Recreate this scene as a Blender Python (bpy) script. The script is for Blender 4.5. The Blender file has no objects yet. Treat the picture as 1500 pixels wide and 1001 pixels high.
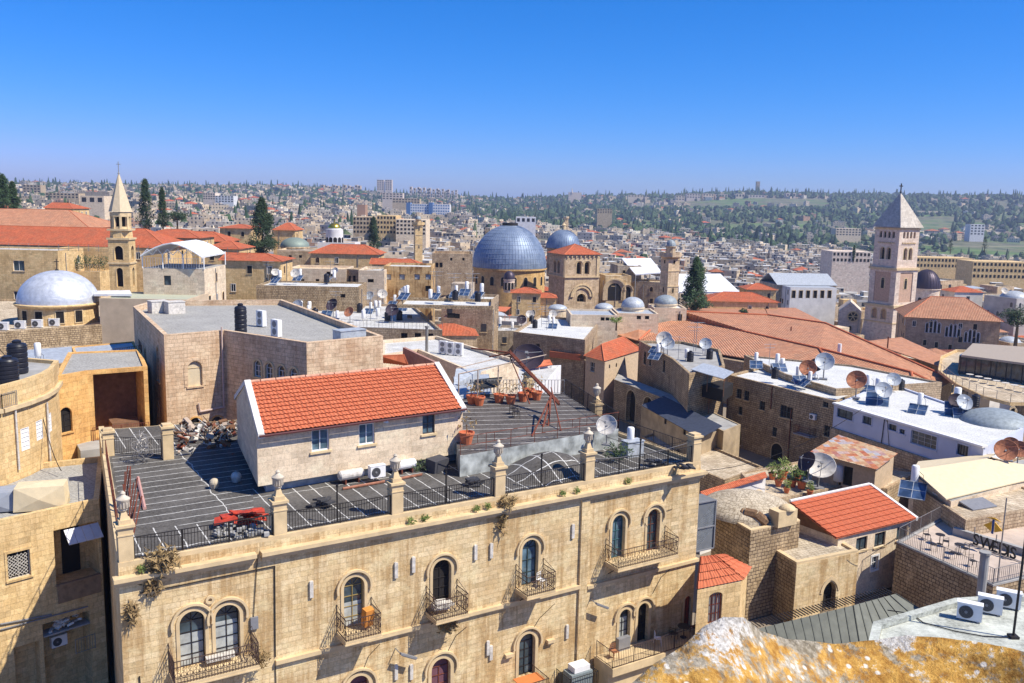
import bpy, math, random
from mathutils import Vector, Matrix, noise
R=math.radians
random.seed(7)
SC=bpy.context.scene
COL=SC.collection
# ------------------------------------------------------------ camera
F=1300.0; CH=30.0
TH=math.atan((500.5-300)/F); PH=0.022
fw=Vector((0,math.cos(TH),-math.sin(TH))); r0=Vector((1,0,0)); u0=Vector((0,math.sin(TH),math.cos(TH)))
rt=r0*math.cos(PH)+u0*math.sin(PH); up=-r0*math.sin(PH)+u0*math.cos(PH)
CAM=Vector((0,0,CH))
cd=bpy.data.cameras.new('camera'); cam=bpy.data.objects.new('camera',cd); COL.objects.link(cam)
cam.matrix_world=Matrix(((rt.x,up.x,-fw.x,0),(rt.y,up.y,-fw.y,0),(rt.z,up.z,-fw.z,CH),(0,0,0,1)))
cd.sensor_width=36; cd.lens=36*F/1500; cd.clip_start=.1; cd.clip_end=20000
SC.camera=cam
# ------------------------------------------------------------ light
sund=Vector((1.21,-.43,1.60)).normalized()
sun_el=math.asin(sund.z); sun_az=math.atan2(sund.x,sund.y)
W=bpy.data.worlds.new("World"); SC.world=W; W.use_nodes=True
wn=W.node_tree.nodes; wl=W.node_tree.links; wn.clear()
sk=wn.new('ShaderNodeTexSky'); sk.sky_type='NISHITA'; sk.sun_disc=False; sk.sun_elevation=sun_el; sk.sun_rotation=sun_az
sk.altitude=800; sk.air_density=1.0; sk.dust_density=.6; sk.ozone_density=3.2
hs=wn.new('ShaderNodeHueSaturation'); hs.inputs['Saturation'].default_value=1.22; hs.inputs['Hue'].default_value=.5
bg=wn.new('ShaderNodeBackground'); bg.inputs[1].default_value=.105
wo=wn.new('ShaderNodeOutputWorld')
EXPO=.58
wl.new(sk.outputs[0],hs.inputs['Color']); sc_=wn.new('ShaderNodeSeparateColor'); cc_=wn.new('ShaderNodeCombineColor'); wl.new(hs.outputs[0],sc_.inputs[0])
for i,(a_,g_) in enumerate(((.80,1.66),(.70,.90),(1.42,1.0))):   # deepen the blue of the sky, channel by channel
    m1=wn.new('ShaderNodeMath'); m1.operation='MULTIPLY'; m1.inputs[1].default_value=.1165; m2=wn.new('ShaderNodeMath'); m2.operation='POWER'; m2.inputs[1].default_value=g_; m3=wn.new('ShaderNodeMath'); m3.operation='MULTIPLY'; m3.inputs[1].default_value=a_/(.105*2**EXPO)
    wl.new(sc_.outputs[i],m1.inputs[0]); wl.new(m1.outputs[0],m2.inputs[0]); wl.new(m2.outputs[0],m3.inputs[0]); wl.new(m3.outputs[0],cc_.inputs[i])
wl.new(cc_.outputs[0],bg.inputs[0]); wl.new(bg.outputs[0],wo.inputs[0])
sl=bpy.data.lights.new('sun','SUN'); sl.energy=4.6; sl.angle=R(.5); sl.color=(1,.93,.80)
so=bpy.data.objects.new('sun',sl); COL.objects.link(so); so.rotation_euler=sund.to_track_quat('Z','Y').to_euler(); so.location=(60,-20,90)
SC.view_settings.view_transform='Standard'; SC.view_settings.look='None'; SC.view_settings.exposure=EXPO; SC.view_settings.gamma=1
# ------------------------------------------------------------ pixel <-> world helpers
def ray(px,py): return fw*F+rt*(px-750)+up*(500.5-py)
def P(px,py,z):
    d=ray(px,py); t=(z-CH)/d.z
    return Vector((d.x*t,d.y*t,z))
def PD(px,py,dep):
    d=ray(px,py); return CAM+d*(dep/d.y)
def pix(p):
    v=Vector(p)-CAM; k=v.dot(fw)
    return (750+F*v.dot(rt)/k, 500.5-F*v.dot(up)/k)
def hitwall(a,b,px,py):
    t=Vector((b[0]-a[0],b[1]-a[1],0)); L=t.length; t/=L; n=Vector((t.y,-t.x,0))
    d=ray(px,py); k=(Vector((a[0],a[1],0))-CAM).dot(n)/d.dot(n); p=CAM+d*k
    return (p-Vector((a[0],a[1],0))).dot(t), p.z
def lerp(a,b,t): return a+(b-a)*t
# ------------------------------------------------------------ terrain (height relative to the eye, by image column and distance)
TX=[-500,0,400,750,1100,1500,2000]
TD=[0,60,150,230,300,500,1000,1500,2000,2600,3200,6000]
TT={-500:[-30,-30,-28,-26,-25,-25,-16,-6,4,18,10,-60],
 0:[-30,-30,-28,-26,-25,-25,-20,-9,3,16,8,-60],
 400:[-30,-30,-31,-33,-31,-28,-22,-14,0,25,26,-40],
 750:[-30,-30,-31,-39,-38,-35,-31,-28,-17,4,18,-40],
 1100:[-30,-30,-32,-42,-45,-49,-47,-36,-8,36,52,0],
 1500:[-30,-30,-34,-41,-41,-47,-58,-44,-12,40,46,-10],
 2000:[-30,-30,-34,-42,-46,-54,-60,-44,-12,40,46,-10]}
def terr(x,y):
    d=max(1.0,math.hypot(x,y)); 
    c=750+F*x/max(y,1.0) if y>0 else (2000 if x>0 else -500)
    c=min(max(c,-499.9),1999.9); dd=min(d,5999)
    i=max(k for k in range(len(TX)-1) if TX[k]<=c); j=max(k for k in range(len(TD)-1) if TD[k]<=dd)
    s=(c-TX[i])/(TX[i+1]-TX[i]); t=(dd-TD[j])/(TD[j+1]-TD[j]); t2=t*t*(3-2*t) if dd<500 else t
    a=lerp(TT[TX[i]][j],TT[TX[i+1]][j],s); b=lerp(TT[TX[i]][j+1],TT[TX[i+1]][j+1],s)
    h=lerp(a,b,t2)
    if d>700: h+=min(1,(d-700)/900)*7*noise.noise(Vector((x/420,y/420,3)))*1.3
    return CH+h
# ------------------------------------------------------------ mesh builder
class MB:
    def __init__(s): s.v=[]; s.f=[]; s.m=[]
    def add(s,vs,fs,m=0):
        o=len(s.v); s.v+= [tuple(v) for v in vs]; s.f+=[tuple(i+o for i in f) for f in fs]; s.m+=[m]*len(fs); return s
    def box(s,c,sz,rz=0,m=0,rx=0,ry=0):
        M=Matrix.Translation(c)@Matrix.Rotation(rz,4,'Z')@Matrix.Rotation(rx,4,'X')@Matrix.Rotation(ry,4,'Y')
        x,y,z=sz[0]/2,sz[1]/2,sz[2]/2
        vs=[M@Vector(p) for p in ((-x,-y,-z),(x,-y,-z),(x,y,-z),(-x,y,-z),(-x,-y,z),(x,-y,z),(x,y,z),(-x,y,z))]
        return s.add(vs,[(0,3,2,1),(4,5,6,7),(0,1,5,4),(1,2,6,5),(2,3,7,6),(3,0,4,7)],m)
    def prism(s,poly,z0,z1,m=0,mt=None,cap=True):
        n=len(poly); A=sum(poly[i][0]*poly[(i+1)%n][1]-poly[(i+1)%n][0]*poly[i][1] for i in range(n))
        if A<0: poly=poly[::-1]
        o=[(p[0],p[1],z0) for p in poly]+[(p[0],p[1],z1) for p in poly]
        s.add(o,[(i,(i+1)%n,n+(i+1)%n,n+i) for i in range(n)]+([tuple(range(n-1,-1,-1))] if cap else []),m)
        if cap: s.add([(p[0],p[1],z1) for p in poly],[tuple(range(n))],m if mt is None else mt)
        return s
    def tube(s,a,b,r,n=6,m=0,r2=None,cap=True):
        a=Vector(a);b=Vector(b);d=(b-a)
        if d.length<1e-6: return s
        d.normalize(); q=d.orthogonal().normalized(); w=d.cross(q); r2=r if r2 is None else r2
        vs=[a+(q*math.cos(2*math.pi*i/n)+w*math.sin(2*math.pi*i/n))*r for i in range(n)]+[b+(q*math.cos(2*math.pi*i/n)+w*math.sin(2*math.pi*i/n))*r2 for i in range(n)]
        fs=[(i,(i+1)%n,n+(i+1)%n,n+i) for i in range(n)]
        if cap: fs+=[tuple(range(n-1,-1,-1)),tuple(range(n,2*n))]
        return s.add(vs,fs,m)
    def path(s,pts,r,n=5,m=0):
        for a,b in zip(pts,pts[1:]): s.tube(a,b,r,n,m)
        return s
    def lathe(s,c,prof,n=16,m=0,a0=0,a1=2*math.pi):
        full=abs(a1-a0-2*math.pi)<1e-6; k=n if full else n+1; vs=[]
        for r,z in prof:
            for i in range(k):
                a=a0+(a1-a0)*i/n; vs.append((c[0]+r*math.cos(a),c[1]+r*math.sin(a),c[2]+z))
        fs=[]
        for j in range(len(prof)-1):
            for i in range(n):
                i2=(i+1)%k
                fs.append((j*k+i,j*k+i2,(j+1)*k+i2,(j+1)*k+i))
        return s.add(vs,fs,m)
    def dome(s,c,r,h,n=24,rings=8,m=0,tip=1.0):
        return s.lathe(c,[(r*math.cos(t*math.pi/2/rings)+(0.001 if t==rings else 0),h*math.sin(t*math.pi/2/rings)**tip) for t in range(rings+1)],n,m)
    def xf(s,M):
        s.v=[tuple(M@Vector(v)) for v in s.v]; return s
    def build(s,name,mats,parent=None,smooth=False,uv=True,head=0,auto=None):
        me=bpy.data.meshes.new(name); me.from_pydata(s.v,[],s.f)
        if not isinstance(mats,(list,tuple)): mats=[mats]
        if 1 in s.m and len(mats)==1: mats=[mats[0],LAPM]
        for m in mats: me.materials.append(m)
        if len(mats)>1: me.polygons.foreach_set('material_index',s.m)
        if smooth: me.polygons.foreach_set('use_smooth',[True]*len(s.f))
        if uv: autouv(me,head)
        me.update()
        if auto: me.set_sharp_from_angle(angle=R(auto))
        o=bpy.data.objects.new(name,me); COL.objects.link(o)
        if parent: attach(o,parent)
        return o
def autouv(me,head=0):
    uvl=me.uv_layers.new(name='UVMap').data; vs=me.vertices; hx=Vector((math.cos(head),math.sin(head),0)); hy=Vector((-math.sin(head),math.cos(head),0)); Z=Vector((0,0,1))
    for p in me.polygons:
        n=p.normal
        if abs(n.z)>.985: t,b=hx,hy
        else:
            t=Z.cross(n).normalized(); b=n.cross(t)
        for li in p.loop_indices:
            co=vs[me.loops[li].vertex_index].co; uvl[li].uv=(co.dot(t),co.dot(b))
def attach(o,parent):
    o.parent=parent; o.matrix_parent_inverse=Matrix.Translation(-parent.location) if parent.type=='EMPTY' else Matrix.Identity(4)
LAST=[]
def tag(o,label=None,cat=None,group=None,kind=None):
    if label: o['label']=label
    if cat: o['category']=cat
    if group: o['group']=group
    if kind: o['kind']=kind
    return o
def thing(name,loc,label,cat,group=None,link=True):
    o=bpy.data.objects.new(name,None); COL.objects.link(o); o.location=loc; o.empty_display_size=.5
    return tag(o,label,cat,group)
def dup(root,loc=None,rz=0,sc=1,label=None,group=None):
    r=root.copy(); COL.objects.link(r)
    if loc is not None: r.location=loc
    r.rotation_euler=(0,0,rz); r.scale=(sc,sc,sc) if isinstance(sc,(int,float)) else sc
    if label: r['label']=label
    if group: r['group']=group
    for ch in KIDS.get(root.name,root.children):
        c=ch.copy(); COL.objects.link(c); c.parent=r
        for g in KIDS.get(ch.name,ch.children):
            d=g.copy(); COL.objects.link(d); d.parent=c
    return r
KIDS={}
class Proto:
    """builds a thing once at the origin, then copies it"""
    def __init__(s,make): s.make=make; s.root=None
    def put(s,loc,rz=0,sc=1,label=None,group=None):
        if s.root is None:
            s.root=s.make(); KIDS[s.root.name]=list(s.root.children)
            for c in s.root.children: KIDS[c.name]=list(c.children)
            r=s.root; r.location=loc; r.rotation_euler=(0,0,rz); r.scale=(sc,sc,sc) if isinstance(sc,(int,float)) else sc
            if label: r['label']=label
            if group: r['group']=group
            return r
        return dup(s.root,loc,rz,sc,label,group)
def cut(obj,cutters):
    """boolean the openings out of a wall mesh and bake the result"""
    if not cutters.f: return obj
    cm=bpy.data.meshes.new('c'); cm.from_pydata(cutters.v,[],cutters.f); co=bpy.data.objects.new('c',cm); COL.objects.link(co)
    md=obj.modifiers.new('b','BOOLEAN'); md.operation='DIFFERENCE'; md.object=co; md.solver='EXACT'
    dg=bpy.context.evaluated_depsgraph_get(); dg.update(); me=bpy.data.meshes.new_from_object(obj.evaluated_get(dg))
    obj.modifiers.clear(); old=obj.data
    while me.uv_layers: me.uv_layers.remove(me.uv_layers[0])
    obj.data=me; autouv(me); me.name=old.name
    bpy.data.objects.remove(co); bpy.data.meshes.remove(cm)
    return obj
# ------------------------------------------------------------ materials
class N:
    def __init__(s,name):
        s.m=bpy.data.materials.new(name); s.m.use_nodes=True; s.t=s.m.node_tree; s.t.nodes.clear()
        s.out=s.n('ShaderNodeOutputMaterial'); s.b=s.n('ShaderNodeBsdfPrincipled'); s.l(s.b.outputs[0],s.out.inputs[0])
        s.b.inputs['Roughness'].default_value=.88; s.b.inputs['Specular IOR Level'].default_value=.25
    def n(s,t,**k):
        o=s.t.nodes.new(t)
        for a,v in k.items(): setattr(o,a,v)
        return o
    def l(s,a,b): s.t.links.new(a,b)
    def setv(s,i,v):
        if isinstance(v,(int,float)): i.default_value=v
        elif isinstance(v,tuple): i.default_value=v if len(v)==4 or i.type=='VECTOR' else v+(1,)
        else: s.l(v,i)
    def uv(s): return s.n('ShaderNodeUVMap').outputs[0]
    def obj(s): return s.n('ShaderNodeTexCoord').outputs['Object']
    def geo(s): return s.n('ShaderNodeNewGeometry').outputs['Position']
    def map(s,v,sc=(1,1,1),loc=(0,0,0),rot=(0,0,0)):
        m=s.n('ShaderNodeMapping'); s.l(v,m.inputs[0]); m.inputs[1].default_value=loc; m.inputs[2].default_value=rot; m.inputs[3].default_value=sc; return m.outputs[0]
    def noise(s,v,sc,det=3,rough=.55,out=0,dist=0):
        m=s.n('ShaderNodeTexNoise'); s.l(v,m.inputs['Vector']); m.inputs['Scale'].default_value=sc; m.inputs['Detail'].default_value=det; m.inputs['Roughness'].default_value=rough; m.inputs['Distortion'].default_value=dist; return m.outputs[out]
    def ramp(s,v,*st):
        m=s.n('ShaderNodeValToRGB'); s.l(v,m.inputs[0]); e=m.color_ramp.elements
        while len(e)<len(st): e.new(.5)
        for i,(p,c) in enumerate(st): e[i].position=p; e[i].color=(c,c,c,1) if isinstance(c,(int,float)) else tuple(c)+(1,)
        return m.outputs[0]
    def mix(s,f,a,b,mode='MIX'):
        m=s.n('ShaderNodeMix',data_type='RGBA',blend_type=mode); s.setv(m.inputs[0],f); s.setv(m.inputs[6],a); s.setv(m.inputs[7],b); return m.outputs[2]
    def math(s,op,a,b=0,c=0):
        m=s.n('ShaderNodeMath',operation=op); s.setv(m.inputs[0],a); s.setv(m.inputs[1],b); s.setv(m.inputs[2],c); return m.outputs[0]
    def sep(s,v):
        m=s.n('ShaderNodeSeparateXYZ'); s.l(v,m.inputs[0]); return m.outputs
    def comb(s,x,y,z=0):
        m=s.n('ShaderNodeCombineXYZ'); s.setv(m.inputs[0],x); s.setv(m.inputs[1],y); s.setv(m.inputs[2],z); return m.outputs[0]
    def white(s,v):
        m=s.n('ShaderNodeTexWhiteNoise'); s.l(v,m.inputs[0]); return m.outputs['Value'],m.outputs['Color']
    def rnd(s): return s.n('ShaderNodeObjectInfo').outputs['Random']
    def bump(s,h,st=.3,d=.02):
        m=s.n('ShaderNodeBump'); m.inputs['Strength'].default_value=st; m.inputs['Distance'].default_value=d; s.l(h,m.inputs['Height']); s.l(m.outputs[0],s.b.inputs['Normal'])
    def col(s,c): s.setv(s.b.inputs['Base Color'],c); return s
MT={}
def plain(name,c,rough=.7,metal=0,var=.12,sc=3,spec=.3):
    if name in MT: return MT[name]
    n=N(name); f=n.noise(n.obj(),sc,4); k=n.ramp(f,(.3,1-var),(.7,1+var*.4))
    n.col(n.mix(1.0,c,k,'MULTIPLY')); n.b.inputs['Roughness'].default_value=rough; n.b.inputs['Metallic'].default_value=metal; n.b.inputs['Specular IOR Level'].default_value=spec
    MT[name]=n.m; return n.m
def stone(name,c1,c2,mort,bw=.6,bh=.3,dirt=.5,dc=(.30,.19,.09),rough=False,streak=.4,obrnd=.0,bump=.5,ms=.018,dark=.35):
    if name in MT: return MT[name]
    n=N(name); uv=n.uv()
    nz=n.noise(uv,1.3,2,out=1)
    v=n.n('ShaderNodeVectorMath',operation='MULTIPLY_ADD'); n.l(nz,v.inputs[0]); s_=.10 if rough else .02; v.inputs[1].default_value=(s_,s_,0); n.l(uv,v.inputs[2])
    br=n.n('ShaderNodeTexBrick'); n.l(v.outputs[0],br.inputs['Vector']); br.offset=.5; br.squash=.72; br.squash_frequency=3; br.offset_frequency=2
    jv=n.noise(uv,.9,4,.7); mort=tuple(a*.45+b*.55 for a,b in zip(mort,c1)) if not rough else mort
    for k,x in (('Color1',c1+(1,)),('Color2',c2+(1,)),('Mortar',mort+(1,)),('Scale',1),('Mortar Size',ms),('Mortar Smooth',.3),('Bias',0),('Brick Width',bw),('Row Height',bh)): br.inputs[k].default_value=x
    col=br.outputs['Color']
    # whole-block tone changes
    s2=n.sep(v.outputs[0]); row=n.math('FLOOR',n.math('DIVIDE',s2[1],bh)); cx=n.math('FLOOR',n.math('ADD',n.math('DIVIDE',s2[0],bw),n.math('MULTIPLY',n.math('MODULO',row,2),.5)))
    wv,_=n.white(n.comb(cx,row)); col=n.mix(1.0,col,n.ramp(wv,(0,.80),(.25,1),(.8,1.04),(1,1.18)),'MULTIPLY')
    big=n.noise(uv,.35,5,.62); col=n.mix(n.ramp(big,(.42,0),(.75,dirt)),col,dc)
    st=n.noise(n.map(uv,(2.6,.13,1)),1.0,6,.68); sg=n.noise(n.map(uv,(.35,.35,1),(3,9,0)),1.0,3); st=n.math('MULTIPLY',st,n.ramp(sg,(.36,.80),(.60,1.12))); col=n.mix(n.ramp(st,(.46,0),(.62,streak)),col,tuple(x*.80 for x in dc))
    dk=n.noise(uv,1.7,6,.7); col=n.mix(n.ramp(dk,(.56,0),(.74,dark)),col,(.07,.055,.04))
    fine=n.noise(uv,14,3); col=n.mix(1.0,col,n.ramp(fine,(.3,.86),(.7,1.08)),'MULTIPLY')
    if obrnd:
        col=n.mix(1.0,col,n.ramp(n.rnd(),(0,1-obrnd),(1,1+obrnd*.6)),'MULTIPLY')
    pt=n.noise(n.map(uv,(1,1,1),(7,3,0)),.6,5,.7); col=n.mix(n.ramp(pt,(.52,0),(.66,.45)),col,tuple(min(.85,x*1.28) for x in c2))
    md=n.noise(uv,5.5,5,.75); col=n.mix(1.0,col,n.ramp(md,(.32,.72),(.5,1),(.7,1.12)),'MULTIPLY')
    n.col(col); h=n.math('SUBTRACT',n.math('MULTIPLY',fine,.5),n.math('MULTIPLY',br.outputs['Fac'],1.0)); h=n.math('ADD',h,n.math('MULTIPLY',wv,.5 if rough else .15)); n.bump(h,bump,.03)
    MT[name]=n.m; return n.m
def tile(name,c1,c2,tw=.24,th=.38,bump=.8,dirt=.25,dc=(.16,.10,.06),geo=False):
    if name in MT: return MT[name]
    n=N(name); uv=n.uv(); s=n.sep(uv)
    U=n.math('DIVIDE',s[0],tw); V=n.math('DIVIDE',s[1],th); fu=n.math('FRACT',U); fv=n.math('FRACT',V)
    wv,_=n.white(n.comb(n.math('FLOOR',U),n.math('FLOOR',V)))
    col=n.mix(n.ramp(wv,(0,0),(1,1)),c1,c2)
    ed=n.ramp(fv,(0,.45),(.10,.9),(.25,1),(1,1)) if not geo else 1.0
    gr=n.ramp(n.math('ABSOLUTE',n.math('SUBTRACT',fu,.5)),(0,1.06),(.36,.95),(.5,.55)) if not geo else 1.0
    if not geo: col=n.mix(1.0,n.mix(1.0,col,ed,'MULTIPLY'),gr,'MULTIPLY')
    big=n.noise(uv,.5,5,.6); col=n.mix(n.ramp(big,(.42,0),(.7,dirt)),col,dc)
    b2=n.noise(uv,2.1,4,.6); col=n.mix(n.ramp(b2,(.55,0),(.7,dirt*.8)),col,(.55,.30,.17))
    n.col(col); n.b.inputs['Roughness'].default_value=.8
    if not geo:
        h=n.math('ADD',n.math('COSINE',n.math('MULTIPLY',n.math('SUBTRACT',fu,.5),6.283)),n.math('SUBTRACT',1,fv)); n.bump(h,bump,.04)
    else: n.bump(n.noise(uv,25,2),.15,.01)
    MT[name]=n.m; return n.m
STONE=stone('jerusalem_stone',(.66,.495,.265),(.73,.575,.345),(.33,.215,.10),.66,.27,.45,(.47,.28,.11),streak=.68,ms=.011,dark=.3)
PINKST=stone('rose_stone',(.61,.445,.29),(.71,.535,.36),(.16,.10,.07),.66,.30,.3,(.42,.20,.08),streak=.3,ms=.016)
CREAM=stone('cream_cladding',(.68,.54,.38),(.74,.60,.43),(.44,.33,.22),.75,.36,.15,(.5,.34,.18),streak=.2,bump=.25,ms=.012,dark=.05)
RUBBLE=stone('rubble_stone',(.40,.29,.17),(.54,.40,.24),(.10,.07,.05),.48,.27,.55,(.22,.14,.07),rough=True,bump=.8,ms=.03,dark=.75)
OLDST=stone('weathered_stone',(.46,.34,.22),(.56,.43,.28),(.17,.115,.075),.55,.28,.55,(.24,.15,.08),rough=True,bump=.7,ms=.024,dark=.6,obrnd=.1)
CITYST=stone('city_stone',(.60,.45,.28),(.70,.54,.35),(.36,.25,.15),.8,.4,.4,(.34,.22,.12),streak=.5,obrnd=.22,bump=.4,dark=.35)
GREYST=stone('grey_city_stone',(.47,.38,.28),(.58,.48,.36),(.26,.20,.14),.7,.35,.45,(.22,.16,.11),streak=.6,obrnd=.2,bump=.4,dark=.5)
PALEST=stone('pale_limestone',(.66,.53,.42),(.76,.62,.50),(.48,.36,.27),.8,.4,.15,(.45,.30,.2),streak=.2,bump=.3,dark=.1)
YELST=stone('yellow_stone',(.66,.46,.22),(.72,.52,.27),(.40,.26,.12),.62,.33,.3,(.42,.25,.09),streak=.3,bump=.35,dark=.12)
BAND=plain('dressed_stone',(.64,.485,.28),.85,var=.22,sc=1.5)
PLAST=plain('pale_plaster',(.60,.55,.50),.9,var=.2,sc=.6)
OCHRE=plain('ochre_plaster',(.56,.33,.15),.9,var=.25,sc=.6)
WHITEW=plain('whitewash',(.72,.70,.68),.9,var=.18,sc=.5)
TILE=tile('red_roof_tile',(.62,.18,.08),(.47,.11,.048),geo=True,dirt=.3)
TILEF=tile('red_pantile',(.60,.155,.065),(.47,.105,.042),dirt=.38)
TILEO=tile('old_orange_tile',(.60,.29,.16),(.48,.21,.11),.42,.62,dirt=.45,dc=(.24,.15,.10),bump=1.0)
TILEB=tile('brown_tile',(.52,.26,.15),(.44,.20,.11),.34,.5,dirt=.4)
IRON=plain('black_iron',(.035,.03,.028),.6,.3)
RUST=plain('rusty_iron',(.20,.06,.035),.8,.1,var=.4)
RAILG=plain('grey_rail',(.32,.30,.28),.5,.4)
WHITE=plain('white_paint',(.78,.77,.75),.45,var=.06)
DIRTYW=plain('dirty_white',(.62,.58,.52),.7,var=.35,sc=5)
GREYP=plain('grey_plastic',(.22,.22,.23),.5)
DARKP=plain('fan_grille',(.05,.05,.055),.5)
BLACKT=plain('black_tank',(.018,.019,.028),.42,var=.2)
WOOD=plain('brown_wood',(.20,.10,.05),.8,var=.3)
CONC=plain('grey_concrete',(.36,.35,.33),.9,var=.3,sc=.8)
METAL=plain('zinc_sheet',(.44,.47,.50),.5,.12,var=.3)
LEADM=plain('dull_lead',(.28,.32,.34),.6,.1,var=.3)
TERRA=plain('terracotta',(.55,.16,.07),.8)
def glass(name,c=(.03,.045,.055),r=.12):
    if name in MT: return MT[name]
    n=N(name); f=n.noise(n.obj(),1.5,2); n.col(n.mix(n.ramp(f,(.4,0),(.7,1)),c,tuple(x*2.2+.01 for x in c))); n.b.inputs['Roughness'].default_value=r; n.b.inputs['Specular IOR Level'].default_value=.6
    MT[name]=n.m; return n.m
GLASS=glass('window_glass'); GLASSB=glass('bluish_glass',(.06,.10,.13)); DARK=plain('dark_interior',(.018,.015,.014),.9)
CURT=plain('pale_curtain',(.42,.44,.42),.8,var=.4,sc=2)
def membrane(name,c,pitch=1.1,line=(.55,.55,.53),lw=.06,dirt=.3,wob=.08,rowp=0,nz=1.0):
    if name in MT: return MT[name]
    n=N(name); uv=n.uv(); w=n.noise(uv,.8,3); s=n.sep(uv)
    U=n.math('FRACT',n.math('DIVIDE',n.math('ADD',s[0],n.math('MULTIPLY',n.math('SUBTRACT',w,.5),wob*4)),pitch))
    br=n.noise(uv,3.0,4); l=n.math('LESS_THAN',U,n.math('MULTIPLY',br,lw*2/pitch))
    f=n.noise(n.map(uv,(1,1,1)),6,6,.75); base=n.mix(n.ramp(f,(.35,0),(.65,1)),tuple(x*.55 for x in c),tuple(min(1,x*1.5) for x in c))
    big=n.noise(uv,.4,6,.7); base=n.mix(n.ramp(big,(.42,0),(.68,dirt)),base,tuple(min(.8,x*2.1+.03) for x in c)); wr=n.noise(n.map(uv,(.9,8,1)),1.2,6,.75); base=n.mix(n.ramp(wr,(.55,0),(.75,.55)),base,tuple(min(.8,x*2.6+.04) for x in c))
    col=n.mix(l,base,line)
    if rowp:
        V=n.math('FRACT',n.math('DIVIDE',n.math('ADD',s[1],n.math('MULTIPLY',w,.6)),rowp)); l2=n.math('LESS_THAN',V,lw*.9/rowp); col=n.mix(l2,col,line)
    n.col(col); n.bump(f,.4*nz,.02); MT[name]=n.m; return n.m
BITUM=membrane('bitumen_roof',(.078,.072,.065),.98,(.56,.55,.52),.055,.5,.03,5.2)
BITUM2=membrane('bitumen_terrace',(.072,.062,.056),1.2,(.58,.57,.54),.055,.5,.02,0)
GREYMEM=membrane('grey_membrane',(.29,.28,.255),1.0,(.22,.22,.22),.03,.2,.02,0,.3)
LIGHTMEM=membrane('pale_roof',(.42,.41,.38),1.6,(.62,.62,.60),.05,.45,.1,0,.5)
WHITER=membrane('whitewashed_roof',(.50,.50,.48),1.8,(.42,.42,.42),.05,.35,.12,0,.5)
PAVE=stone('roof_paving',(.52,.42,.29),(.62,.52,.38),(.24,.18,.12),.4,.4,.5,(.28,.2,.12),rough=True,ms=.02,dark=.4)
LAPM=plain('tile_lap_painted_shade',(.20,.035,.015),.9)  # dark lap faces: shade between tile rows put into the colour
TILEF_=TILEF
# ------------------------------------------------------------ wall frames, openings and their joinery
class Wall:
    def __init__(s,a,b):
        s.a=Vector((a[0],a[1],0)); s.b=Vector((b[0],b[1],0)); s.t=(s.b-s.a); s.L=s.t.length; s.t.normalize()
        s.n=Vector((s.t.y,-s.t.x,0)); s.rz=math.atan2(s.t.y,s.t.x)
    def p(s,u,z,o=0): 
        q=s.a+s.t*u+s.n*o; return Vector((q.x,q.y,z))
    def hit(s,px,py): return hitwall(s.a,s.b,px,py)
    def ext(s,mb,pts,o0,o1,m=0):
        """extrude an outline (u,z), counter-clockwise seen from outside, from offset o0 to o1"""
        n=len(pts); A=sum(pts[i][0]*pts[(i+1)%n][1]-pts[(i+1)%n][0]*pts[i][1] for i in range(n))
        if A<0: pts=pts[::-1]
        if o1<o0: o0,o1=o1,o0
        vs=[s.p(u,z,o0) for u,z in pts]+[s.p(u,z,o1) for u,z in pts]
        mb.add(vs,[tuple(range(n-1,-1,-1)),tuple(range(n,2*n))]+[(i,(i+1)%n,n+(i+1)%n,n+i) for i in range(n)],m)
    def band(s,mb,pin,pout,o0,o1,m=0):
        for i in range(len(pin)-1): s.ext(mb,[pin[i],pin[i+1],pout[i+1],pout[i]],o0,o1,m)
    def rect(s,mb,u0,u1,z0,z1,o0,o1,m=0): s.ext(mb,[(u0,z0),(u1,z0),(u1,z1),(u0,z1)],o0,o1,m)
def arch(u,z0,w,h,n=10,ptd=0,flat=1.0):
    r=w/2; zc=z0+h-r*flat; out=[(u+r,z0)]
    for i in range(n+1):
        a=math.pi*i/n
        x=r*math.cos(a); y=r*flat*math.sin(a)
        if ptd: y*=1+ptd*(1-abs(math.cos(a)))
        out.append((u+x,zc+y))
    out.append((u-r,z0)); return out
def arcs(u,zc,r,a0=0,a1=180,n=12): return [(u+r*math.cos(R(a0+(a1-a0)*i/n)),zc+r*math.sin(R(a0+(a1-a0)*i/n))) for i in range(n+1)]
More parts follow.
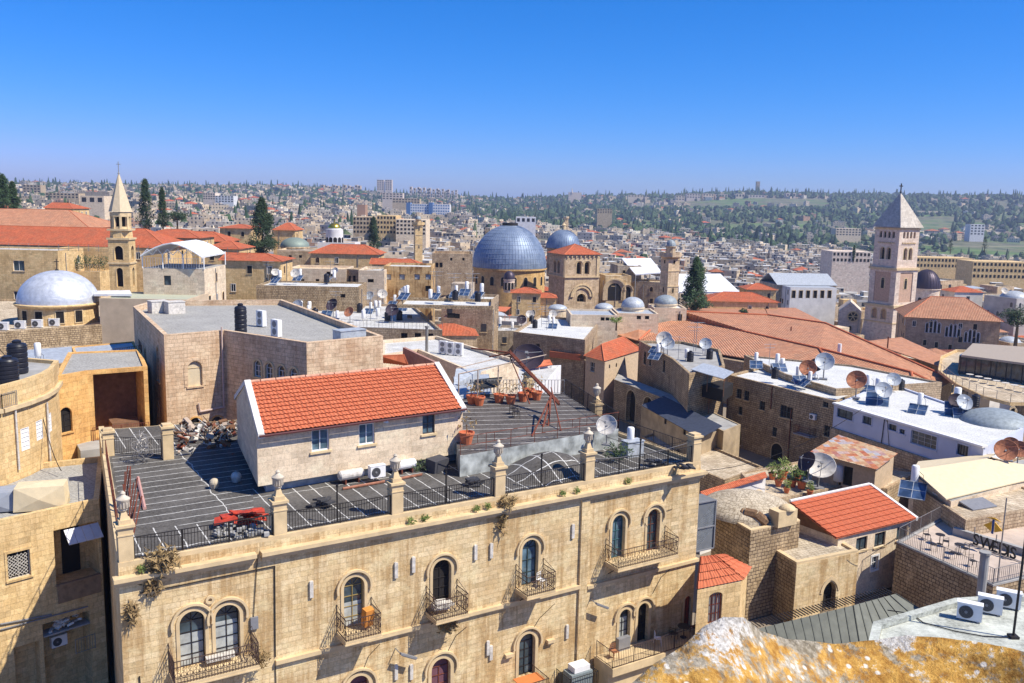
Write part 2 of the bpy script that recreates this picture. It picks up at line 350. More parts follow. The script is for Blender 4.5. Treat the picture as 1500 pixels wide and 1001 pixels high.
def window(wall,cutm,parent,u,z0,w,h,arched=True,depth=.28,surround=None,hood=False,sill=True,frame=IRON,pane=GLASS,bars=(2,4),fan=False,curtain=0,bm=BAND,grille=False,ptd=0,name='window',fth=.05,sw=.12,flat=1.0):
    pts=arch(u,z0,w,h,10,ptd,flat) if arched else [(u-w/2,z0),(u+w/2,z0),(u+w/2,z0+h),(u-w/2,z0+h)]
    if cutm is not None: wall.ext(cutm,pts,-depth,.6)
    po=-depth+.05 if cutm is not None else .01
    r=w/2; zc=z0+h-r*flat
    f=MB()
    k=fth
    if arched: 
        wall.band(f,arcs(u,zc,r-k),arcs(u,zc,r-.001),po-.02,po+.05) if flat==1 else None
    else: wall.rect(f,u-r,u+r,z0+h-k,z0+h,po-.02,po+.05)
    wall.rect(f,u-r,u-r+k,z0,zc if arched else z0+h-k,po-.02,po+.05); wall.rect(f,u+r-k,u+r,z0,zc if arched else z0+h-k,po-.02,po+.05)
    wall.rect(f,u-r+k,u+r-k,z0,z0+k,po-.02,po+.05)
    nx,nz=bars; top=zc if arched else z0+h
    for i in range(1,nx): wall.rect(f,u-r+w*i/nx-k*.4,u-r+w*i/nx+k*.4,z0+k,top-(0 if arched else k),po-.015,po+.045)
    for j in range(1,nz+(1 if arched else 0)):
        zz=z0+(top-z0)*j/nz; wall.rect(f,u-r+k,u+r-k,zz-k*.35,zz+k*.35,po-.012,po+.04)
    if arched and fan:
        for a in (45,90,135): 
            c,s_=math.cos(R(a)),math.sin(R(a)); q=k*.35
            wall.ext(f,[(u-s_*q,zc+c*q),(u+s_*q,zc-c*q),(u+(r-k)*c+s_*q,zc+(r-k)*s_-c*q),(u+(r-k)*c-s_*q,zc+(r-k)*s_+c*q)],po-.01,po+.035)
    if grille:
        for i in range(1,7): wall.rect(f,u-r+w*i/7-.012,u-r+w*i/7+.012,z0,z0+h if not arched else zc+r*.6,-.06,-.03)
    fo=f.build(name,frame,parent)
    if surround: bm=surround
    if surround is not None:
        g=MB()
        if arched and flat==1: wall.band(g,arcs(u,zc,r+.001),arcs(u,zc,r+sw),-.02,.045)
        else: wall.rect(g,u-r-sw,u+r+sw,z0+h+.001,z0+h+sw*1.3,-.02,.045)
        wall.rect(g,u-r-sw,u-r-.001,z0,zc if (arched and flat==1) else z0+h,-.02,.045); wall.rect(g,u+r+.001,u+r+sw,z0,zc if (arched and flat==1) else z0+h,-.02,.045)
        g.build('surround',bm,fo)
    if hood:
        g=MB(); rr=r+sw+.13
        wall.band(g,arcs(u,zc,rr,-14,194,18),arcs(u,zc,rr+.11,-14,194,18),-.02,.16); g.build('hood_mould',bm,fo)
    if sill:
        g=MB(); wall.rect(g,u-r-.12,u+r+.12,z0-.12,z0-.002,-.03,.10); g.build('sill',bm,fo)
    p_=MB(); wall.ext(p_,arch(u,z0+.02,w-.03,h-.035,10,ptd,flat) if arched else [(u-r+.01,z0+.01),(u+r-.01,z0+.01),(u+r-.01,z0+h-.01),(u-r+.01,z0+h-.01)],po-.03,po)
    p_.build('pane',pane,fo)
    if curtain:
        c=MB(); n_=5; wall.rect(c,u-r+k,u+r-k,z0+k,z0+(top-z0)*curtain,po+.002,po+.008); c.build('curtain',CURT,fo)
    return fo
def railing(path,h=1.05,sp=.14,r=.012,post=1.6,mat=IRON,parent=None,name='railing',rails=(0.06,1.0),rr=.022,n=4,posts=True):
    mb=MB()
    for a,b in zip(path,path[1:]):
        a=Vector(a);b=Vector(b);L=(b-a).length; Z=Vector((0,0,1))
        for k in rails: mb.tube(a+Z*h*k,b+Z*h*k,rr,n)
        c=max(1,int(L/sp))
        if sp<50:
            for i in range(c+1): q=a.lerp(b,i/c); mb.tube(q+Z*h*rails[0],q+Z*h*rails[-1],r,3,cap=False)
        if posts:
            c=max(1,int(L/post))
            for i in range(c+1): q=a.lerp(b,i/c); mb.tube(q,q+Z*h*1.02,rr*1.25,4)
    return mb.build(name,mat,parent,uv=False)
def slopetile(c00,c10,c11,c01,tw=.24,th=.38,amp=.035,th_=.05,res=6):
    """pantiled roof slope: c00-c10 eave, c01-c11 ridge; real rolls and overlaps"""
    mb=MB(); laps=[]; c00,c10,c11,c01=map(Vector,(c00,c10,c11,c01)); e=(c10-c00); n=e.cross(c01-c00).normalized()
    L=max((c10-c00).length,(c11-c01).length); S=((c01+c11)/2-(c00+c10)/2).length
    nu=max(2,int(L/tw)*res); nv=max(1,int(S/th)); vs=[]; fs=[]
    for j in range(nv):
        for k,(tt,ho) in enumerate(((j/nv,.065),((j+1)/nv,0.0))):
            for i in range(nu+1):
                s=i/nu; q=c00.lerp(c10,s).lerp(c01.lerp(c11,s),tt); ph=2*math.pi*i/res
                vs.append(q+n*(amp*(.5+.5*math.cos(ph))+ho+th_*.2+.012*math.sin(i*.7+j*5)))
    W_=nu+1
    for j in range(nv):
        for i in range(nu):
            a=(2*j)*W_+i; fs.append((a,a+1,a+W_+1,a+W_))
            if j<nv-1: b=(2*j+1)*W_+i; laps.append((b,b+1,b+W_+1,b+W_))
            if j==0: pass
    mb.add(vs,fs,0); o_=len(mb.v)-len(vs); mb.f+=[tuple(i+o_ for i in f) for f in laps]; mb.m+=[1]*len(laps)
    lo=[c00,c10,c11,c01]; mb.add([q-n*.02 for q in lo]+[q-n*(.02+th_) for q in lo],[(0,1,2,3),(7,6,5,4),(0,4,5,1),(1,5,6,2),(2,6,7,3),(3,7,4,0)])
    return mb
def flatroof(mb,corners,th=.12,m=0):
    """slab of a roof slope from its corners (listed counter-clockwise seen from above)"""
    cs=[Vector(c) for c in corners]; n=len(cs); D=Vector((0,0,th))
    mb.add(cs+[c-D for c in cs],[tuple(range(n)),tuple(range(2*n-1,n-1,-1))]+[(i,n+i,n+(i+1)%n,(i+1)%n) for i in range(n)],m)
# ------------------------------------------------------------ small roof things (built once, copied)
def mk_ac():
    t=thing('air_conditioner',(0,0,0),'x','air conditioner')
    b=MB(); b.box((0,0,.36),(.86,.34,.62)); b.box((0,0,.69),(.90,.37,.035)); o=b.build('casing',WHITE,t)
    f=MB(); f.tube((-.12,-.175,.36),(-.12,-.19,.36),.25,20); o2=f.build('fan_grille',DARKP,t)
    g=MB(); 
    for k in range(4): g.lathe((0,0,0),[(.05+.055*k,0),(.056+.055*k,0)],16)
    g.xf(Matrix.Translation((-.12,-.195,.36))@Matrix.Rotation(R(90),4,'X')); g.tube((-.12,-.185,.36),(-.12,-.205,.36),.06,12); g.build('fan_guard',GREYP,o2)
    l=MB(); 
    for x in (-.3,.3): l.box((x,0,.025),(.06,.42,.05))
    l.build('foot',GREYP,t)
    s=MB()
    for k in range(7): s.box((.434,0,.16+.07*k),(.01,.26,.02))
    s.build('vent_slats',GREYP,t); return t
AC=Proto(mk_ac)
def mk_boiler():
    t=thing('solar_water_heater',(0,0,0),'x','water heater')
    b=MB(); b.lathe((0,0,.75),[(.001,0),(.22,0),(.26,.04),(.26,1.12),(.2,1.2),(.001,1.22)],14); b.build('tank',WHITE,t,smooth=True,auto=40)
    f=MB()
    for x,y in ((-.2,-.2),(.2,-.2),(.2,.2),(-.2,.2)): f.tube((x,y,0),(x,y,.78),.02,4)
    f.box((0,0,.74),(.5,.5,.03)); f.build('stand',GREYP,t)
    p=MB(); Mx=Matrix.Translation((0,-.85,.42))@Matrix.Rotation(R(40),4,'X')
    q=MB(); q.box((-.42,0,0),(.8,1.35,.06)); q.box((.42,0,0),(.8,1.35,.06)); q.xf(Mx); pn=q.build('solar_panel',SOLAR,t)
    e=MB()
    for x in (-.83,0,.83): e.box((x,0,.012),(.04,1.4,.08))
    for y in (-.68,0,.68): e.box((0,y,.012),(1.7,.035,.075))
    e.xf(Mx); e.build('panel_frame',METAL,pn)
    g=MB(); g.tube((-.7,-.45,0),(-.7,-.45,.8),.018,4); g.tube((.7,-.45,0),(.7,-.45,.8),.018,4); g.path([(.2,0,1.6),(.55,-.3,1.4),(.6,-.45,.75)],.018,4); g.build('pipe',DARKP,t)
    return t
SOLAR=glass('solar_glass',(.03,.055,.11),.25)
BOIL=Proto(mk_boiler)
def mk_tank(mat,nm='water_tank',nribs=5):
    def f():
        t=thing(nm,(0,0,0),'x','water tank')
        prof=[(.001,0),(.50,0)]
        for k in range(nribs): z=.08+k*.26; prof+=[(.52,z),(.52,z+.17),(.49,z+.20),(.49,z+.24)]
        H=.08+nribs*.26; prof+=[(.52,H),(.46,H+.12),(.2,H+.2),(.2,H+.25),(.001,H+.25)]
        b=MB(); b.lathe((0,0,0),prof,20); b.build('tank_body',mat,t,smooth=True,auto=35)
        l=MB(); l.lathe((0,0,H+.2),[(.22,0),(.24,.02),(.24,.08),(.15,.12),(.001,.12)],14); l.build('lid',mat,t); return t
    return f
TANK=Proto(mk_tank(BLACKT))
def mk_plaintank():
    t=thing('water_boiler',(0,0,0),'x','water boiler')
    b=MB(); b.lathe((0,0,.3),[(.001,-.02),(.2,0),(.24,.05),(.24,.95),(.19,1.03),(.001,1.05)],14); b.build('tank_body',WHITE,t,smooth=True,auto=40)
    f=MB()
    for k in range(3): a=k*2.09; f.tube((.17*math.cos(a),.17*math.sin(a),0),(.17*math.cos(a),.17*math.sin(a),.33),.02,4)
    f.tube((.24,0,.5),(.42,0,.4),.02,4); f.tube((.42,0,.4),(.42,0,0),.02,4); f.build('stand',GREYP,t); return t
WBOIL=Proto(mk_plaintank)
def mk_dish(mat,rim,D=1.0):
    def f():
        t=thing('satellite_dish',(0,0,0),'x','satellite dish')
        M=Matrix.Translation((0,0,.95))@Matrix.Rotation(R(58),4,'X')
        b=MB(); pr=[(.001,0)]+[(D/2*k/6,.16*D*(k/6)**2) for k in range(1,7)]+[(D/2+.012,.16*D-.01),(D/2*.98,.16*D-.025)]+[(D/2*k/6,.16*D*(k/6)**2-.02) for k in range(5,0,-1)]
        b.lathe((0,0,0),pr,22); b.xf(M); b.build('reflector',mat,t,smooth=True,auto=60)
        a=MB(); foc=(0,0,.55*D)
        for k in range(3): q=k*2.094+.5; a.tube((D*.46*math.cos(q),D*.46*math.sin(q),.14*D),foc,.012,4)
        a.box(foc,(.09,.09,.12)); a.xf(M); a.build('feed_arm',rim,t)
        m=MB(); m.tube((0,0.05,0),(0,.05,1.0),.035,6); m.tube((0,.05,.9),(0,-.02,.98),.05,5); m.box((0,.05,.03),(.4,.4,.06)); m.build('mast',GREYP,t); return t
    return f
DISHW=Proto(mk_dish(DIRTYW,GREYP)); DISHG=Proto(mk_dish(METAL,GREYP)); DISHR=Proto(mk_dish(plain('rust_dish',(.42,.17,.09),.8,var=.5,sc=6),RUST)); DISHD=Proto(mk_dish(plain('dark_dish',(.05,.035,.05),.7,var=.4),GREYP))
def mk_ant():
    t=thing('roof_antenna',(0,0,0),'x','antenna'); m=MB(); m.tube((0,0,0),(0,0,3.4),.035,5); m.build('mast',GREYP,t); m=MB()
    for z,L in ((3.3,.9),(2.8,.7)):
        m.tube((-L,0,z),(L,0,z),.02,3)
        for k in range(6): m.tube((-L+k*L*.4,-.28,z),(-L+k*L*.4,.28,z),.014,3)
    m.build('rods',METAL,t); return t
ANT=Proto(mk_ant)
# plants
def leafmat(name,c1,c2):
    if name in MT: return MT[name]
    n=N(name); w,_=n.white(n.map(n.geo(),(3,3,3))); f=n.noise(n.geo(),.8,3)
    n.col(n.mix(n.ramp(f,(.35,0),(.65,1)),c1,c2)); n.b.inputs['Roughness'].default_value=.75
    MT[name]=n.m; return n.m
CYP=leafmat('cypress_leaf',(.022,.042,.020),(.045,.075,.030)); PINE=leafmat('pine_leaf',(.028,.055,.024),(.055,.10,.04)); SHR=leafmat('shrub_leaf',(.09,.14,.03),(.18,.22,.06)); DRY=leafmat('dry_stem',(.20,.13,.06),(.34,.24,.11)); OLIVE=leafmat('olive_leaf',(.05,.075,.035),(.09,.12,.055))
BARK=plain('bark',(.12,.08,.05),.9,var=.4)
def leaves(mb,c,r,n,s,rnd,flat=.0,m=0):
    for i in range(n):
        while True:
            q=Vector((rnd.uniform(-1,1),rnd.uniform(-1,1),rnd.uniform(-1,1)))
            if .05<q.length<=1: break
        q=q*(.55+.45*q.length); p=Vector(c)+Vector((q.x*r[0],q.y*r[1],q.z*r[2]))
        d=Vector((rnd.uniform(-1,1),rnd.uniform(-1,1),rnd.uniform(-.6,1))).normalized(); e=d.orthogonal().normalized()*s*.35*rnd.uniform(.6,1.3); d=d*s*rnd.uniform(.6,1.4)
        mb.add([p-e,p+d*.2-e*.1,p+d,p+e],[(0,1,2,3)],m)
def cypress(h,w,seed,dens=1.0,mat=CYP,leaf=.42,shape=0,name='cypress_tree'):
    rnd=random.Random(seed); t=thing(name,(0,0,0),'x','tree'); mb=MB()
    n=int(26*dens)+4
    for k in range(n*4):
        z=rnd.random()**(.8)*.98; 
        rr=w/2*((1-z)**.62*(min(1,z*6+.25)) if shape==0 else (1-z)**.9*min(1,z*7+.2))
        a=rnd.random()*6.283; q=rnd.random()**.4*rr*rnd.uniform(.65,1.3)
        leaves(mb,(q*math.cos(a),q*math.sin(a),z*h+.6),(rr*.34+.2,rr*.34+.2,h*.055+.25),int(34*dens),leaf,rnd)
    mb.build('crown',mat,t,uv=False)
    k=MB(); k.tube((0,0,-1),(0,0,h*.5),w*.07+.05,6,r2=.05)
    for i in range(7): a=rnd.random()*6.28; z=h*rnd.uniform(.08,.5); k.tube((0,0,z),(w*.3*math.cos(a),w*.3*math.sin(a),z+h*.12),.07,4,r2=.02)
    k.build('trunk',BARK,t,uv=False); return t
def broad(h,w,seed,mat=OLIVE,leaf=.45,dens=1.0,name='leafy_tree'):
    rnd=random.Random(seed); t=thing(name,(0,0,0),'x','tree'); mb=MB(); k=MB(); top=Vector((0,0,h*.4)); k.tube((0,0,-1),top,w*.05+.06,6,r2=w*.03+.03)
    for i in range(int(16*dens)+5):
        a=rnd.random()*6.28; e=rnd.random(); rr=w*.5*math.sqrt(rnd.random())*.8
        c=Vector((rr*math.cos(a),rr*math.sin(a),h*(.45+.45*e*(1-rr/w)))); s=w*rnd.uniform(.11,.2)
        leaves(mb,c,(s*1.2,s*1.2,s*.8),int(60*dens),leaf,rnd); k.tube(top,c,.09,4,r2=.02)
    mb.build('crown',mat,t,uv=False); k.build('trunk',BARK,t,uv=False); return t
# ------------------------------------------------------------ the big stone hotel in front
ZR=14.0; ZC=13.45
A=P(174,849,ZC); B=P(1026,692,ZC)
HW=Wall(A,B)
inw=-HW.n
LBk=P(150,668,ZR); lb=Vector((LBk.x,LBk.y,0))
Ld=(lb-HW.a); DL=Ld.length; Ld.normalize()
RBk=HW.b+inw*21; RBk.x-=0.3
hotel=thing('stone_hotel',(A.x,A.y,0),'large yellow stone hotel with arched windows, iron balconies and dark striped flat roof','hotel')
H2=HW.a+Ld*(DL+7); 
roofpoly=[HW.a,HW.b,RBk,H2]
body=MB(); body.prism([(p.x,p.y) for p in roofpoly],0,ZR-.02)
cutm=MB()
hb=body.build('wall',STONE,hotel)
def wpx(cx,ytop,ybot,x0=None,x1=None):
    u0,_=HW.hit(x0,(ytop+ybot)/2); u1,_=HW.hit(x1,(ytop+ybot)/2); u,zt=HW.hit(cx,ytop); _,zb=HW.hit(cx,ybot); return (u0+u1)/2,zb,u1-u0,zt-zb
ups=[(282,895,968,263,301),(333,886,958,315,352),(519,845,918,500,537),(648,820,890,632,662),(775,791,858,762,790),(905,755,817,893,918),(957,746,806,946,967)]
FR=[IRON,IRON,plain('ochre_frame',(.30,.22,.08),.6),IRON,plain('dark_green_frame',(.04,.06,.055),.6),plain('teal_frame',(.05,.13,.14),.6),plain('red_brown_frame',(.13,.05,.03),.7)]
zs=[];wins=[]
for i,(cx,yt,yb,x0,x1) in enumerate(ups):
    u,z0,w,h=wpx(cx,yt,yb,x0,x1); zs.append((u,z0,w,h,z0+h))
print('upper windows',[tuple(round(q,2) for q in z) for z in zs])
ZB=9.3
for i,(u,z0,w,h,zt) in enumerate(zs):
    w=1.12 if i in(0,1) else 1.1; 
    if i>4: w=1.0
    window(HW,cutm,hotel,u,zt-2.75,w,2.75,True,.34,surround=BAND,hood=True,sill=False,frame=FR[i],pane=DARK if i==3 else (GLASSB if i in (4,5) else GLASS),bars=(2,4 if i!=4 else 3),fan=True,curtain={0:.72,1:.85,2:.6}.get(i,0),sw=.16)
lows=[(645,965,1040,631,660,BAND),(770,929,990,756,787,BAND),(914,893,945,904,925,BAND),(941,884,934,931,952,BAND),(525,990,1060,509,541,BAND)]
for i,(cx,yt,yb,x0,x1,sm) in enumerate(lows):
    u,z0,w,h=wpx(cx,yt,yb,x0,x1); w=[1.15,1.1,.86,.86,1.15][i]
    print('low',round(u,2),round(z0,2),round(w,2),round(h,2),round(z0+h,2))
    H=2.6
    window(HW,cutm,hotel,u,z0+h-H,w,H,True,.34,surround=BAND,hood=True,sill=False,frame=RUST if i in(0,4) else IRON,pane=plain('violet_blind',(.16,.07,.09),.8) if i in (0,4) else (DARK if i==3 else GLASS),bars=(2,4),fan=False,curtain=.9 if i==2 else 0,sw=.2)
# tall red shuttered door at the right end
u,z=HW.hit(1006,905); window(HW,cutm,hotel,u,z-1.3,.55,2.8,True,.2,surround=BAND,sill=False,frame=RUST,pane=plain('red_shutter',(.28,.05,.04),.7),bars=(2,1))
cut(hb,cutm)
# cornices, string courses, pilaster
c=MB(); up_,_=HW.hit(856,760); us,_=HW.hit(377,809)
for a,b in ((-.25,us-.12),(us+.12,HW.L+.25)):
    HW.rect(c,a,b,ZC-.05,ZC+.14,-.1,.40); HW.rect(c,a+.04,b-.04,ZC-.20,ZC-.052,-.1,.26); HW.rect(c,a+.06,b-.06,ZC-.34,ZC-.202,-.1,.12)
c.build('cornice',BAND,hotel)
c=MB(); HW.rect(c,up_-.28,up_+.28,0,ZC-.36,-.1,.14); c.build('pilaster',STONE,hotel)
c=MB()
for x0,y0,x1,y1 in ((403,967,852,856),):
    ua,za=HW.hit(x0,y0); ub,zb=HW.hit(848,858); zst=(za+zb)/2; print('string',za,zb)
    HW.rect(c,ua,ub,zst-.16,zst+.05,-.1,.2); HW.rect(c,ua,ub,zst-.28,zst-.162,-.1,.1)
ur,zr=HW.hit(992,826); print('string right',zr); HW.rect(c,up_+.3,HW.L+.15,zr-.12,zr+.08,-.1,.18)
c.build('string_course',BAND,hotel)
# parapet kerb
kb=MB(); par=[HW.a,HW.b,RBk]
def kerb(mb,a,b,w,z0,z1,ins=0):
    w_=Wall(a,b); w_.rect(mb,0,w_.L,z0,z1,-w-ins,-ins)
kerb(kb,HW.a,HW.b,.38,ZR-.019,ZR+.18); kerb(kb,HW.b+inw*.39,RBk,.34,ZR-.019,ZR+.22); kerb(kb,H2,HW.a+Ld*.39,.34,ZR-.019,ZR+.22); kb.build('parapet',BAND,hotel)
# roof surface
rf=MB(); ins=[p.copy() for p in roofpoly]; cen=sum(ins,Vector())/4
rf.add([(p.x*.985+cen.x*.015,p.y*.985+cen.y*.015,ZR+.004) for p in roofpoly],[(0,1,2,3)]); rf.build('roof',BITUM,hotel,head=HW.rz)
rp2=[HW.a+HW.t*.5+Ld*4.6,HW.a+HW.t*6.5+Ld*3.2,HW.a+HW.t*7.5+Ld*9,HW.a+HW.t*9+Ld*(DL+1),HW.a+HW.t*.5+Ld*(DL+1)]
rf=MB(); rf.add([(p.x,p.y,ZR+.010) for p in rp2],[tuple(range(5))]); rf.build('roof_patch',BITUM,hotel,head=HW.rz+1.5708)
# vault bump of the roof
m=MB(); c0=P(806,690,ZR); nr=10; vs=[];fs=[]
for j in range(nr+1):
    for i in range(32):
        a=2*math.pi*i/32; r=j/nr; vs.append(c0+HW.t*(3.3*r*math.cos(a))+inw*(2.9*r*math.sin(a))+Vector((0,0,-.02+1.15*(math.cos(r*math.pi/2)**1.3))))
for j in range(nr):
    for i in range(32): fs.append((j*32+i,(j+1)*32+i,(j+1)*32+(i+1)%32,j*32+(i+1)%32))
vs=[Vector(v) for v in vs]
mm=MB(); mm.add(vs,fs); mo=mm.build('roof_vault',membrane('bitumen_vault',(.075,.068,.06),1.1,(.60,.59,.56),.06,.5,.05,1.25),hotel,smooth=True,uv=False)
ul=mo.data.uv_layers.new(name='UVMap').data
for p in mo.data.polygons:
    for li in p.loop_indices:
        co=Vector(mo.data.vertices[mo.data.loops[li].vertex_index].co); ul[li].uv=(co.dot(HW.t),co.dot(inw))
# posts with urns
def post(p,urn=True,h=1.75,w=.62,par=hotel,zb=ZR-.02):
    b=MB(); b.box((p.x,p.y,zb+h/2),(w,w,h),HW.rz); b.box((p.x,p.y,zb+h-.35),(w+.06,w+.06,.06),HW.rz); b.box((p.x,p.y,zb+h+.06),(w+.18,w+.18,.12),HW.rz)
    if urn: b.box((p.x,p.y,zb+h+.22),(w*.8,w*.8,.2),HW.rz); b.lathe((p.x,p.y,zb+h+.32),[(w*.42,0),(w*.22,.35),(w*.22,.42)],4,a0=HW.rz+.785,a1=HW.rz+.785+2*math.pi)
    else: b.box((p.x,p.y,zb+h+.18),(w*.9,w*.9,.14),HW.rz)
    o=b.build('parapet_post',BAND,par)
    if urn:
        k=MB(); z=zb+h+.72; prof=[(.001,0),(.17,0),(.17,.06),(.21,.1),(.27,.42),(.30,.46),(.30,.52),(.12,.64),(.09,.70),(.11,.76),(.06,.84),(.001,.86)]
        k.lathe((p.x,p.y,z),prof,14)
        for i in range(12): a=i*math.pi/6; k.box((p.x+.245*math.cos(a),p.y+.245*math.sin(a),z+.27),(.03,.05,.28),a)
        k.build('urn',DRES,o,smooth=True,auto=40)
    return o
DRES=plain('urn_stone',(.55,.48,.38),.85,var=.25)
fp=[]
for x,y in ((190,846),(412,800),(583,770),(733,742),(864,718),(1009,696)):
    u,_=HW.hit(x,y); fp.append(u)
fp[0]=.36; fp[-1]=HW.L-.34
for i,u in enumerate(fp): post(HW.p(u,0,-.34),urn=(i<5))
rp=[RBk.lerp(HW.b,t) for t in (.62,.28)]
post(HW.b.lerp(RBk,.50)+HW.t*-.3,True); post(HW.b.lerp(RBk,.93)+HW.t*-.3,False,2.3)
lpost=[HW.a+Ld*(DL*1.0)+HW.t*.35, P(246,672,ZR)]
post(Vector((lpost[0].x,lpost[0].y,0)),False,1.5); post(Vector((lpost[1].x,lpost[1].y,0)),False,2.0)
# railings, one length between each two posts
for a,b in zip(fp,fp[1:]): railing([HW.p(a+.34,ZR+.18,-.2),HW.p(b-.34,ZR+.18,-.2)],1.0,.14,.016,post=1.9,parent=hotel,rr=.028)
for a,b in ((.03,.47),(.53,.90)):
    q0=HW.b.lerp(RBk,a)-HW.t*.2; q1=HW.b.lerp(RBk,b)-HW.t*.2; railing([(q0.x,q0.y,ZR+.2),(q1.x,q1.y,ZR+.2)],1.0,.15,.011,parent=hotel)
l0=lpost[0]; l1=lpost[1]; railing([(l0.x+.4,l0.y,ZR+.1),(l1.x-.4,l1.y,ZR+.1)],1.1,.15,.012,parent=hotel)
l2=HW.a+Ld*1+HW.t*.2; l3=HW.a+Ld*(DL-.6)+HW.t*.2; railing([(l2.x,l2.y,ZR+.2),(l3.x,l3.y,ZR+.2)],.9,5,.02,parent=hotel,mat=RUST)
# balconies
def balcony(u0,u1,z,prot=1.3,h=1.1,flare=.25):
    s=MB(); HW.rect(s,u0,u1,z-.14,z,-.05,prot); HW.rect(s,u0-.03,u1+.03,z-.20,z-.142,-.05,prot+.03); o=s.build('balcony_slab',BAND,hotel)
    r=MB(); O=prot-.04
    corners=[(u0+.03,0.02),(u0+.03,O),(u1-.03,O),(u1-.03,0.02)]
    pts=[HW.p(a,z,b) for a,b in corners]; Z=Vector((0,0,1))
    for k in (.08,.82,h):
        for a,b in zip(pts,pts[1:]): r.tube(a+Z*k,b+Z*k,.024,4)
    for a,b in zip(pts,pts[1:]):
        n=max(2,int((b-a).length/.13))
        for i in range(n+1):
            q=a.lerp(b,i/n); r.tube(q+Z*.0,q+Z*h,.014,3,cap=False)
        n2=max(1,int((b-a).length/.26)); t=(b-a).normalized()
        for i in range(n2):   # scrollwork rings
            q=a.lerp(b,(i+.5)/n2)+Z*.42
            ring=[q+t*.11*math.cos(x*math.pi/4)+Z*.14*math.sin(x*math.pi/4) for x in range(9)]
            for c1,c2 in zip(ring,ring[1:]): r.tube(c1,c2,.014,3,cap=False)
            q=q+Z*.5*.0
            ring=[q+Z*.27+t*.07*math.cos(x*math.pi/3)+Z*.09*math.sin(x*math.pi/3) for x in range(7)]
            for c1,c2 in zip(ring,ring[1:]): r.tube(c1,c2,.012,3,cap=False)
    for q in (pts[0],pts[3]): r.tube(q,q+Z*(h+.35),.02,4); 
    for a,b in ((pts[0],pts[1]),(pts[3],pts[2])): r.tube(a+Z*(h+.35),b+Z*h,.014,4)
    for q in (pts[1],pts[2]): r.tube(q,q+Z*(h+.04),.022,4)
    r.build('balcony_railing',RAILD,o)
    b=MB()
    for uu in (u0+.25,u1-.25): b.path([HW.p(uu,z-.2,prot*.85),HW.p(uu,z-.35,prot*.5),HW.p(uu,z-.8,.06)],.025,4)
    b.build('bracket',IRON,o); return o
RAILD=plain('weathered_iron',(.075,.045,.038),.75,.1,var=.4)
zb_=lambda i: zs[i][4]-2.75
bal=[]
for (xa,ya),(xb,yb_),wi in (((262,992),(352,975),None),((502,940),(537,932),None),((633,910),(665,904),None),((765,875),(795,869),None),((893,832),(972,817),None)):
    pass
BZ=[z[4]-2.72 for z in zs]; print('balcony z',BZ)
specs=[(zs[0][0]-1.1,zs[1][0]+1.1,(BZ[0]+BZ[1])/2),(zs[2][0]-.95,zs[2][0]+.95,BZ[2]),(zs[3][0]-.95,zs[3][0]+.95,BZ[3]),(zs[4][0]-.95,zs[4][0]+.95,BZ[4]),(zs[5][0]-.95,zs[6][0]+1.0,(BZ[5]+BZ[6])/2)]
for s_ in specs: bal.append(balcony(*s_))
# slim white wall boxes
for cx,cy,tl in ((455.6,863,0),(579.5,835,0),(605,827,0),(696,809,0),(719,806.5,0),(838.5,778,1),(830,925,0),(714,949,0),(718.5,956,0),(579.5,984,0),(602,984,0)):
    u,z=HW.hit(cx,cy); b=MB(); HW.rect(b,u-.09,u+.09,z-.42,z+.42,-.02,.11); HW.rect(b,u-.05,u+.05,z-.44,z+.44,-.02,.06); b.build('wall_lamp_case',DIRTYW,hotel)
# floodlights on arms
for cx,cy in ((592,953),(874,881),(905+8,998-8)):
    u,z=HW.hit(cx,cy); b=MB(); b.tube(HW.p(u-.5,z+.25,0),HW.p(u-.5,z+.25,.5),.03,5); q=HW.p(u,z-.05,.55); b.box(q,(1.05,.16,.10),HW.rz,ry=R(28)); b.box(q-Vector((0,0,.07)),(.9,.12,.05),HW.rz,ry=R(28)); b.build('floodlight',GREYP,hotel)
# corbel bits by the lower hoods, cable run, meter box
cb=MB()
def cab(pts,r=.03,o=.05): cb.path([HW.p(*HW.hit(x,y),o) for x,y in pts],r,4)
cab([(204,869),(402,829),(403,962)]); cab([(377,812),(371,905)],.02); cab([(205,1000),(204,990)]); cab([(403,975),(404,1001)],.025)
cab([(965,800),(940,760),(985,745)],.012); cab([(556,943),(540,960),(530,985)],.015); cab([(683,918),(668,930),(655,955)],.015); cab([(812,884),(790,905),(778,925)],.015); cab([(985,830),(968,845),(955,870)],.015)
cb.build('cable',IRON,hotel)
b=MB(); u,z=HW.hit(372,912); HW.rect(b,u-.18,u+.18,z-.3,z+.3,-.02,.12); b.build('meter_box',GREYP,hotel)
b=MB(); u,z=HW.hit(307,878); HW.band(b,arcs(u,z,.09,0,360,16),arcs(u,z,.2,0,360,16),-.02,.12); b.build('round_boss',BAND,hotel)
for i,(x,y) in enumerate(((744,958),(805,937))):
    b=MB(); u,z=HW.hit(x,y); HW.rect(b,u-.25,u+.25,z-.12,z+.06,-.02,.25); HW.rect(b,u-.18,u+.18,z-.25,z-.122,-.02,.16); b.build('corbel',BAND,hotel)
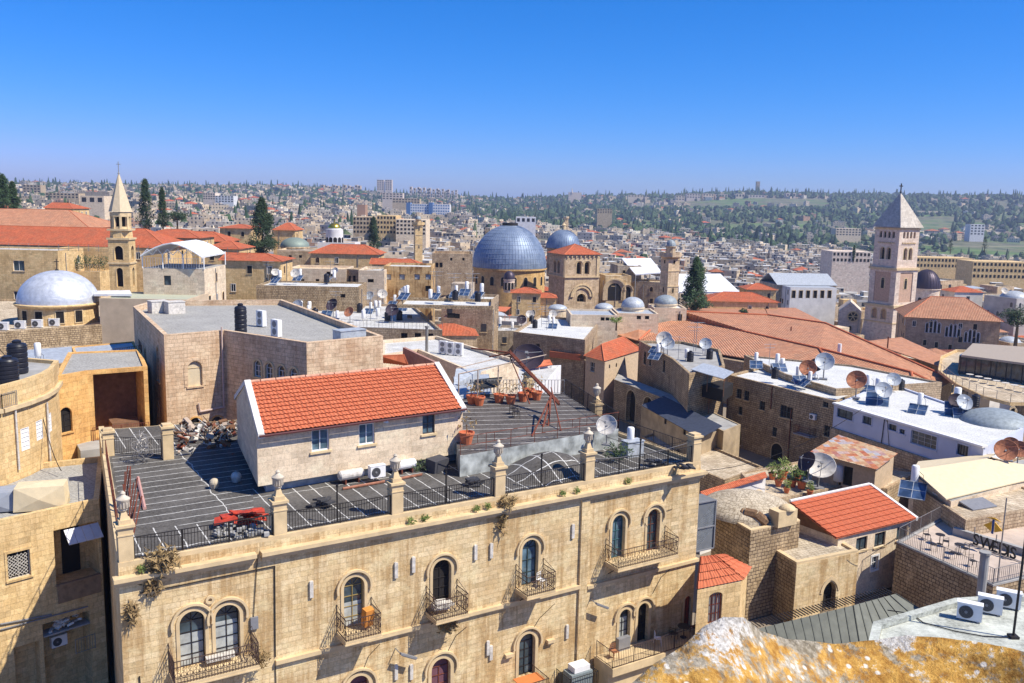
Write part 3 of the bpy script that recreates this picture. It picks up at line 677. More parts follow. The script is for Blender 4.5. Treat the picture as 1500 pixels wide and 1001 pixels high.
# ------------------------------------------------------------ penthouse with the red tiled roof
pA=P(378,713,14.55); pB=P(677,664,14.55); PW=Wall((pA.x,pA.y),(pB.x,pB.y)); pin=Vector((-.40,.917,0)); PDp=9.5
pent=thing('rooftop_house',(pA.x,pA.y,ZR),'cream stone rooftop house with bright red pantiled roof and three white-framed windows','house')
ZE=17.55; ZG=19.35
poly=[PW.a,PW.b,PW.b+pin*PDp,PW.a+pin*PDp]
w=MB(); n_=[(p.x,p.y) for p in poly]; w.prism(n_,14.55,ZE-.02,cap=True)
for q0,q1 in ((poly[0],poly[3]),(poly[1],poly[2])):
    mid=(q0+q1)/2; d=(PW.t*.22) if q0 is poly[0] else (-PW.t*.22)
    tri=[Vector((q0.x,q0.y,ZE-.02)),Vector((q1.x,q1.y,ZE-.02)),Vector((mid.x,mid.y,ZG-.05))]; w.add(tri+[v+d for v in tri],[(0,1,2),(5,4,3),(0,2,5,3),(1,4,5,2)])
ph=w.build('wall',CREAM,pent)
cm=MB(); wf=plain('white_window_frame',(.75,.75,.75),.4)
for cx,cy,ww,hh in ((469.5,645,1.05,1.25),(537.5,636,1.0,1.25),(628,621,.85,1.25)):
    u,z=PW.hit(cx,cy); window(PW,cm,pent,u,z-hh/2,ww,hh,False,.2,surround=None,sill=True,frame=wf if cx<600 else DARKP,pane=GLASSB,bars=(2,1) if cx<600 else (2,2),fth=.07)
cut(ph,cm)
# plinth under it
b=MB(); pl=[PW.a+PW.t*.5+pin*.5,PW.b-PW.t*.3+pin*.5,PW.b+pin*(PDp-.3),PW.a+PW.t*.5+pin*(PDp-.3)]; b.prism([(p.x,p.y) for p in pl],ZR+.005,14.545); b.build('plinth',plain('blue_grey_render',(.35,.40,.44),.9,var=.3),pent)
mid0=(poly[0]+poly[3])/2; mid1=(poly[1]+poly[2])/2; V=lambda p,z: Vector((p.x,p.y,z))
oh=PW.n*.35; 
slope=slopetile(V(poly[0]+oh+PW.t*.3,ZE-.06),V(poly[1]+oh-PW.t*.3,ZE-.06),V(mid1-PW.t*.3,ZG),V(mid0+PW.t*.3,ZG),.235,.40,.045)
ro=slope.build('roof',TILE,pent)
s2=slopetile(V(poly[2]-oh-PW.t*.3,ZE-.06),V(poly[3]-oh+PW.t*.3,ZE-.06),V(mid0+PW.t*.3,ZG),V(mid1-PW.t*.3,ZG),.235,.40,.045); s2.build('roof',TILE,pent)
g=MB(); 
for i in range(14):
    t0=i/14; t1=(i+.93)/14; a=mid0.lerp(mid1,t0); b_=mid0.lerp(mid1,t1); g.tube(V(a,ZG+.06),V(b_,ZG+.07),.10,8)
g.build('ridge',TERRA2 if 'TERRA2' in globals() else plain('ridge_mortar',(.60,.33,.22),.9,var=.35,sc=4),pent)
cp=MB()
for (q0,q1,m_,sgn) in ((poly[0],poly[3],mid0,1),(poly[1],poly[2],mid1,-1)):
    for e,o_ in ((q0,oh),(q1,-oh)):
        a=V(e+o_,ZE+.02); b_=V(m_,ZG+.2); d=PW.t*sgn*.32; D=Vector((0,0,.28))
        cp.add([a-d*.15,a+d,b_+d,b_-d*.15,a-d*.15-D,a+d-D,b_+d-D,b_-d*.15-D],[(0,1,2,3),(7,6,5,4),(0,4,5,1),(1,5,6,2),(2,6,7,3),(3,7,4,0)] if sgn*(1 if e is q0 else -1)>0 else [(3,2,1,0),(4,5,6,7),(1,5,4,0),(2,6,5,1),(3,7,6,2),(0,4,7,3)])
cp.build('gable_coping',plain('coping_white',(.66,.62,.57),.85,var=.15),pent)
gt=MB(); gt.tube(V(poly[0]+oh*1.25,ZE-.1),V(poly[1]+oh*1.25,ZE-.1),.07,6); gt.build('gutter',plain('maroon_gutter',(.10,.03,.03),.6),pent)
lm=MB(); u,z=PW.hit(563,618); q=PW.p(u,z,.2); lm.dome(q,.16,.16,10,4); lm.tube(PW.p(u,z+.05,0),q,.03,4); lm.build('wall_lamp',WHITE,pent)
# ------------------------------------------------------------ generic building from the outline of its roof
def offs(poly,w):
    n=len(poly); out=[]
    for i in range(n):
        a,b,c=poly[i-1],poly[i],poly[(i+1)%n]; t1=Vector((b[0]-a[0],b[1]-a[1])).normalized(); t2=Vector((c[0]-b[0],c[1]-b[1])).normalized()
        n1=Vector((-t1.y,t1.x)); n2=Vector((-t2.y,t2.x)); k=n1+n2; k=k/max(.25,k.dot(k)/2) if k.length>.01 else n1
        out.append((b[0]+k.x*w,b[1]+k.y*w))
    return out
class Bld: pass
FOOT=[]
def bld(name,label,px,zr,zb,wm=OLDST,rm=LIGHTMEM,ph=.5,pw=.25,cat='building',pm=None,world=None,group=None,head=None,roofname='roof'):
    pts=[P(x,y,zr) for x,y in px] if world is None else [Vector((x,y,zr)) for x,y in world]
    A=sum(pts[i].x*pts[(i+1)%len(pts)].y-pts[(i+1)%len(pts)].x*pts[i].y for i in range(len(pts)))
    if A<0: print('WINDING',name)
    poly=[(p.x,p.y) for p in pts]; b=Bld(); b.poly=poly; b.zr=zr; b.ph=ph; b.walls=[Wall(poly[i],poly[(i+1)%len(poly)]) for i in range(len(poly))]
    b.root=thing(name,(poly[0][0],poly[0][1],zb),label,cat,group); b.cut=MB(); FOOT.append(poly)
    m=MB(); m.prism(poly,zb,zr-ph); b.body=m.build('wall',wm,b.root)
    if ph>0:
        inn=offs(poly,pw); r=MB(); n=len(poly); vs=[(x,y,zr-ph) for x,y in poly]+[(x,y,zr) for x,y in poly]+[(x,y,zr) for x,y in inn]+[(x,y,zr-ph) for x,y in inn]
        fs=[]
        for i in range(n):
            j=(i+1)%n
            for k in range(3): fs.append((k*n+i,k*n+j,(k+1)*n+j,(k+1)*n+i))
        r.add(vs,fs); r.build('parapet',pm or wm,b.root)
    else: inn=poly
    f=MB(); f.add([(x,y,zr-ph+.006) for x,y in offs(inn,.01 if ph>0 else .03)],[tuple(range(len(inn)))]); b.roof=f.build(roofname,rm,b.root,head=b.walls[0].rz if head is None else head)
    return b
def win(b,e,cx,yt,yb,w,arched=False,**k):
    wl_=b.walls[e]; u,zt=wl_.hit(cx,yt); _,zb=wl_.hit(cx,yb)
    if u<w/2 or u>wl_.L-w/2: u=min(max(u,w/2+.1),wl_.L-w/2-.1)
    zt=min(zt,b.zr-b.ph-.1); 
    if zt-zb<.3: return None
    if arched and zt-zb<w/2+.2: arched=False
    d=dict(depth=.22,frame=IRON,pane=GLASS,surround=None,sill=True,bars=(2,2)); d.update(k)
    return window(wl_,b.cut,b.root,u,zb,w,zt-zb,arched,**d)
def fin(b): cut(b.body,b.cut); return b
AMBER=stone('amber_stone',(.64,.36,.12),(.74,.45,.17),(.38,.2,.08),.7,.35,.3,(.45,.2,.06),streak=.3,bump=.3,dark=.1)
BEIGEP=plain('cream_sheet',(.68,.56,.36),.6,var=.1)
SLATE=plain('dark_blue_sheet',(.05,.06,.09),.7,var=.3)
# ================= LEFT SIDE
b=bld('corner_house','yellow stone house beside the hotel with grey roof, lattice window and shaded loggia',[(-150,795),(145,731),(151,668),(-150,700)],12.5,0,YELST,GREYMEM,.35,.3,'house')
L1=b; w0=b.walls[0]
win(b,0,26.5,808,847,1.15,frame=plain('lattice_white',(.5,.47,.42),.6),pane=DARK,bars=(2,2),surround=YELST,sill=True)
u,z=w0.hit(26.5,828); g=MB()
for k in range(-6,7):
    for s_ in (1,-1):
        a0=max(-.5,-.75+k*.16) if s_>0 else min(.5,.75+k*.16)
        pts=[]
        for tt in [i/20 for i in range(21)]:
            x=-.55+1.1*tt; y=s_*(x)+k*.2
            if abs(y)<=.62 and abs(x)<=.52: pts.append((x,y))
        if len(pts)>1: g.tube(w0.p(u+pts[0][0],z+pts[0][1],-.05),w0.p(u+pts[-1][0],z+pts[-1][1],-.05),.018,4,m=0)
g.build('window_lattice',plain('lattice_white',(.5,.47,.42),.6),b.root)
def recess(b,e,x0,x1,yt,yb,dep):
    w=b.walls[e]; u0,zt=w.hit(x0,yt); u1,_=w.hit(x1,yt); _,zb=w.hit((x0+x1)/2,yb); u0=max(.15,u0); u1=min(w.L-.15,u1)
    w.rect(b.cut,u0,u1,zb,zt,-dep,.5); return u0,u1,zb,zt
u0,u1,zb,zt=recess(b,0,78,147,778,852,1.6)
aw=MB(); 
sh=w0.p((u0+u1)/2+.35,zt-.15,.02)
for k in range(4):
    ua=u0+.55+k*.48; aw.add([w0.p(ua,zt-.1,0.02),w0.p(ua+.46,zt-.1,0.02),w0.p(ua+.46,zt-.75,.75),w0.p(ua,zt-.75,.75),w0.p(ua,zt-.13,0.02),w0.p(ua+.46,zt-.13,0.02),w0.p(ua+.46,zt-.79,.75),w0.p(ua,zt-.79,.75)],[(3,2,1,0),(4,5,6,7),(0,1,5,4),(2,3,7,6),(1,2,6,5),(3,0,4,7)])
aw.build('awning',plain('awning_metal',(.62,.62,.66),.5,.2),b.root)
v=MB(); w0.rect(v,u0+.02,u1-.02,zb-1.0,zb+.05,.01,.12); w0.rect(v,u0-.05,u1,zb+.051,zb+.13,-.05,.2); v.build('loggia_parapet',plain('brown_render',(.30,.20,.12),.9,var=.3),b.root)
dd=MB(); w0.rect(dd,u0+.9,u0+1.9,zb+.05,zt-.3,-1.58,-1.5); dd.build('door',DARK,b.root)
r1=recess(b,0,62,132,915,1040,1.2); r2=recess(b,0,20,58,950,1040,.8)
fin(b)
q=w0.p(r1[0]+1.0,r1[3]-1.9,-.6); AC.put(q,w0.rz,1,'beige air conditioner hanging in the dark loggia at the lower left corner','air conditioners')
j=MB(); rnd=random.Random(3)
for k in range(26):
    q=w0.p(r1[0]+.5+rnd.random()*1.6,r1[3]-.65+rnd.random()*.5,-.6+rnd.random()*.5); j.box(q,(rnd.uniform(.1,.5),rnd.uniform(.1,.4),rnd.uniform(.03,.2)),rnd.random()*3,rx=rnd.uniform(-.6,.6),ry=rnd.uniform(-.6,.6))
jk=j.build('junk_pile',DIRTYW); tag(jk,'heap of pale junk stored on the ledge above the lower left air conditioner','junk')
sl_=MB(); sl_.box(w0.p((r1[0]+r1[1])/2,r1[3]-.75,-.35),(r1[1]-r1[0]-.05,.9,.08),w0.rz); sl_.build('ledge',CONC,b.root)
railing([w0.p(r1[1]-.9,r1[3]-2.4,.1),w0.p(r1[1]+.2,r1[3]-2.4,.1)],.9,.14,.014,mat=RAILG,parent=b.root)
pipe=MB(); pipe.path([w0.p(*w0.hit(0,914),.08),w0.p(*w0.hit(75,900),.08)],.05,6); pipe.path([w0.p(*w0.hit(0,922),.08),w0.p(*w0.hit(128,888),.08)],.04,6); pipe.build('pipe',GREYP,b.root)
# creased sheet-metal boxes on its roof
def creasebox(c,sx,sy,h,rz,mat,label):
    m=MB(); M=Matrix.Translation(c)@Matrix.Rotation(rz,4,'Z'); x,y=sx/2,sy/2
    V8=[(-x,-y,0),(x,-y,0),(x,y,0),(-x,y,0),(-x*.94,-y*.9,h),(x*.94,-y*.9,h),(x*.94,y*.9,h),(-x*.94,y*.9,h)]
    pk=[(0,-y-.12,h*.5),(x+.1,0,h*.5),(0,y+.12,h*.5),(-x-.1,0,h*.5),(0,0,h+.12)]
    fs=[]; quads=[(0,1,5,4),(1,2,6,5),(2,3,7,6),(3,0,4,7),(4,5,6,7)]
    for i,q in enumerate(quads):
        for k in range(4): fs.append((q[k],q[(k+1)%4],8+i))
    m.add([M@Vector(v) for v in V8+pk],fs); o=m.build('duct_box',mat); tag(o,label,'duct box'); return o
q=P(62,742,12.25); creasebox(q,2.7,1.5,1.35,R(18),BEIGEP,'cream creased sheet-metal box on the grey roof left of the hotel')
q=P(-6,745,12.25); creasebox(q,2.2,1.5,1.1,R(18),plain('grey_sheet',(.30,.32,.36),.6),'grey creased sheet-metal box at the left edge beside the cream one')
# curved house
cz=18.4
b=bld('curved_house','tan stone house with a curved front and white shutters carrying black water tanks',[(-130,585),(0,566),(38,556),(64,547),(78,539),(86,528),(-100,512)],cz,0,YELST,CONC,.25,.3,'house')
L2=b
cn=MB()
for w in b.walls[:5]: w.rect(cn,0,w.L,cz-1.65,cz-1.4,-.05,.25)
cn.build('cornice',BAND,b.root)
for cx,yt,yb,e in ((-40,640,690,0),(36,627,660,1),(57,616,645,2),(72,606,634,3)):
    win(b,e,cx,yt,yb,.75,pane=WHITE,frame=WHITE,bars=(1,5),sill=False,depth=.1)
fin(b)
for x,y0,y1,e in ((20,600,690,1),(66,590,680,3)):
    pp=MB(); w=b.walls[e]; u,z1=w.hit(x,y0); _,z2=w.hit(x,y1); pp.tube(w.p(u,z1,.12),w.p(u,z2,.12),.07,6); pp.build('drainpipe',DIRTYW,b.root)
w=b.walls[0]; railing([w.p(w.L-3,cz-1.4,.1),w.p(w.L,cz-1.4,.1),b.walls[1].p(1.2,cz-1.4,.1)],.9,.14,.015,mat=RAILG,parent=b.root)
q=P(14,552,cz-.2); TANK.put(q+Vector((-.2,1.4,0)),0,(1.2,1.2,1.3),'tall black ribbed water tank on the curved house at the left edge','water tanks')
q=P(12,560,cz-.2); TANK.put(q,0,(1.25,1.25,1.0),'short black ribbed water tank in front of the tall one at the left edge','water tanks')
w=b.walls[3]; u,z=w.hit(36,672); AC.put(P(35,692,12.3),R(70),1.1,'weathered air conditioner at the foot of the curved house','air conditioners')
# amber house with the deep alcove
b=bld('alcove_house','amber stone house with a deep brown alcove and red-brown rail',[(80,552),(128,543.5),(216,537),(205,512),(100,516)],17.4,0,AMBER,GREYMEM,.12,.3,'house')
win(b,0,95,597,634,1.0,True,pane=DARK,frame=IRON,bars=(2,3),surround=AMBER)
w=b.walls[1]; u0,zt=w.hit(136,549); u1,_=w.hit(211,549); _,zb=w.hit(170,642); u1=min(u1,w.L-.3); w.rect(b.cut,u0,u1,zb,zt,-3.4,.5)
fin(b)
bk=MB(); w.rect(bk,u0+.02,u1-.02,zb+.01,zt-.01,-3.395,-3.3); bk.build('alcove_back',plain('brown_boarding',(.20,.105,.06),.85,var=.3),b.root)
bx=MB(); w.rect(bx,u0+1.2,u1-.3,zb+.02,zb+1.0,-2.2,-.5); bx.build('counter',plain('brown_boarding',(.20,.105,.06),.85,var=.3),b.root)
railing([w.p(u0-.2,zb,.15),w.p(u1+.2,zb,.15)],1.0,.13,.016,mat=RUST,parent=b.root)
w=b.walls[1]; fl=MB(); w.rect(fl,-1,w.L+2,10.5,zb,0.002,2.5); fl.build('landing',CONC,b.root)
# rose stone house with the grey roof
b=bld('rose_stone_house','rose stone building with stepped front, blind arched window and large grey roof terrace',[(240,491),(328,484),(449,502),(561,492),(414,439),(224,440),(195,449)],19.6,0,PINKST,GREYMEM,.55,.35,'building',pm=PINKST)
L4=b
win(b,0,285,529,566,1.15,True,pane=plain('blind_plaster',(.60,.50,.34),.9),frame=BAND,bars=(1,1),surround=PINKST,sw=.3)
for cx in (377,394,412,430): win(b,1,cx,528+(cx-377)*.22,552+(cx-377)*.25,.85,True,surround=BAND,frame=WHITE,bars=(2,2),pane=GLASS,sw=.16)
for cx,yt,yb in ((318,680-70,640),): win(b,0,cx,yt,yb,1.0,True,surround=AMBER,pane=GLASS,frame=WHITE)
win(b,0,286,612,640,1.0,True,surround=AMBER,pane=DARK)
for cx,yt,yb in ((213,510,545),(231,508,556)): win(b,6,cx,yt,yb,1.3,True,surround=BAND,pane=DARK,frame=IRON,bars=(2,3))
for cx,yt,yb in ((232,590,625),): win(b,6,cx,yt,yb,1.1,True,surround=BAND,pane=DARK)
fin(b)
w=b.walls[0]; u,z1=w.hit(326,474); _,z2=w.hit(328,596); d=MB(); d.path([w.p(w.L-.25,19.9,.15),w.p(w.L-.25,z2,.15),w.p(w.L-2.2,z2-.1,.15),w.p(w.L-2.3,z2+.6,.15)],.07,6); d.build('drainpipe',plain('pinkish_pipe',(.55,.42,.36),.7),b.root)
cp=MB()
for w in b.walls: w.rect(cp,.0,w.L,19.605,19.68,-.38,.06) if False else None
rz4=b.walls[0].rz
TANK.put(P(353,488,19.05),0,(.95,.95,1.45),'black ribbed water tank standing alone on the grey roof of the rose stone building','water tanks')
def tallbox(q,rz,label,s=(.95,.4,1.35)):
    t=thing('ventilation_unit',q,label,'air conditioner','ventilation units on the grey roof'); m=MB(); m.box((q.x,q.y,q.z+s[2]/2+.08),s,rz); m.build('casing',WHITE,t)
    g=MB(); n=Vector((math.sin(rz),-math.cos(rz),0)); c=q+n*(s[1]/2+.005)+Vector((0,0,s[2]/2+.1))
    for zz in (-.3,.3):
        g.tube(c+Vector((0,0,zz)),c+Vector((0,0,zz))+n*.02,.26,16)
    g.build('fan_grille',GREYP,t); f=MB()
    for k in (-.35,.35): f.box((q.x+k*math.cos(rz),q.y+k*math.sin(rz),q.z+.04),(.08,.4,.08),rz)
    f.build('foot',GREYP,t); return t
tallbox(P(383,479,19.05),R(-40),'tall white ventilation unit on the grey roof, nearer to the black tank')
tallbox(P(405,494,19.05),R(-40),'tall white ventilation unit on the grey roof at the front parapet')
m=MB(); q=P(512,500,19.05); m.box((q.x,q.y,q.z+.45),(2.3,1.2,.9),rz4); m.box((q.x,q.y,q.z+.93),(2.4,1.3,.05),rz4); tag(m.build('roof_hatch',METAL),'grey-blue metal roof hatch box at the right corner of the grey roof','hatch')
for k,(x,y) in enumerate(((232,458),(256,459))):
    m=MB(); q=P(x,y,19.05); m.box((q.x,q.y,q.z+.55),(1.6,1.2,1.1),rz4); m.box((q.x,q.y,q.z+1.13),(1.7,1.3,.06),rz4); tag(m.build('skylight_box',DIRTYW),('left' if k==0 else 'right')+' of two pale skylight boxes at the back left of the grey roof','skylight')
m=MB(); q=P(262,470,19.05); m.box((q.x+3,q.y+3,q.z+.25),(9,.15,.5),rz4+R(90)); 
# parapet-like rail with antennas
# ------ silver dome and its terrace
b=bld('dome_terrace_wall','rough stone terrace building carrying the silver dome',[(-140,496),(25,485),(193,472),(212,436),(-140,440)],12.9,-2,RUBBLE,PAVE,.3,.4,'building')
fin(b)
dc=PD(87,462,122); dc.z=12.6
t=thing('silver_dome',(dc.x,dc.y,12.6),'shiny silver dome on a low round stone drum with square windows','dome')
m=MB(); m.lathe((dc.x,dc.y,12.55),[(5.0,0),(5.0,2.35),(5.35,2.4),(5.5,2.6),(5.5,2.75),(5.2,2.85)],48); m.build('drum',YELST,t,smooth=True,auto=30)
SILV=N('silver_sheet'); _u=SILV.uv(); SILV.b.inputs['Metallic'].default_value=.35; SILV.b.inputs['Roughness'].default_value=.42
SILV.col(SILV.mix(SILV.ramp(SILV.noise(SILV.obj(),1.4,4),(.35,0),(.65,1)),(.50,.52,.55),(.68,.70,.73)))
_br=SILV.n('ShaderNodeTexBrick'); SILV.l(_u,_br.inputs[0]); _br.inputs['Brick Width'].default_value=.9; _br.inputs['Row Height'].default_value=.6; _br.inputs['Mortar Size'].default_value=.03; _br.inputs['Scale'].default_value=1; SILV.bump(_br.outputs['Fac'],.35,.04); SILV=SILV.m
m=MB(); m.dome((dc.x,dc.y,15.4),5.2,4.3,56,18); m.build('dome_shell',SILV,t,smooth=True)
m=MB(); m.tube((dc.x,dc.y,19.6),(dc.x,dc.y,21.3),.06,6); m.box((dc.x,dc.y,20.9),(.7,.08,.1)); m.dome((dc.x,dc.y,19.6),.3,.3,10,4); m.build('finial',IRON,t)
for a in (-118,-92,-62,-35,-145):
    c=Vector((dc.x+5.0*math.cos(R(a)),dc.y+5.0*math.sin(R(a)),0)); wl=Wall((c.x-math.cos(R(a+90))*.5,c.y-math.sin(R(a+90))*.5),(c.x+math.cos(R(a+90))*.5,c.y+math.sin(R(a+90))*.5))
    window(wl,None,t,.5,13.0,.95,1.55,False,surround=BAND,frame=IRON,pane=DARK,bars=(2,2))
for k,x in enumerate((5,30,55,80)):
    AC.put(P(x,484-k*2,12.62),R(5),1.5,'air conditioner on the terrace below the silver dome, '+['leftmost','second from left','third from left','rightmost'][k]+' of four','air conditioners below the silver dome')
# lean-to grey roofs in front of the terrace wall
b=bld('grey_metal_roof_shed','low shed with grey sheet roof in front of the rough terrace wall',[(22,548),(100,530),(115,505),(22,512)],15.2,0,OLDST,METAL,.1,.2,'shed'); fin(b)
b=bld('grey_deck_shed','flat grey deck with stair rails between the rough wall and the rose stone building',[(118,541),(214,537),(196,500),(105,508)],15.8,0,AMBER,METAL,.1,.2,'shed'); fin(b)
w=b.walls[0]; railing([P(165,530,15.8),P(208,524,15.8),P(200,505,15.8)],1.1,.16,.02,mat=IRON,parent=b.root)
WBOIL.put(P(56,528,15.2),0,1.2,'white cylindrical water boiler in front of the rough stone terrace wall','water boilers')
# ================= RIGHT SIDE
FLAG=stone('vault_paving',(.50,.42,.30),(.58,.50,.37),(.28,.22,.15),.35,.35,.4,(.28,.21,.13),rough=True,ms=.03,dark=.35)
b=bld('vaulted_stone_house','old stone house with pointed arched door and a paved flat roof',[(1167,824),(1258,806),(1185,764),(1097,782)],5.0,0,RUBBLE,FLAG,.18,.35,'house',pm=BAND)
R3a=b
win(b,0,1216,855,892,1.25,True,ptd=.28,pane=DARK,frame=IRON,bars=(3,3),surround=None,sill=False,depth=.5,flat=1.0)
win(b,0,1211,826,834,.3,pane=DARK,sill=False)
fin(b)
wl=b.walls[0]; ms=MB(); wl.rect(ms,0.0,wl.L,0,4.82,.0021,.03); ho=ms.build('facade_facing',STONE,b.root); cc=MB(); u,zt=wl.hit(1216,855); _,zb=wl.hit(1216,892); wl.ext(cc,arch(u,zb,1.25,zt-zb,10,.28),-.4,.6); cut(ho,cc)
g=MB(); wl.band(g,[(u+(x-u)*1.0,z) for x,z in arch(u,zb+.3,1.5,zt-zb-.2,10,.28)][1:-1],arch(u,zb+.3,1.95,zt-zb+.05,10,.28)[1:-1],.03,.09); g.build('door_arch',BAND,b.root)
railing([wl.p(u-.7,zb,.12),wl.p(u+.7,zb,.12)],.9,.12,.014,parent=b.root)
b=bld('domed_roof_house','rough stone house whose paved roof swells into a low dome',[(1100,777),(1172,762),(1112,716),(1045,745)],7.0,0,RUBBLE,FLAG,.1,.3,'house',pm=BAND)
cx=sum(p[0] for p in b.poly)/4; cy=sum(p[1] for p in b.poly)/4
m=MB(); m.dome((cx-.5,cy+.6,6.85),3.6,1.3,32,8); m.build('roof_dome',FLAG,b.root,smooth=True)
m=MB(); pts=[P(x,y,z) for x,y,z in ((1080,758,7.0),(1092,752,7.5),(1108,755,7.5),(1124,768,7.0))]; m.path(pts,.42,8); m.build('curved_buttress',plain('brown_rubble',(.22,.13,.07),.9,var=.5,sc=6),b.root)
m=MB(); q=P(1146,768,6.9); m.box(q+Vector((0,0,.6)),(1.9,1.0,1.2),b.walls[0].rz); m.dome(q+Vector((0.3,0,1.2)),.6,.35,16,5); m.build('roof_niche',BAND,b.root)
fin(b)
# red roofed house
E0,E1,R1_,R0_=P(1225,789,5.6),P(1342,760,5.6),P(1273,711,7.1),P(1157,736,7.1)
b=bld('red_roof_house','cream house with a broad red sheet-tile roof and three dark windows under the eave',None,5.45,0,CREAM,CONC,0,.2,'house',world=[(E0.x+.3,E0.y+.4),(E1.x-.3,E1.y+.3),(R1_.x-.2,R1_.y-.2),(R0_.x+.4,R0_.y)])
for cx,yt,yb in ((1263,787,806),(1290,780,800),(1322,771,790)): win(b,0,cx,yt,yb,1.35,pane=GLASS,bars=(2,1))
win(b,0,1282,815,834,.8,pane=GLASS,frame=WHITE,surround=WHITE)
fin(b)
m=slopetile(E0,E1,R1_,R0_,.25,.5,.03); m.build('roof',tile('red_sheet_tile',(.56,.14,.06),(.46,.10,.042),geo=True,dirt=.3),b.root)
m=MB(); q=[Vector((E0.x+.3,E0.y+.4,5.44)),Vector((R0_.x+.4,R0_.y,5.44)),Vector((R0_.x+.4,R0_.y,7.0))]; d=Vector((.2,0,0)); m.add(q+[v+d for v in q],[(0,1,2),(5,4,3),(0,2,5,3),(0,3,4,1),(1,4,5,2)]); m.build('gable',WOOD,b.root)
m=MB(); a,c=E1+Vector((0,0,.1)),R1_+Vector((0,0,.15)); d=b.walls[0].t*.28; D=Vector((0,0,.3)); m.add([a,a+d,c+d,c,a-D,a+d-D,c+d-D,c-D],[(0,1,2,3),(7,6,5,4),(0,4,5,1),(1,5,6,2),(2,6,7,3),(3,7,4,0)]); m.build('verge_coping',WHITEW,b.root)
m=MB(); a,c=R0_+Vector((0,0,.12)),R1_+Vector((0,0,.12)); m.tube(a,c,.12,6); m.build('ridge_coping',WHITEW,b.root)
# white lower wall of the alley
# ------ terrace with the lettered sign
b=bld('cafe_terrace_house','dark rough stone building topped by a railed cafe terrace with black chairs',[(1455,857),(1640,812),(1560,740),(1390,752),(1313,793)],5.0,0,RUBBLE,plain('terrace_floor',(.52,.42,.34),.9,var=.25,sc=.7),.12,.3,'building',pm=CONC)
TER=b; fin(b)
w=b.walls[4]
railing([w.p(0.1,5,-.12),w.p(w.L-.1,5,-.12)],1.1,.16,.016,post=1.8,mat=RAILG,parent=b.root)
railing([b.walls[0].p(0.1,5,-.12),b.walls[0].p(5,5,-.12)],1.1,.2,.016,mat=RAILG,parent=b.root)
railing([b.walls[3].p(0.1,5,-.12),b.walls[3].p(b.walls[3].L-.1,5,-.12)],1.1,.16,.016,post=1.8,mat=RAILG,parent=b.root)
win(b,4,1366,868,890,1,pane=GLASS)
bw=MB(); q0=P(1395,783,4.9); q1=P(1500,815,4.9); Wt=Wall((q0.x,q0.y),(q1.x,q1.y)); Wt.rect(bw,0,Wt.L+2,4.88,5.45,-.4,.0); bw.build('low_wall',CONC,b.root)
def chairs(q,rz,label,mat=IRON):
    t=thing('cafe_chair',q,label,'chair','black cafe chairs on the terrace'); M=Matrix.Translation(q)@Matrix.Rotation(rz,4,'Z')
    s=MB(); s.box((0,0,.45),(.42,.42,.035)); s.xf(M); s.build('seat',mat,t)
    l=[(-.19,-.19),(.19,-.19),(.19,.19),(-.19,.19)]
    for x,y in l: g=MB(); g.tube((x*1.1,y*1.1,0),(x,y,.45 if y<0 else .85),.018,4); g.xf(M); g.build('leg',mat,t)
    k=MB()
    for zz in (.6,.72,.84): k.tube((-.19,.19,zz),(.19,.19,zz),.014,4)
    k.xf(M); k.build('backrest',mat,t); return t
for i,(x,y) in enumerate(((1357,791),(1367,806),(1385,801),(1395,818),(1413,812),(1424,830))):
    chairs(P(x,y,4.9),i*1.3,'black metal chair on the railed terrace, '+['first','second','third','fourth','fifth','last'][i]+' counted from the left')
def table(q,label,r=.35,mat=IRON,h=.74):
    t=thing('cafe_table',q,label,'table','small tables on the terrace'); m=MB(); m.tube(q+Vector((0,0,h)),q+Vector((0,0,h+.03)),r,18); m.build('tabletop',mat,t); m=MB(); m.tube(q,q+Vector((0,0,h)),.03,6); m.lathe(q,[(.22,0),(.2,.03),(.03,.05)],12); m.build('pedestal',mat,t)
for i,(x,y) in enumerate(((1376,797),(1404,812))): table(P(x,y,4.9),['small black round table on the terrace, nearer the left rail','small black round table on the terrace, farther right'][i])
# letters on the rail
sg=thing('lettered_sign',P(1425,800,5),'black capital letters SWEDIS standing along the terrace rail under a yellow and blue emblem','sign')
q0=P(1427,778,6.0); q1=P(1492,801,6.0)
SW=Wall((q0.x,q0.y),(q1.x,q1.y))
def lettermesh(txt,size,name,mat,parent,M,ext=.03):
    cu=bpy.data.curves.new('t','FONT'); cu.body=txt; cu.size=size; cu.extrude=ext; cu.align_x='LEFT'; cu.resolution_u=3; cu.offset=.018
    o=bpy.data.objects.new('t',cu); COL.objects.link(o); dg=bpy.context.evaluated_depsgraph_get(); dg.update(); me=bpy.data.meshes.new_from_object(o.evaluated_get(dg)); bpy.data.objects.remove(o)
    me.transform(M); me.materials.clear(); me.materials.append(mat); n=bpy.data.objects.new(name,me); COL.objects.link(n); attach(n,parent); return n
xs=0
for i,ch in enumerate("SWEDIS"):
    wd={'S':.60,'W':.98,'E':.60,'D':.68,'I':.28}[ch]
    M=Matrix(((SW.t.x,0,SW.n.x,0),(SW.t.y,0,SW.n.y,0),(0,1,0,0),(0,0,0,1)))
    q=SW.p(xs,4.98,0.05); k=SW.L/3.74
    lettermesh(ch,1.25,'letter',plain('black_letter',(.02,.02,.02),.5),sg,Matrix.Translation(q)@M@Matrix.Diagonal((k*.95,1,1,1)))
    xs+=wd*k
m=MB(); SW.rect(m,-.2,SW.L+1.5,4.95,4.99,-.03,.1); 
for uu in (0,SW.L*.5,SW.L+.8): SW.rect(m,uu-.03,uu+.03,4.9,6.3,-.1,-.04)
m.build('sign_frame',RAILG,sg)
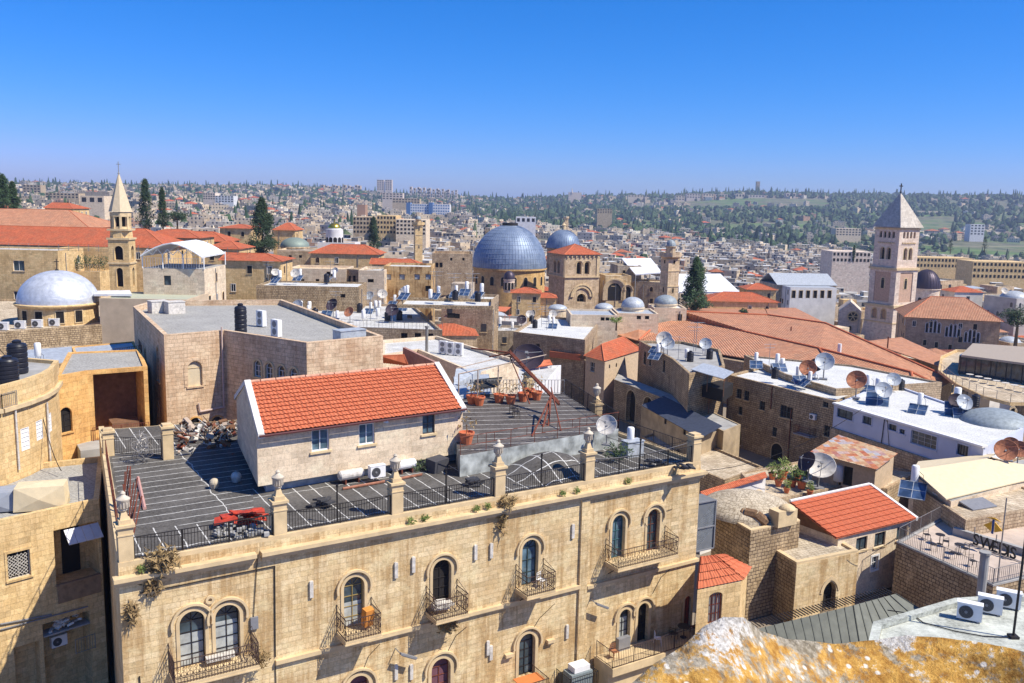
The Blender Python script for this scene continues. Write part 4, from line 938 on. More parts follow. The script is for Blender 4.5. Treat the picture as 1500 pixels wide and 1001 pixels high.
c=SW.L*.42; m=MB(); SW.ext(m,[(c-.75,6.75),(c-.15,6.45),(c-.1,7.25)],0,.06); SW.ext(m,[(c+.75,6.75),(c+.15,6.45),(c+.1,7.25)],0,.06); SW.ext(m,[(c-.55,7.4),(c+.55,7.4),(c+.1,7.55),(c-.1,7.55)],0,.06); m.build('emblem_wing',plain('emblem_yellow',(.75,.42,.03),.5),sg)
m=MB(); SW.rect(m,c-.09,c+.09,6.3,7.4,0.061,.09); m.build('emblem_bar',plain('emblem_blue',(.03,.08,.25),.5),sg)
# stone house behind the sign
b=bld('sign_backing_house','sunlit yellow stone house with a skylight and dark shaded side wall, behind the lettered sign',[(1415,762),(1560,738),(1470,700),(1340,712)],6.3,0,OLDST,PAVE,.15,.3,'house'); 
m=MB(); q=P(1392,728,6.2); m.box(q+Vector((0,0,.15)),(2.6,1.5,.12),b.walls[0].rz,rx=R(12)); m.build('skylight',WHITE,b.root)
m=MB(); q=P(1432,741,6.2); m.box(q+Vector((0,0,.15)),(2.8,1.5,.12),b.walls[0].rz,rx=R(12)); m.build('skylight',GREYP,b.root)
fin(b)
# boiler with panel beside it
BOIL.put(P(1338,722,6.2),R(-30),1.25,'white water heater with tilted solar panel between the red roof and the beige tent roof','water heaters')
# ------ beige tent-like roof
e0,e1=P(1396,735,6.8),P(1540,696,6.8); r0_,r1_=P(1335,690,8.0),P(1432,668,8.3); 
b=bld('beige_roof_pavilion','glazed pavilion under a smooth beige pitched roof',None,6.7,0,CREAM,CONC,0,.2,'pavilion',world=[(e0.x,e0.y+.3),(e1.x,e1.y+.3),(P(1500,672,6.8).x,P(1500,672,6.8).y),(P(1330,692,6.8).x+.3,P(1330,692,6.8).y)])
for k in range(5): win(b,0,1418+k*20,738-k*5,762-k*5,1.0,pane=GLASSB,frame=WHITE,bars=(2,2),depth=.1)
fin(b)
m=MB(); a0,a1=P(1382,736,6.85),P(1540,692,6.85); c0_,c1_=P(1350,700,7.9),P(1520,676,7.9); d0,d1=P(1345,681,6.9),P(1500,655,6.9)
flatroof(m,[P(1386,731,6.9),P(1560,690,6.9),P(1445,672,8.1),P(1338,688,8.1)],.1); flatroof(m,[P(1338,688,8.1),P(1445,672,8.1),P(1460,664,7.2),P(1345,676,7.2)],.1); m.build('roof',BEIGEP,b.root)
# ------ green standing-seam roof
GRN=plain('green_metal_roof',(.12,.125,.105),.6,.2,var=.2,sc=2)
t=thing('green_metal_roof_shed',P(1165,920,3),'low shed under a dark green standing-seam metal roof','shed')
q=[P(1095,925,4.0),P(1250,887,5.0),P(1312,870,5.0),P(1348,893,4.2),P(1262,960,3.2),P(1110,960,3.2)]
m=MB(); m.prism([(q[0].x,q[0].y),(q[5].x,q[5].y),(q[4].x,q[4].y),(q[3].x,q[3].y),(q[2].x,q[2].y)],0,3.0); m.build('wall',OLDST,t)
m=MB(); flatroof(m,[q[5],q[4],q[1],q[0]],.08); flatroof(m,[q[4],q[3],q[2],q[1]],.08)
def seams(m,a,b,c,d,n):
    for i in range(n+1):
        s=i/n; m.tube(a.lerp(b,s)+Vector((0,0,.03)),d.lerp(c,s)+Vector((0,0,.03)),.035,4)
seams(m,q[5],q[4],q[1],q[0],12); seams(m,q[4],q[3],q[2],q[1],7); m.build('roof',GRN,t)
m=MB(); k0,k1,k2,k3=P(1115,914,4.3),P(1248,884,5.15),P(1312,866,5.15),P(1200,886,5.2)
for i in range(48): s=i/48; a=q[0].lerp(q[2],s)+Vector((0,0,.10)); m.tube(a,a+Vector((-.35,.75,.02)),.04,4)
m.build('ridge_slats',IRON,t)
# ------ whitewashed roof with three air conditioners
WR=membrane('worn_white_roof',(.30,.31,.27),3,(.45,.45,.42),.03,.9,.3,0,.6)
b=bld('whitewashed_roof_house','near flat roof with peeling whitewash carrying three air conditioners and a pole',[(1255,1010),(1700,1010),(1640,860),(1398,876),(1279,911)],13,0,RUBBLE,WR,.22,.35,'house',pm=WR); fin(b)
for k,(x,y) in enumerate(((1419,908),(1449,898),(1476,890))):
    AC.put(P(x,y,12.8),R(-28),1.12,['left','middle','right'][k]+' of three white air conditioners in a row on the whitewashed roof','air conditioners on the whitewashed roof')
m=MB(); q=P(1484,934,12.8); m.tube(q,q+Vector((.05,0,5.2)),.05,6); m.box(q+Vector((0,0,.05)),(.35,.35,.1)); tag(m.build('antenna_pole',IRON),'tall thin dark pole rising from the whitewashed roof at the right','pole')
m=MB(); q=P(1437,868,6); m.tube(q-Vector((0,0,1)),q+Vector((0,0,2.6)),.28,12); m.tube(q+Vector((0,0,2.6)),q+Vector((0,0,2.75)),.36,12); tag(m.build('vent_chimney',CONC),'round grey concrete flue rising in front of the terrace rail','flue')
m=MB(); pts=[P(x,y,12.83) for x,y in ((1300,894),(1335,899),(1352,912),(1400,925),(1440,932),(1480,934))]; m.path(pts,.025,4); tag(m.build('roof_cable',IRON),'black cable lying across the whitewashed roof','cable')
m=MB(); q=P(1461,852,5); m.tube(q,q+Vector((0,0,6.0)),.045,6); tag(m.build('steel_pole',RAILG),'thin grey steel pole standing at the corner of the cafe terrace','pole')
# ------ annex with little red roof at the hotel's right end
b=bld('red_roof_annex','small yellow stone annex with a little red pantiled roof leaning against the hotel',None,7.5,0,YELST,CONC,0,.2,'house',world=[(P(1022,862,7.6).x,P(1022,862,7.6).y),(P(1086,850,7.6).x,P(1086,850,7.6).y),(P(1096,825,7.6).x,P(1096,825,7.6).y),(P(1030,820,7.6).x,P(1030,820,7.6).y)])
win(b,0,1049,868,912,1.0,True,pane=CURT,frame=RUST,bars=(3,3),grille=True,flat=.5); fin(b)
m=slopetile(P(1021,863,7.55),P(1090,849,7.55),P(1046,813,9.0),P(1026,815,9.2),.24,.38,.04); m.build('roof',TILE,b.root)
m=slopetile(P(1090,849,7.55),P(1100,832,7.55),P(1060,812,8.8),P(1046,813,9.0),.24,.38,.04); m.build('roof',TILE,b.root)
# lattice enclosure
t=thing('lattice_enclosure',HW.p(HW.L+.1,8,0),'tall grey lattice enclosure fixed to the right end wall of the hotel','enclosure')
q0=P(1024,735,12.4); 
LW=Wall((HW.b.x+.02,HW.b.y+.25),(HW.b.x+1.35,HW.b.y+1.0)); _,z1=LW.hit(1030,736); _,z0=LW.hit(1030,806)
m=MB(); LW.rect(m,0,LW.L,z0,z1,-1.4,-.05); m.build('back_box',plain('grey_mesh',(.16,.17,.18),.8),t)
m=MB()
for uu in (0,LW.L): LW.rect(m,uu-.04,uu+.04,z0,z1,-.04,.04)
for zz in (z0,z1,(z0+z1)/2-.1): LW.rect(m,0.04,LW.L-.04,zz-.04,zz+.04,-.04,.04)
m.build('frame',GREYP,t); m=MB()
for k in range(-12,30):
    for s_ in (1,-1):
        zc=(z0+z1)/2+.1; a=zc+k*.14
        if a+LW.L<z1 and s_>0: m.tube(LW.p(0,a,0),LW.p(LW.L,a+LW.L,0),.012,3)
        if a<z1 and a-LW.L>zc-.1 and s_<0: m.tube(LW.p(0,a,0),LW.p(LW.L,a-LW.L,0),.012,3)
m.build('lattice',METAL,t)
# ------ foreground parapet rock with lichen
ROCK=N('lichen_rock'); g_=ROCK.geo()
f1=ROCK.noise(g_,2.4,8,.7,dist=.5); f2=ROCK.noise(g_,14,8,.75); f3=ROCK.noise(g_,60,4); v1=ROCK.n('ShaderNodeTexVoronoi'); ROCK.l(g_,v1.inputs['Vector']); v1.inputs['Scale'].default_value=21
base=ROCK.mix(ROCK.ramp(f2,(.4,0),(.6,1)),(.20,.165,.11),(.50,.44,.34))
c=ROCK.mix(ROCK.ramp(ROCK.math('ADD',ROCK.math('MULTIPLY',f1,.55),ROCK.math('MULTIPLY',ROCK.noise(g_,9,7,.75),.45)),(.475,0),(.52,.88)),base,ROCK.mix(ROCK.ramp(f2,(.40,0),(.60,1)),(.36,.16,.02),(.68,.38,.06)))
c=ROCK.mix(ROCK.ramp(f2,(.58,0),(.63,.85)),c,(.66,.63,.56))
sp=ROCK.ramp(v1.outputs['Distance'],(.22,1),(.34,0)); wv,_=ROCK.white(v1.outputs['Position']); c=ROCK.mix(ROCK.math('MULTIPLY',sp,ROCK.math('GREATER_THAN',wv,.70)),c,(.74,.68,.58))
at_=ROCK.n('ShaderNodeAttribute'); at_.attribute_name='lime'; lm_=ROCK.math('ADD',ROCK.sep(at_.outputs['Vector'])[0],ROCK.math('MULTIPLY',ROCK.math('SUBTRACT',f2,.5),1.6)); c=ROCK.mix(ROCK.ramp(lm_,(.46,0),(.56,1)),c,ROCK.mix(ROCK.ramp(f3,(.35,0),(.6,1)),(.36,.33,.29),(.66,.63,.58)))
ROCK.col(c); ROCK.b.inputs['Roughness'].default_value=.95
sx=ROCK.sep(g_); 
ROCK.bump(ROCK.math('ADD',f2,ROCK.math('MULTIPLY',f3,.5)),1.0,.02); ROCK=ROCK.m
WROCK=plain('white_limewash_rock',(.66,.64,.62),.95,var=.35,sc=6)
# crest line of the parapet in the picture, at about 4 m
crest=[(880,1030),(925,1000),(960,972),(1000,948),(1030,920),(1060,903),(1090,905),(1115,925),(1150,938),(1220,943),(1290,935),(1330,928),(1380,932),(1430,940),(1470,948),(1500,955),(1560,975),(1700,1030)]
mb=MB(); NR=26; sub=6; cs=[]
for (a,b_) in zip(crest,crest[1:]):
    for k in range(sub): cs.append((lerp(a[0],b_[0],k/sub),lerp(a[1],b_[1],k/sub)))
cs.append(crest[-1]); nc=len(cs); rows=[]
for i,(x,y) in enumerate(cs):
    far=PD(x,y,3.6+.5*math.sin(x*.006))
    row=[]
    for j in range(NR+1):
        t_=j/NR
        if j<4: # far side falls away
            k=(4-j)/4; p=far+Vector((0.1*k,.9*k*k+.05*k,-1.4*k*k))
        else:
            k=(j-4)/(NR-4); p=far+Vector((-.1*k,-1.9*k,-.62*k-.25*k*(1-k)))
        nz=noise.fractal(p*2.2,.9,2.1,5)*.05+noise.noise(p*9)*.012
        if j>=4: p=p+Vector((0,0,nz*min(1,(j-4)/4+.25)))
        row.append(p)
    rows.append(row)
vs=[p for r in rows for p in r]; k=NR+1
fs=[(i*k+j,i*k+j+1,(i+1)*k+j+1,(i+1)*k+j) for i in range(nc-1) for j in range(NR)]
mb.add(vs,fs,0)
for ii,f in enumerate(fs):
    cxp=cs[f[0]//k][0]; jj=f[0]%k
    th=9.5-abs(cxp-1052)*.062+3.0*noise.noise(Vector(vs[f[0]])*4)
    pass
ro=mb.build('rock_ledge',ROCK,smooth=True,uv=False); la=ro.data.attributes.new('lime','FLOAT_COLOR','POINT'); lv=[]
for i in range(nc):
    for j in range(NR+1):
        cx_=cs[i][0]; e_=max(0,1-max(0,j-4)/(2+5*math.exp(-((cx_-1065)/50)**2))); w_=.72*math.exp(-((cx_-1055)/62)**2)+.75*math.exp(-((cx_-1310)/45)**2)*(1 if j<8 else 0); k_=e_*w_; lv+=[k_,k_,k_,1]
la.data.foreach_set('color',lv)
tag(ro,'weathered stone ledge with orange lichen and a white patch in the very foreground','ledge')
# ================= MIDDLE DISTANCE, hand placed
def cover(name,label,px,z0,z1=None,mat=None): pass
def bx(name,label,x0,x1,yt,dep,dp=10,wm=CITYST,rm=LIGHTMEM,yaw=0,cat='house',ph=.4,wins=(),zb=None,group=None,auto=True,dark=False,wmat=None,grp=None):
    """house front between two image columns at a distance; yaw turns the front"""
    a=PD(x0,yt,dep); zr=a.z; w_=(x1-x0)/F*dep; 
    t=Vector((math.cos(yaw),math.sin(yaw),0)); n=Vector((-t.y,t.x,0)); b_=a+t*w_*(1/max(.5,math.cos(yaw)))
    if yaw: # stretch so the far end still lands on the column x1
        for _ in range(6):
            e=pix(b_)[0]-x1; b_=b_-t*(e*dep/F)
    pts=[a,b_,b_+n*dp,a+n*dp]; zb=min(terr(p.x,p.y) for p in pts)-2 if zb is None else zb
    b=bld(name,label,None,zr,zb,wm,rm,ph,.3,cat,world=[(p.x,p.y) for p in pts],group=group)
    for w in wins: 
        cx,y0,y1,ww=w[:4]; o=w[4] if len(w)>4 else {}
        win(b,0,cx,y0,y1,ww,**{**dict(pane=DARK,frame=IRON,sill=False,bars=(1,1)),**o})
    fin(b)
    if auto and cat in('house','building','church','church block','hall'):
        rr=random.Random(int(x0*7+dep)); es=[1 if a.x<0 else 3]+([0] if not wins else [])
        for e in es:
            w=b.walls[e]; nc=int(w.L/3.2)
            for k in range(nc):
                for f in range(2):
                    zt=b.zr-b.ph-.9-f*3.1
                    if rr.random()<.38 or zt-1.3<zb+2: continue
                    window(w,None,b.root,(k+.5+rr.uniform(-.12,.12))*w.L/nc,zt-1.3,.8,1.3,rr.random()<.4,surround=BAND,sill=True,pane=DARK,frame=rr.choice([WHITE,IRON,WOOD]),bars=(2,1),sw=.1)
            if w.L>4:
                m=MB(); u=rr.uniform(.1,.9)*w.L; m.tube(w.p(u,b.zr-b.ph-.2,.08),w.p(u,zb,.08),.06,5); m.build('drainpipe',GREYP,b.root)
    return b
def hip(name_,root,corners,zr,rmat,inset=.5,over=.4,ridge=True):
    """hipped roof over a 4-corner plan (xy + eave z)"""
    c=[Vector(p) for p in corners]; cen=sum(c,Vector())/4
    c=[p+(p-cen).normalized()*over for p in c]
    L0=(c[1]-c[0]).length; L1=(c[2]-c[1]).length
    if L0<L1: c=c[1:]+c[:1]; L0,L1=L1,L0
    k=min(.5,L1/2/L0*1.0)*inset*2
    m0=(c[0]+c[3])/2; m1=(c[1]+c[2])/2; r0_=m0.lerp(m1,k); r1_=m0.lerp(m1,1-k); r0_.z=r1_.z=zr
    m=MB(); 
    m.add(c+[r0_,r1_],[(0,1,5,4),(1,2,5),(2,3,4,5),(3,0,4),(3,2,1,0)])
    if (r0_-r1_).length<.3: m=MB(); m.add(c+[r0_],[(0,1,4),(1,2,4),(2,3,4),(3,0,4),(3,2,1,0)])
    o=m.build(name_,rmat,root)
    if ridge:
        g=MB(); g.tube(r0_,r1_,.12,5)
        for i,q in enumerate((r0_,r1_,r1_,r0_)): g.tube(c[i],q,.11,5)
        g.build('ridge_tiles',TERRA,o)
    return o
def hiphouse(name,label,x0,x1,yt,dep,rise,dp=10,wm=CITYST,tm=TILEF,yaw=0,wins=(),over=.5,inset=.5,cat='house',group=None):
    b=bx(name,label,x0,x1,yt,dep,dp,wm,CONC,yaw,cat,0,wins,group=group)
    hip('roof',b.root,[(x,y,b.zr-.05) for x,y in b.poly],b.zr+rise,tm,inset,over); return b
W_=lambda cx,y0,y1,w=1.0,**k:(cx,y0,y1,w,k)
# ---- long shaded old building on the right
b=bld('shaded_tenement','tall shaded rough stone tenement with small windows, arched doorway and iron balcony above the alley',[(1067,549),(1225,588),(1300,560),(1150,528)],8.0,-2,RUBBLE,WHITER,.3,.35,'building')
S3=b
# its alley face is edge 0 (seen from the left)
for cx,yt,yb,w in ((1083,570,584,.9),(1094,573,587,.9),(1117,588,601,.9),(1085,596,608,.7),(1148,594,612,1.0),(1157,597,614,1.0),(1210,585,597,.8),(1135,626,640,.7),(1083,632,652,.7),(1212,624,640,.9)):
    win(b,0,cx,yt,yb,w,pane=DARK,frame=plain('old_green_frame',(.10,.11,.10),.7),bars=(2,2))
win(b,0,1139,650,680,1.9,True,surround=BAND,pane=DARK,bars=(2,2)); fin(b)
w=b.walls[0]; u,z=w.hit(1182,636); m=MB(); w.rect(m,u-1.3,u+1.3,z-.15,z,-.02,1.0); o=m.build('balcony_slab',CONC,b.root); 
rr=railing([w.p(u-1.25,z,.05),w.p(u-1.25,z,.95),w.p(u+1.25,z,.95),w.p(u+1.25,z,.05)],1.0,.14,.014,mat=RUST,parent=b.root,name='balcony_railing')
q=w.p(u+.9,z+2.0,.2); AC.put(q,w.rz,1.0,'air conditioner over the iron balcony of the shaded tenement','air conditioners')
for x,y0,y1 in ((1160,600,680),(1132,565,600),(1068,560,640)):
    m=MB(); uu,za=w.hit(x,y0); _,zb=w.hit(x,y1); m.tube(w.p(min(uu,w.L-.1),za,.1),w.p(min(uu,w.L-.1),zb,.1),.06,5); m.build('drainpipe',RUST,b.root)
b=bld('alley_low_house','low rough stone house with a dusty flat roof in the alley below the shaded tenement',[(985,672),(1062,704),(1118,684),(1040,652)],1.6,-3,RUBBLE,PAVE,.25,.3,'house')
win(b,0,1020,690,700,.8,pane=DARK); fin(b)
b=bld('alley_yard_house','narrow grey roofed house between the hotel corner and the low alley house',[(940,640),(985,662),(1030,646),(975,628)],.6,-4,OLDST,CONC,.25,.3,'house'); fin(b)
# orange plastered bay
b=bld('orange_bay_house','narrow orange plastered house squeezed in the alley under a flat sheet shelter',[(1010,556),(1040,563),(1062,552),(1034,546)],7.4,-2,plain('orange_render',(.42,.15,.06),.9,var=.35,sc=.8),CONC,.15,.2,'house')
win(b,0,1019,577,588,.9,frame=WHITE,pane=GLASS,sill=True); fin(b)
sh=thing('sheet_shelter',P(1040,545,8),'pale corrugated sheet shelter over a dark balcony above the orange house','shelter')
for pts in ([(1012,541),(1035,548),(1055,538),(1030,532)],[(1035,548),(1060,555),(1075,545),(1055,538)]):
    m=MB(); flatroof(m,[P(x,y,9.6) for x,y in pts],.08); m.build('roof_sheet',METAL,sh)
m=MB()
for x,y in ((1013,541),(1035,548),(1059,555)): q=P(x,y,9.5)+Vector((.2,.2,0)); m.tube(q,q-Vector((0,0,2.3)),.05,5)
m.build('frame_posts',WOOD,sh)
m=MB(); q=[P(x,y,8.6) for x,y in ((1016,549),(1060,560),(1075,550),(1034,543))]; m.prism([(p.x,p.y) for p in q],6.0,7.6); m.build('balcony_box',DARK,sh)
# block with dishes left of it
b=bld('dish_roof_house','dark weathered house with blocked arches whose roof is crowded with dishes and solar heaters',[(936,499),(985,526),(1010,548),(1062,536),(1055,512),(1000,500)],9.4,-3,RUBBLE,CONC,.4,.35,'house')
for cx,yt,yb,ww in ((945,516,534,1.1),(953,518,536,.9),(973,528,546,1.0)): win(b,0,cx,yt,yb,ww,pane=DARK,bars=(2,2))
fin(b)
b=bld('arched_yard_wall','old rough stone wall with two large pointed arches closing the alley',[(900,556),(1010,598),(1015,590),(905,548)],4.5,-3,RUBBLE,CONC,0,.35,'wall')
for cx,yt,yb,ww in ((925,572,620,2.6),(950,582,640,2.6),(972,590,640,1.4)): win(b,0,cx,yt,yb,ww,True,pane=DARK,bars=(1,1),depth=.8,sill=False,surround=BAND)
fin(b)
b=bld('alley_workshop','low ochre workshop with small windows under a dark blue sheet roof along the alley',[(940,592),(1025,640),(1060,628),(975,584)],3.6,-3,plain('shade_dulled_render',(.42,.32,.20),.9,var=.35,sc=.7),SLATE,0,.2,'workshop')  # wall tan dulled, the shade of the alley put into its colour
for cx in (975,1003): win(b,0,cx,610+(cx-975)*.55,622+(cx-975)*.55,.7,pane=DARK,sill=False)
fin(b); m=MB(); flatroof(m,[P(940,594,3.75),P(1026,642,3.75),P(1058,624,4.6),P(972,580,4.6)],.06); m.build('sheet_roof',SLATE,b.root)
b=bld('low_ochre_house','small ochre house with an air conditioner between the workshop and the shaded tenement',[(1020,612),(1060,632),(1085,622),(1045,604)],3.9,-3,MT['shade_dulled_render'],CONC,.1,.2,'house'); win(b,0,1036,625,640,.7,pane=DARK); fin(b)
AC.put(P(1032,640,2.3)+Vector((-.5,-.3,0)),b.walls[0].rz,1,'air conditioner on the wall of the small ochre house in the alley','air conditioners')
# blue-white rendered house
BLW=plain('blue_white_render',(.52,.55,.66),.9,var=.12,sc=.5)
b=bld('blue_white_house','long pale blue-white rendered house on a stone base with white flat roof and strip windows',[(1222,592),(1441,656),(1500,628),(1300,560)],8.1,-2,BLW,WHITER,.22,.3,'house')
BW=b
for cx,yt,yb,ww,bb in ((1239,592,614,2.4,(2,1)),(1271,607,622,1.3,(2,1)),(1308,622,631,1.1,(2,1)),(1322,629,636,.7,(2,1)),(1354,634,655,3.2,(4,3)),(1411,652,668,1.3,(4,1))):
    win(b,0,cx,yt,yb,ww,frame=DIRTYW if ww>3 else IRON,pane=GLASS,bars=bb,surround=BLW)
fin(b)
w=b.walls[0]; m=MB(); w.rect(m,-.05,w.L+.05,8.101,8.3,-.5,.25); m.build('roof_edge',WHITE,b.root)
m=MB(); _,z=w.hit(1300,652); w.rect(m,0,w.L-2,-1.9,z,.003,.35); m.build('stone_base',OLDST,b.root)
m=MB(); u,z0=w.hit(1298,600); u2,z2=w.hit(1296,668); m.path([w.p(u,7.9,.1),w.p(u,z0-1,.1),w.p(u2-.6,z2,.1)],.05,4); m.path([w.p(u+.3,7.9,.1),w.p(u+.35,z0-1,.1),w.p(u2+.8,z2,.1)],.03,4); m.build('cable',IRON,b.root)
b=bld('white_lowered_annex','stepped white annex at the lower end of the blue-white house',[(1442,668),(1478,678),(1525,660),(1480,645)],6.8,-2,RUBBLE,WHITER,.1,.3,'house'); fin(b)
m=MB(); q=P(1458,622,7.6); m.dome(q,3.6,1.7,30,8); mo=m.build('roof_dome',LEADM,smooth=True); tag(mo,'shallow grey-green sheet dome behind the blue-white house at the right edge','dome')
# row of white roofs behind it
b=bld('white_roof_row','white-roofed houses stepping down behind the shaded tenement with dishes and heaters',[(1150,548),(1225,570),(1380,560),(1250,535),(1090,520)],8.6,-3,OLDST,WHITER,.25,.3,'house'); fin(b)
# ---- middle right huts and terraces
b=bld('rust_roof_hut','small cream hut with a patched rusty corrugated roof and dark doorway',None,6.3,0,plain('cream_render',(.55,.42,.29),.9,var=.2),CONC,0,.2,'hut',world=[(P(1192,662,6.3).x,P(1192,662,6.3).y),(P(1283,684,6.3).x,P(1283,684,6.3).y),(P(1310,664,6.3).x,P(1310,664,6.3).y),(P(1228,640,6.3).x,P(1228,640,6.3).y)])
win(b,0,1243,684,712,.95,pane=DARK,sill=False,bars=(1,1)); win(b,0,1232,684,712,.3,pane=DARK,sill=False,bars=(1,1)); fin(b)
PATCH=N('patched_rust_sheet'); u_=PATCH.uv(); s_=PATCH.sep(u_); a_=PATCH.math('FLOOR',PATCH.math('DIVIDE',s_[0],.55)); b__=PATCH.math('FLOOR',PATCH.math('DIVIDE',s_[1],.8)); wv,_=PATCH.white(PATCH.comb(a_,b__))
PATCH.col(PATCH.mix(1.0,PATCH.ramp(wv,(0,(.50,.17,.08)),(.3,(.55,.33,.18)),(.5,(.60,.45,.28)),(.72,(.44,.12,.06)),(.9,(.45,.47,.50)),(1,(.58,.30,.20))),PATCH.ramp(PATCH.noise(u_,3,5),(.3,.6),(.7,1.15)),'MULTIPLY')); PATCH.bump(PATCH.math('SINE',PATCH.math('MULTIPLY',s_[0],40)),.6,.03); PATCH=PATCH.m
m=MB(); flatroof(m,[P(1186,662,6.35),P(1284,688,6.35),P(1315,664,6.7),P(1228,637,6.7)],.06); m.build('roof',PATCH,b.root)
# its stone podium
b=bld('planted_terrace_house','stone house with a paved roof terrace carrying potted plants and a big mesh dish',[(1122,735),(1235,712),(1300,716),(1345,690),(1190,672),(1085,692)],3.6,-1,OLDST,PAVE,.15,.3,'house'); fin(b)
q=P(1198,716,3.5); DISHW.put(q,R(-12),(2.9,2.9,2.4),'large white mesh satellite dish on the planted terrace above the red roof','satellite dishes')
WBOIL.put(P(1227,712,3.5),0,(1.9,1.9,1.6),'fat white tank beside the big mesh dish','water boilers')
b=bld('tile_capped_wall','long low whitewashed wall capped with red tiles beside the hotel end',None,5.2,-1,WHITEW,TERRA,0,.2,'wall',world=[(P(1030,727,5.2).x,P(1030,727,5.2).y),(P(1122,698,5.2).x,P(1122,698,5.2).y),(P(1120,693,5.2).x,P(1120,693,5.2).y),(P(1028,722,5.2).x,P(1028,722,5.2).y)])
m=MB(); flatroof(m,[P(1028,728,5.3),P(1124,699,5.3),P(1121,691,5.6),P(1026,720,5.6)],.06); m.build('tile_cap',TILEF,b.root); fin(b)
# potted plants
def potplant(q,s,label,mat=SHR,group='potted plants',pot=TERRA,n=140):
    rnd=random.Random(int(q.x*100)); t=thing('potted_plant',q,label,'potted plant',group); m=MB(); m.lathe(q,[(.001,0),(.2*s,0),(.3*s,.42*s),(.33*s,.42*s),(.33*s,.5*s),(.28*s,.5*s),(.27*s,.42*s),(.001,.42*s)],12); m.build('pot',pot,t)
    m=MB(); leaves(m,q+Vector((0,0,.9*s)),(.45*s,.45*s,.5*s),n,.2*s,rnd); m.tube(q+Vector((0,0,.4*s)),q+Vector((0,0,.8*s)),.02*s,3); m.build('foliage',mat,t,uv=False)
pos=['farthest left','behind the red pole','second','middle','fourth','in front','near the dish','lowest']
for i,(x,y,s) in enumerate(((1131,702,1.3),(1140,712,1.3),(1146,702,1.6),(1160,713,1.5),(1168,704,1.2),(1174,716,1.6),(1152,722,1.0),(1186,726,1.0))):
    potplant(P(x,y,3.5),s,'yellow-green bushy plant in a pot on the planted terrace, '+['first','second','third','fourth','fifth','sixth','seventh','eighth'][i]+' from the left')
# ---- big low red roof complex
MUR=thing('bazaar_hall',P(1150,520,2),'sprawling old hall under interlocking weathered orange tiled hip roofs','hall')
def Q(x,y,z): return P(x,y,z)
def facet(nm,faces,mat=TILEO):
    for f in faces:
        m=MB(); c=[Q(*v) for v in f]
        n=(c[1]-c[0]).cross(c[2]-c[0]); 
        if n.z<0: c=c[::-1]
        flatroof(m,c,.15); m.build(nm,mat,MUR)
a0,a1,a2,a3=(1002,466,8.0),(1200,511,8.0),(1335,546,7.0),(1377,566,5.6)
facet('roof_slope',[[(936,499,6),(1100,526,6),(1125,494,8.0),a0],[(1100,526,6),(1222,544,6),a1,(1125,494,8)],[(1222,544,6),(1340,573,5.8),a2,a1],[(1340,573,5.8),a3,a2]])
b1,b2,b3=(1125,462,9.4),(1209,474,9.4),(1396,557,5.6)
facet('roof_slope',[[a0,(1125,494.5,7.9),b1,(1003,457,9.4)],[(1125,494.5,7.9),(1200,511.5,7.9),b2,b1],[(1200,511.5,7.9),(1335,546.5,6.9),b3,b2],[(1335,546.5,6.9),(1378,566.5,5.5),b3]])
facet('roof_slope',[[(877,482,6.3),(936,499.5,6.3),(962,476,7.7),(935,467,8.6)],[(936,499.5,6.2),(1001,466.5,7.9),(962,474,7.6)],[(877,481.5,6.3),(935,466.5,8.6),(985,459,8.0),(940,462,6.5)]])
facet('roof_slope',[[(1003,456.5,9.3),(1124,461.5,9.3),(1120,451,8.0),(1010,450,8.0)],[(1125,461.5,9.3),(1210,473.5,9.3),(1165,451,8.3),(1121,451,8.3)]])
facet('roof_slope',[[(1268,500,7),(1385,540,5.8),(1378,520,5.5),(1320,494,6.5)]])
m=MB(); pl=[Q(*v) for v in ((880,484,6.2),(936,501,6),(1100,528,6),(1222,546,6),(1340,575,5.8),(1376,568,5.6),(1395,559,5.5),(1209,476,6),(1125,464,6),(1003,460,6))]; m.prism([(p.x,p.y) for p in pl],-8,5.5); m.build('wall',OLDST,MUR)
rg=MB(); 
for ps in ([(1003,457,9.4),b1,b2,b3],[a0,(1125,494,8),a1,a2,a3],[(877,482,6.3),(935,467,8.6),(962,476,7.7),(936,499,6.3)],[a1,(1222,544,6)],[a2,(1340,573,5.8)]):
    c=[Q(*v)+Vector((0,0,.12)) for v in ps]; rg.path(c,.17,5)
rg.build('ridge_tiles',TERRA,MUR); FOOT.append([(p.x,p.y) for p in pl])
for k,(x,y,z) in enumerate(((1229,521,8),(1158,494,8.2),(1300,510,8.3))):
    m=MB(); q=Q(x,y,z-.8); m.tube(q,q+Vector((0,0,1.9)),.33 if k==0 else .12,8); tag(m.build('roof_vent',WHITE if k==0 else RUST),['short white vent pipe on the big orange tiled roof','thin rusty vent pipe on the left of the big orange roof','thin rusty vent pipe high on the big orange roof'][k],'vent')
# ---- houses around the alley head
b=bld('hip_roof_house','cream house with a bright orange hipped roof and covered porch beside the bazaar roofs',None,7.0,-3,plain('cream_render',(.55,.42,.29),.9,var=.2),CONC,0,.2,'house',world=[(P(858,521,7).x,P(858,521,7).y),(P(886,529,7).x,P(886,529,7).y),(P(936,513,7).x,P(936,513,7).y),(P(905,500,7).x,P(905,500,7).y)])
for cx,yt,yb in ((893,534,540),(903,532,538),(915,527,535)): win(b,1,cx,yt,yb,.5,True,pane=DARK,sill=False)
win(b,0,868,531,545,1.2,pane=DARK,frame=WHITE); fin(b)
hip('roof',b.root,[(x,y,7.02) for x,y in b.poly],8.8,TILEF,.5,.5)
m=MB(); pp=[P(846,545,2.8),P(880,556,2.8),P(936,542,2.8),P(900,528,2.8)]; m.prism([(p.x,p.y) for p in pp],-3,2.8); m.build('lower_storey',OLDST,b.root)
